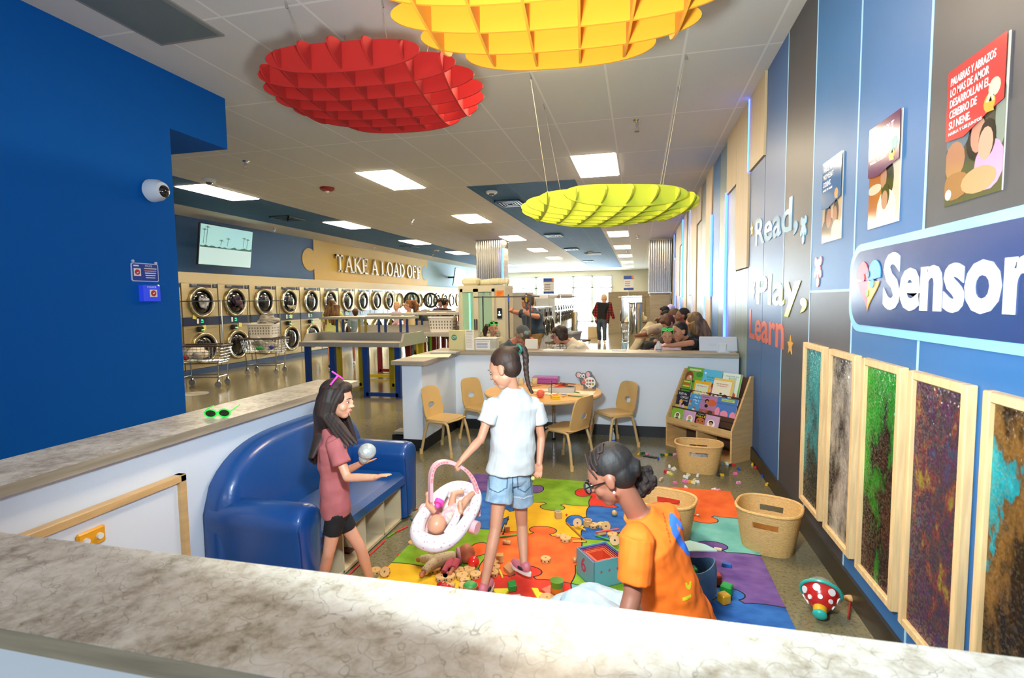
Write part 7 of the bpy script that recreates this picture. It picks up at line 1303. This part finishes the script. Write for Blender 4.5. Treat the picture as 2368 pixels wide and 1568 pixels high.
def doll(t, hc, hr, bd, lg, arms, cl, skm, extra=None):
    q = B(skm); q.ell(hc, (hr*.92, hr, hr*.95), n=20, m=14); q.ell((bd[0]+bd[1])/2, hr*.5)
    for a in arms: q.tube(a, [hr*.3, hr*.26, hr*.2, hr*.24][:len(a)], 10)
    for a in lg: q.tube(a, [hr*.42, hr*.34, hr*.22, hr*.26][:len(a)], 10)
    for a in arms+lg: q.ell(a[-1], hr*.28, n=10, m=8)
    organic('doll_body', q, t, .0042, 3)
    if cl:
        q = B(cl); cone(q, bd[0], bd[1], hr*.62, hr*.72)
        for a in lg: q.tube([a[0], a[1], a[1].lerp(a[2], .7)], [hr*.58, hr*.48, hr*.4], 12)
        organic('sleepsuit', q, t, .0045, 3)
t = thing('baby_doll', 'bald baby doll lying on its back in the pink carrier with a toy bottle', 'doll', CP(0, 0, 0)); hr = .052; hc = CP(-.095, 0, .03)
doll(t, hc, hr, (CP(-.05, .02, .02), CP(.03, .02, .0)), [[CP(.04, -.0, .02), CP(.08, .0, .07), CP(.12, .02, .05)], [CP(.04, .05, .02), CP(.08, .075, .06), CP(.13, .08, .05)]], [[CP(-.03, -.05, .03), CP(-.03, -.09, .07), CP(.0, -.1, .11)], [CP(-.03, .06, .03), CP(.0, .09, .06), CP(.03, .07, .08)]], None, DSK)
q = B(mat('c9d8b8', .8, h2='d99ab0', ns=50)); cone(q, CP(-.035, .02, .02), CP(.03, .02, .005), .04, .04); organic('romper', q, t, .005, 2)
q = B(DOT); q.tube([CP(-.12, .07, .02), CP(-.05, .085, .05), CP(0, .07, .05)], .018, 10); q.build('shoulder_pad', t)
t = thing('toy_bottle', 'white toy milk bottle with a bright pink cap lying on the doll in the carrier', 'toy bottle', CP(0, -.02, .1)); q = B(mat('e9ecec', .2)); q.cyl(CP(.0, -.03, .09), CP(.06, -.035, .1), .022, None, 16); q.build('bottle', t); q = B(mat('ee4fae', .35)); q.cyl(CP(.0, -.03, .09), CP(-.02, -.028, .086), .025, None, 16); q.ell(CP(-.03, -.028, .085), .014); q.build('cap', t)
# doll on the rug
a0 = at(1078, 1284, z=.06); a0 = Vector((a0.x, a0.y, .07)); b1 = at(1045, 1292, z=.05); b2_ = at(1010, 1300, z=.05)
t = thing('baby_doll', 'bald baby doll in a dotted sleepsuit lying face down on the green and yellow rug', 'doll', (b1.x, b1.y, RT)); b1.z = .06; b2_.z = .055
f1 = at(968, 1300, z=.03); f2 = at(975, 1333, z=.03); f1.z = .045; f2.z = .04; h1 = at(1040, 1330, z=.03); h1.z = .035; k1 = at(1058, 1300, z=.05); k1.z = .06
doll(t, a0, .056, (b1, b2_), [[b2_.copy(), b2_.lerp(f1, .5)+Vector((0, 0, .01)), f1], [b2_.copy(), b2_.lerp(f2, .5)+Vector((0, 0, .01)), f2]], [[k1, k1.lerp(h1, .5), h1], [b1.copy(), at(1030, 1322, z=.03)]], DOT2, mat('b86a4c', .45, name='tanned_doll_vinyl'))
q = B(mat('c85a74', .8)); q.tube([k1, k1.lerp(h1, .6)], [.022, .019], 10); q.tube([b1, at(1025, 1325, z=.04)], [.02, .016], 10); organic('pink_sleeves', q, t, .005, 2)
q = B(mat('c9a0b4', .7)); q.torus(b1.lerp(a0, .5), (a0-b1), .036, .012, 20, 8); q.build('collar', t)
# ---------------------------------------------------------------- people behind the far countertop
def J_up(px, py, y, h=.235, k=1.0, fwd=(0, -1, 0), lean=(0, 0, 0), arms='down', hipz=None, sit=False, spread=1):
    """upright or seated default pose from the head position"""
    hd = at(px, py, y); f = Vector(fwd).normalized(); r = f.cross(Z3).normalized(); ln = Vector(lean); J = {}
    nk = hd-Vector((0, 0, .16*k))-f*.01+ln*.18; J['head'] = hd; J['neck'] = nk; sh = nk-Vector((0, 0, .06*k))+ln*.05
    J['shR'] = sh+r*.175*k; J['shL'] = sh-r*.175*k
    hp = nk+ln-Vector((0, 0, .50*k)); J['waist'] = nk.lerp(hp, .62); J['hip'] = hp
    for s_, S_ in ((1, 'R'), (-1, 'L')):
        J['el'+S_] = J['sh'+S_]+r*s_*.04*k*spread-Vector((0, 0, .26*k))+f*.02; J['wr'+S_] = J['el'+S_]+f*.12*k-Vector((0, 0, .2*k)) if arms == 'down' else J['el'+S_]+f*.22*k+Vector((0, 0, .02))-r*s_*.05
        hpS = hp+r*s_*.09*k
        if sit: J['kn'+S_] = hpS+f*.42*k+Vector((0, 0, -.02)); J['an'+S_] = Vector((J['kn'+S_].x, J['kn'+S_].y, .09))
        else: J['kn'+S_] = hpS+Vector((0, 0, (.09-hpS.z)*.48))+f*.02; J['an'+S_] = Vector((hpS.x, hpS.y, .09))-f*.02
    J['front'] = f; J['base'] = Vector((hp.x, hp.y, 0)); return J
GL = mat('22262a', .5)
# cap man bent over the counter
J = J_up(1203, 772, 6.62, fwd=(.75, -.65, 0), lean=(-.38, .18, .1), arms='fwd', sit=True); J['head'] = at(1208, 777, 6.55); J['neck'] = at(1187, 790, 6.62); J['shL'] = J['neck']+Vector((.03, .14, -.09)); J['shR'] = J['neck']+Vector((-.12, -.09, -.12))
J['shR'], J['shL'] = J['shR'], J['shL']; J['elR'] = J['shR']+Vector((.08, -.04, -.2)); J['wrR'] = J['elR']+Vector((.2, .05, .06)); J['elL'] = J['shL']+Vector((.12, .0, -.18)); J['wrL'] = J['elL']+Vector((.15, -.1, .06)); J['hip'] = J['neck']+Vector((-.3, .25, -.42)); J['waist'] = J['neck'].lerp(J['hip'], .6)
for s_, S_ in ((1, 'R'), (-1, 'L')): J['kn'+S_] = J['hip']+Vector((.35, -.04*s_+.05, 0)); J['an'+S_] = Vector((J['kn'+S_].x+.05, J['kn'+S_].y, .09))
t, J, Rh = person('grey-haired man in a blue and olive cap and grey t-shirt bent over the far countertop', J, 'b9785e', 1.0, .235, (.62, -.5, -.62), (.4, -.2, .9), (mat('4c5559', .85, name='heather_grey_cotton', n=.08, ns=30), .8), (mat('3a4450', .8), 1.95), (BLACK, WHITE), ('short', hairm('7a6650', '9a8a70')), .009)
def cap(t, J, Rh, h, m, mb, badge=None):
    s = h/.235; c = J['head']; L_ = lambda x, y, z: c+Rh@Vector((x, y, z))*s
    q = B(m); q.ell(L_(0, -.02, .045), (.09*s, .105*s, .088*s), Rh, 24, 14, z0=-.15); c_ = q.build('cap', t)
    q = B(mb); R_ = []
    for zz in (0, .006):
        R_.append([L_(.075*math.sin(a), .055+.11*math.cos(a)-.0, .042-.14*abs(math.sin(a))**2*.12-.03*math.cos(a)+zz) for a in [math.radians(-90+180*i/14) for i in range(15)]])
    q.rings(R_); q.build('visor', c_)
    if badge: q = B(badge); q.cb(L_(.03, .058, .112), (.045*s, .012*s, .032*s), Rh @ Matrix.Rotation(.5, 3, 'X')); q.build('badge', c_)
cap(t, J, Rh, .235, mat('3d4658', .8, h2='58543a', ns=3), mat('5a5238', .8), mat('3a8a9a', .5, h2='8ad0d0', ns=60))
# woman with glasses in cream tee
J = J_up(1300, 775, 6.75, fwd=(-.85, -.3, 0), lean=(.3, .0, .12), arms='fwd', sit=True); J['head'] = at(1294, 776, 6.7); J['neck'] = at(1318, 789, 6.75); J['hip'] = J['neck']+Vector((.36, .1, -.42)); J['waist'] = J['neck'].lerp(J['hip'], .6); J['shR'] = J['neck']+Vector((.04, .17, -.07)); J['shL'] = J['neck']+Vector((.05, -.15, -.09)); J['elL'] = J['shL']+Vector((-.05, -.02, -.25)); J['wrL'] = J['elL']+Vector((-.2, .0, .05)); J['elR'] = J['shR']+Vector((-.05, .02, -.25)); J['wrR'] = J['elR']+Vector((-.2, -.05, .05))
for s_, S_ in ((1, 'R'), (-1, 'L')): J['kn'+S_] = J['hip']+Vector((-.35, .08*s_, 0)); J['an'+S_] = Vector((J['kn'+S_].x-.05, J['kn'+S_].y, .09))
t, J, Rh = person('short dark-haired woman in glasses and a cream t-shirt leaning at the far countertop', J, 'c4846a', .97, .235, (-.86, -.4, -.2), (-.2, 0, 1), (mat('ddcfb4', .85, name='cream_cotton'), .75), (mat('2c2f3a', .8), 1.95), (BLACK, BLACK), ('bob', hairm('1f120b', '3a2416')), .009, fat=1.05)
c = J['head']; glasses(c+Rh@Vector((0, .1, .002)), Rh, 1.0, mat('5a2a22', .3), mat('d8dde0', .05, alpha=.2), parent=t)
# little girl with green glasses on her head, left
J = J_up(1139, 762, 7.1, k=.66, fwd=(.35, -.9, 0)); J['head'] = at(1140, 760, 7.1)
t, J, Rh = person('little girl in a cream sweatshirt with green sunglasses on her head behind the far countertop', J, 'c08a6a', .66, .2, (.45, -.9, -.05), (0, 0, 1), (mat('b9ad88', .85), 1.9), (mat('5a6a80', .8), 1.95), (WHITE, WHITE), ('pony', hairm('24150c', '3a2415'), [([at(1128, 752, 7.15), at(1121, 765, 7.18), at(1122, 778, 7.18)], [.04, .04, .02])]), .008)
glasses(J['head']+Rh@Vector((0, .07, .085)), Rh @ Matrix.Rotation(.5, 3, 'X'), .95, NEON, mat('16201a', .1), parent=t)
# worker holding two mop poles
J = J_up(1222, 702, 8.3, k=1.05, fwd=(-.75, -.6, 0), lean=(.05, .05, 0)); J['head'] = at(1220, 700, 8.3); J['neck'] = at(1230, 714, 8.32); J['shR'] = at(1246, 727, 8.5); J['shL'] = at(1222, 724, 8.1); J['shR'], J['shL'] = at(1211, 727, 8.48), at(1243, 730, 8.15); J['elR'] = at(1200, 738, 8.5); J['wrR'] = at(1182, 720, 8.4); J['hdR'] = at(1180, 716, 8.35); J['elL'] = at(1244, 733, 7.95); J['wrL'] = at(1222, 728, 7.85); J['hdL'] = at(1218, 724, 7.83)
J['elR'] = at(1200, 724, 8.5); J['elL'] = at(1243, 732, 7.93); J['hip'] = at(1234, 768, 8.3); J['waist'] = at(1232, 748, 8.3)
for s_, S_ in ((1, 'R'), (-1, 'L')): hpS = J['hip']+Vector((.02, .1*s_, 0)); J['kn'+S_] = hpS+Vector((-.02, 0, -.4)); J['an'+S_] = Vector((hpS.x, hpS.y, .09))
t, J, Rh = person('worker in a navy t-shirt and khaki trousers holding two mop poles', J, 'c08062', 1.02, .24, (-.85, -.45, -.25), (0, 0, 1), (mat('2f3c48', .85, name='navy_cotton'), .8, 0, .01), (mat('a9854a', .8), 1.95), (BLACK, BLACK), ('short', hairm('33200f', '5a3a20')), .011, fat=1.2, hands=('grip', 'grip'))
q = B(mat('d2503f', .6)); q.ell(at(1227, 717, 8.12), (.035, .01, .03)); q.build('shirt_logo', t)
for (a, c_, top_, l) in (((1176, 681), (1177, 745), '3a6ae0', 'mop pole with a blue top in the right hand of the worker'), ((1217, 678), (1217, 760), 'd8b020', 'mop pole with a yellow band in the left hand of the worker')):
    yy = 8.36 if a[0] < 1200 else 7.83; t_ = thing('mop_pole', l, 'mop', at(*c_, yy)); q = B(mat('4a4a4c', .4)); p0, p1 = at(*a, yy), at(*c_, yy); q.cyl(p0, p0.lerp(p1, 1.7), .012, None, 10); q.build('pole', t_); q = B(mat(top_, .4)); q.cyl(p0.lerp(p1, .05), p0.lerp(p1, .25), .0135, None, 10); q.build('grip_band', t_)
# man with plaid shirt
Ym = 18.8; A = lambda x, y, d=0: at(x, y, Ym+d)
J = dict(head=A(1397, 692), neck=A(1396, 701), shR=A(1382, 702), shL=A(1410, 703), elR=A(1373, 723, .05), wrR=A(1378, 735, -.1), elL=A(1415, 724), wrL=A(1420, 739), waist=A(1392, 725), hip=A(1391, 741), knL=A(1398, 765, -.1), knR=A(1385, 765), anL=A(1398, 784, -.25), anR=A(1387, 784, .25), front=(0, -1, 0), base=(A(1391, 741).x, Ym, 0))
J['anL'].z = .09; J['anR'].z = .09; J['toL'] = J['anL']+Vector((.05, -.2, 0)); J['toR'] = J['anR']+Vector((-.05, -.2, 0)); J['pnL'] = Vector((1, 0, 0)); J['pnR'] = Vector((-1, 0, 0))
t, J, Rh = person('white-bearded man in a beanie, red plaid overshirt and jeans walking with a backpack', J, 'c49878', 1.0, .33, (.15, -1, -.3), (0, 0, 1), (mat('101314', .85), .3, 1), (mat('4c5a68', .8, h2='2e3a48', ns=8, name='worn_jeans'), 1.95, .012), (mat('c9bfa0', .6), WHITE), ('crop', mat('d3bf8c', .8, name='tan_beanie')), .012)
def plaid():
    M, N, L, p = nodes('red_black_plaid'); tc = N.new('ShaderNodeTexCoord'); sp = N.new('ShaderNodeSeparateXYZ'); L.new(tc.outputs['Object'], sp.inputs[0])
    a = mathn(N, L, 'LESS_THAN', mathn(N, L, 'FRACT', mathn(N, L, 'MULTIPLY', sp.outputs[0], 11)), .5); c = mathn(N, L, 'LESS_THAN', mathn(N, L, 'FRACT', mathn(N, L, 'MULTIPLY', sp.outputs[2], 11)), .5)
    L.new(ramp(N, L, mathn(N, L, 'MULTIPLY', mathn(N, L, 'ADD', a, c), .5), [(0, '1c0d10'), (.5, '5a1418'), (1, '8e1c1e')]), p.inputs['Base Color']); p.inputs['Roughness'].default_value = .85; return M
q = B(plaid()); 
for S_ in 'LR': cone(q, J['sh'+S_], J['el'+S_], .075, .062); q.cyl(J['el'+S_], J['wr'+S_].lerp(J['el'+S_], .12), .062, .052, 14); q.ell(J['el'+S_], .06); cone(q, J['sh'+S_]+Vector((0, 0, -.02)), J['hip'].lerp(J['sh'+S_], .08)+Vector((.17 if S_ == 'L' else -.15, .02, -.1)), .07, .075)
cone(q, J['shL']+Vector((0, .08, 0)), J['shR']+Vector((0, .08, 0)), .06, .06); q.ell(J['waist']+Vector((0, .09, .1)), (.17, .06, .3)); organic('plaid_overshirt', q, t, .012, 3)
q = B(mat('d8d3c4', .9)); q.ell(J['head']+Vector((.01, -.06, -.08)), (.055, .05, .05)); organic('beard', q, t, .01, 1)
q = B(mat('1c2a30', .7)); q.ell(J['neck']+Vector((-.22, .2, -.38)), (.15, .13, .26)); q.ell(J['neck']+Vector((-.22, .26, -.45)), (.12, .1, .15)); o = organic('backpack', q, None, .015, 3); tag(o, 'dark backpack slung behind the man in the plaid shirt', 'backpack')
# right hand group
def seated(px, py, y, lab, sk, topc, hair, fwd=(-1, 0, 0), k=.97, face=None, sleeve=1.9, bot='2b2b30', hh=.235, fat=1.0, fup=(0, 0, 1), lean=(0, 0, 0), vox=.011, **kw):
    J = J_up(px, py, y, k=k, fwd=fwd, sit=True, arms='fwd', lean=lean); J['base'] = Vector((J['hip'].x, J['hip'].y, 0))
    dz = .52-J['hip'].z
    return person(lab, J, sk, k, hh, face or fwd, fup, (mat(topc, .85), sleeve), (mat(bot, .8), 1.95), (BLACK, WHITE), hair, vox, fat, **kw)
J = J_up(1575, 772, 6.62, k=.98, fwd=(-.75, -.6, 0), lean=(.2, .1, 0), arms='fwd'); J['head'] = at(1571, 768, 6.55); J['neck'] = at(1587, 781, 6.62); J['shL'] = J['neck']+Vector((.12, -.12, -.08)); J['shR'] = J['neck']+Vector((-.06, .16, -.06)); J['elL'] = J['shL']+Vector((-.08, -.12, -.1)); J['wrL'] = Vector((J['elL'].x-.24, J['elL'].y-.04, 1.0)); J['elL'].z = 1.03; J['hip'] = J['neck']+Vector((.18, .2, -.5)); J['waist'] = J['neck'].lerp(J['hip'], .6); J['hdL'] = J['wrL']+Vector((-.1, 0, 0))
for S_, s_ in (('R', 1), ('L', -1)): J['kn'+S_] = J['hip']+Vector((-.25, .1*s_, -.1)); J['an'+S_] = Vector((J['kn'+S_].x+.1, J['kn'+S_].y, .09))
J['pnL'] = Vector((0, 0, -1))
t, J, Rh = person('dark-haired woman in a black polo leaning on the far countertop beside the little girl', J, 'b98064', .98, .235, (-.82, -.55, -.2), (-.15, 0, 1), (mat('0c0f18', .8), .95), (mat('1c1c20', .8), 1.95), (BLACK, BLACK), ('pony', hairm('120b08', '2a1a12'), [([at(1590, 770, 6.7), at(1596, 776, 6.74)], [.05, .03])]), .009)
J = J_up(1545, 776, 6.48, k=.62, fwd=(-.1, -1, 0), arms='fwd'); J['head'] = at(1544, 777, 6.46)
t, J, Rh = person('little girl in pale pink with green sunglasses pushed up, at the far countertop', J, 'c08a6c', .62, .205, (-.1, -.95, -.25), (0, 0, 1), (mat('e0c0cc', .8), .9), (mat('7a8aa0', .8), 1.95), (WHITE, WHITE), ('tight', hairm('20140e', '3a281c')), .008)
glasses(J['head']+Rh@Vector((0, .06, .1)), Rh @ Matrix.Rotation(.9, 3, 'X'), .95, NEON, mat('9ad0b0', .1, alpha=.5), parent=t)
hb = hairm('2a1a10', '8a6a3c'); pts = [([at(1606, 738, 7.3), at(1618, 752, 7.32), at(1630, 775, 7.34), at(1634, 800, 7.36)], [.09, .1, .1, .07]), ([at(1600, 745, 7.25), at(1610, 765, 7.25), at(1622, 790, 7.28)], [.06, .07, .06])]
seated(1603, 744, 7.3, 'long wavy blonde-brown haired woman seated with her back to the wall', 'cf9878', '1c1c20', ('long', hb, pts), (-.9, .25, 0), face=(-.95, .3, -.05), detail=False)
seated(1577, 731, 8.9, 'close-cropped man with glasses seated beyond the blonde woman', '6f4632', 'c06a4a', ('bald', mat('120c0a', .9)), (-.9, -.1, 0), k=1.0, hh=.25)
seated(1545, 747, 7.7, 'auburn-haired person leaning forward next to the cropped-hair man', 'b98468', '2a1a18', ('short', hairm('3a1e10', '5a3018')), (-.8, -.4, 0), face=(-.6, -.3, -.75), fup=(-.6, -.4, .6), detail=False)
seated(1560, 731, 9.8, 'brown-haired person seated half hidden behind the auburn-haired one', 'b98468', '8a4a30', ('short', hairm('3a2412', '5a4020')), (-.8, .2, 0), face=(-.7, .3, -.4), detail=False)
t, J, Rh = seated(1550, 717, 12.5, 'man in a white cap seated far down the right wall bench', '8f5d48', '23262c', ('crop', hairm('120c0a', '1c1412')), (-.8, -.5, 0), k=1.0, face=(-.6, -.75, 0))
cap(t, J, Rh, .235, mat('b4b0dc', .7), mat('c4c0e4', .7))
t, J, Rh = seated(1536, 722, 11.6, 'person in a dark hooded jacket with a phone, beside the white cap man', '9a664c', '15171a', ('short', mat('101214', .8)), (-.9, -.3, 0), k=1.0, face=(-.95, -.2, -.2)); 
q = B(BLACK); q.cb(J['wrR']+Vector((-.1, -.02, .06)), (.01, .07, .14), Matrix.Rotation(.6, 3, 'Y')); tag(q.build('phone'), 'black phone held by the person in the dark hooded jacket', 'phone')
# reclining person with khaki trousers
Yk = 9.3; A = lambda x, y, d=0: at(x, y, Yk+d)
J = dict(head=A(1538, 724, .9), neck=A(1541, 735, .8), shR=A(1538, 742, .95), shL=A(1545, 744, .65), elR=A(1530, 745, .9), wrR=A(1522, 741, .8), elL=A(1540, 758, .4), wrL=A(1528, 762, .3), waist=A(1538, 757, .6), hip=A(1534, 766, .4), knR=A(1503, 753, .15), anR=A(1490, 800, .15), knL=A(1499, 757, -.1), anL=A(1487, 768, -.3), front=(-1, 0, 0), base=(A(1534, 766).x, Yk+.4, 0))
J['knL'] = A(1505, 762, -.2); J['anL'] = A(1489, 770, -.4); J['anR'].z = .1; J['anR'].x = -.45; J['anR'].y = 9.3; J['toL'] = J['anL']+Vector((-.2, -.1, 0)); J['head'] = A(1540, 733, .9)
t, J, Rh = person('person in khaki trousers sitting with one brown-soled shoe crossed over the knee', J, 'a97456', 1.0, .225, (-.9, -.1, -.3), (0, 0, 1), (mat('1e1c1a', .85), 1.8), (mat('b5a888', .85, name='khaki_cotton', n=.06, ns=20), 1.95, .01), (mat('6a4024', .6), mat('9a6a44', .6)), ('short', mat('151210', .8)), .011, detail=False)
# people on the laundry side
def stander(px, py, y, lab, sk, topc, botc, hair, fwd, k=1.0, sl=.7, **kw):
    J = J_up(px, py, y, k=k, fwd=fwd); return person(lab, J, sk, k, .235*kw.pop('hs', 1), kw.pop('face', fwd), (0, 0, 1), (mat(topc, .85), sl), (mat(botc, .8), kw.pop('bl', .8)), (kw.pop('sh', BLACK), WHITE), hair, .012, detail=False, **kw)
hy = hairm('3a2210', '8a6430'); P0 = lambda x, y, d=0: at(x, y, 10.9+d)
stander(768, 705, 10.9, 'long curly-haired woman in a pale yellow top with her back turned, by the dryers', 'c08a68', 'c9cf7a', '101216', ('long', hy, [([P0(762+6*i, 706, -.02), P0(756+7*i, 728, -.08), P0(758+6*i, 752, -.1)], [.07, .085, .04]) for i in range(4)]), (-.3, .9, 0), k=.97, fat=1.1, bl=.75)
stander(822, 724, 11.6, 'boy in a light blue shirt by the dryers behind the folding tables', 'b98060', '8fa6b8', '55585c', ('short', hairm('3a2010', '5a3418')), (-.5, .8, 0), k=.72, hs=.9, sl=.9, sh=WHITE)
hr_ = hairm('6a3c1c', 'a06a38'); Q0 = lambda x, y, d=0: at(x, y, 11.05+d)
J = J_up(944, 706, 11.05, k=1.0, fwd=(-.9, -.1, 0), arms='fwd'); J['elR'] = J['shR']+Vector((-.08, -.03, -.22)); J['pnR'] = Vector((0, -1, 0))
t, J, Rh = person('ponytailed woman in glasses and a cream top carrying a baby', J, 'd09a7c', 1.0, .235, (-.95, -.3, -.05), (0, 0, 1), (mat('d9c498', .85), .2), (mat('4a5868', .8), 1.95), (BLACK, WHITE), ('pony', hr_, [([Q0(952, 699), Q0(959, 697), Q0(964, 706), Q0(962, 720)], [.05, .05, .055, .03])]), .01)
glasses(J['head']+Rh@Vector((0, .1, .002)), Rh, 1.0, mat('4a3a34', .3), mat('d8dde0', .05, alpha=.2), parent=t)
# baby
hb_ = at(917, 709, 10.75); J = dict(head=hb_, neck=hb_+Vector((0, .0, -.1)), shL=hb_+Vector((.09, 0, -.14)), shR=hb_+Vector((-.09, 0, -.14)), elL=hb_+Vector((.12, -.02, -.25)), wrL=hb_+Vector((.1, -.08, -.33)), elR=hb_+Vector((-.12, -.02, -.25)), wrR=hb_+Vector((-.1, -.08, -.33)), waist=hb_+Vector((0, 0, -.27)), hip=hb_+Vector((.02, 0, -.36)), knL=hb_+Vector((.1, -.14, -.4)), knR=hb_+Vector((-.06, -.14, -.4)), anL=hb_+Vector((.09, -.14, -.54)), anR=hb_+Vector((-.05, -.14, -.54)), front=(0, -1, 0))
person('bald blond baby in a pale lilac top held on the ponytailed woman arm', J, 'dca484', .45, .2, (.1, -1, -.1), (0, 0, 1), (mat('cdb9c9', .85), .9), (mat('d8b0bc', .85), 1.8), None, ('crop', hairm('c9985a', 'd8b070')), .008, brow='8a6a4a')
J = J_up(968, 712, 13.4, k=.98, fwd=(-.6, .7, 0), lean=(.35, -.05, .22)); J['head'] = at(962, 716, 13.6)
person('person in a dark grey top bending toward an open dryer behind the ponytailed woman', J, 'b98060', .98, .235, (-.5, .8, -.4), (0, 0, 1), (mat('33352f', .85), 1.6), (mat('1c1e24', .8), 1.95), (BLACK, BLACK), ('long', hairm('1a100a', '2a1a10'), [([at(962, 712, 13.55), at(958, 725, 13.5)], [.08, .03])]), .013, detail=False)
J = J_up(1000, 712, 14.4, k=1.0, fwd=(.8, -.2, 0), lean=(-.4, .0, .3)); J['head'] = at(1013, 722, 14.4)
person('person in a tan patterned shirt bending low over a folding table', J, 'b98060', 1.0, .235, (.8, -.1, -.6), (.4, 0, .8), (mat('8a7a58', .85, h2='3e382a', ns=30), .8), (mat('6a6a5a', .8), 1.95), (BLACK, BLACK), ('short', hairm('3a2a1a', '5a4a34')), .013, detail=False, fat=1.15)
stander(1019, 700, 13.7, 'woman in purple with a cat-ear headband looking down near the green cabinet', 'c08a70', '4a3050', '2a2a34', ('pony', hairm('24160e', '3a2818'), [([at(1016, 696, 13.6), at(1014, 690, 13.6)], [.04, .012]), ([at(1022, 696, 13.6), at(1024, 690, 13.6)], [.04, .012])]), (.3, -.8, 0), k=.97, face=(.5, -.7, -.5))
t, J, Rh = stander(1030, 700, 13.2, 'man in a black t-shirt and black cap with his back turned near the green cabinet', '9a664c', '0c0d0e', '3a3f4a', ('crop', BLACK), (.4, .8, 0), k=1.02, sl=.8)
cap(t, J, Rh, .235, BLACK, BLACK)
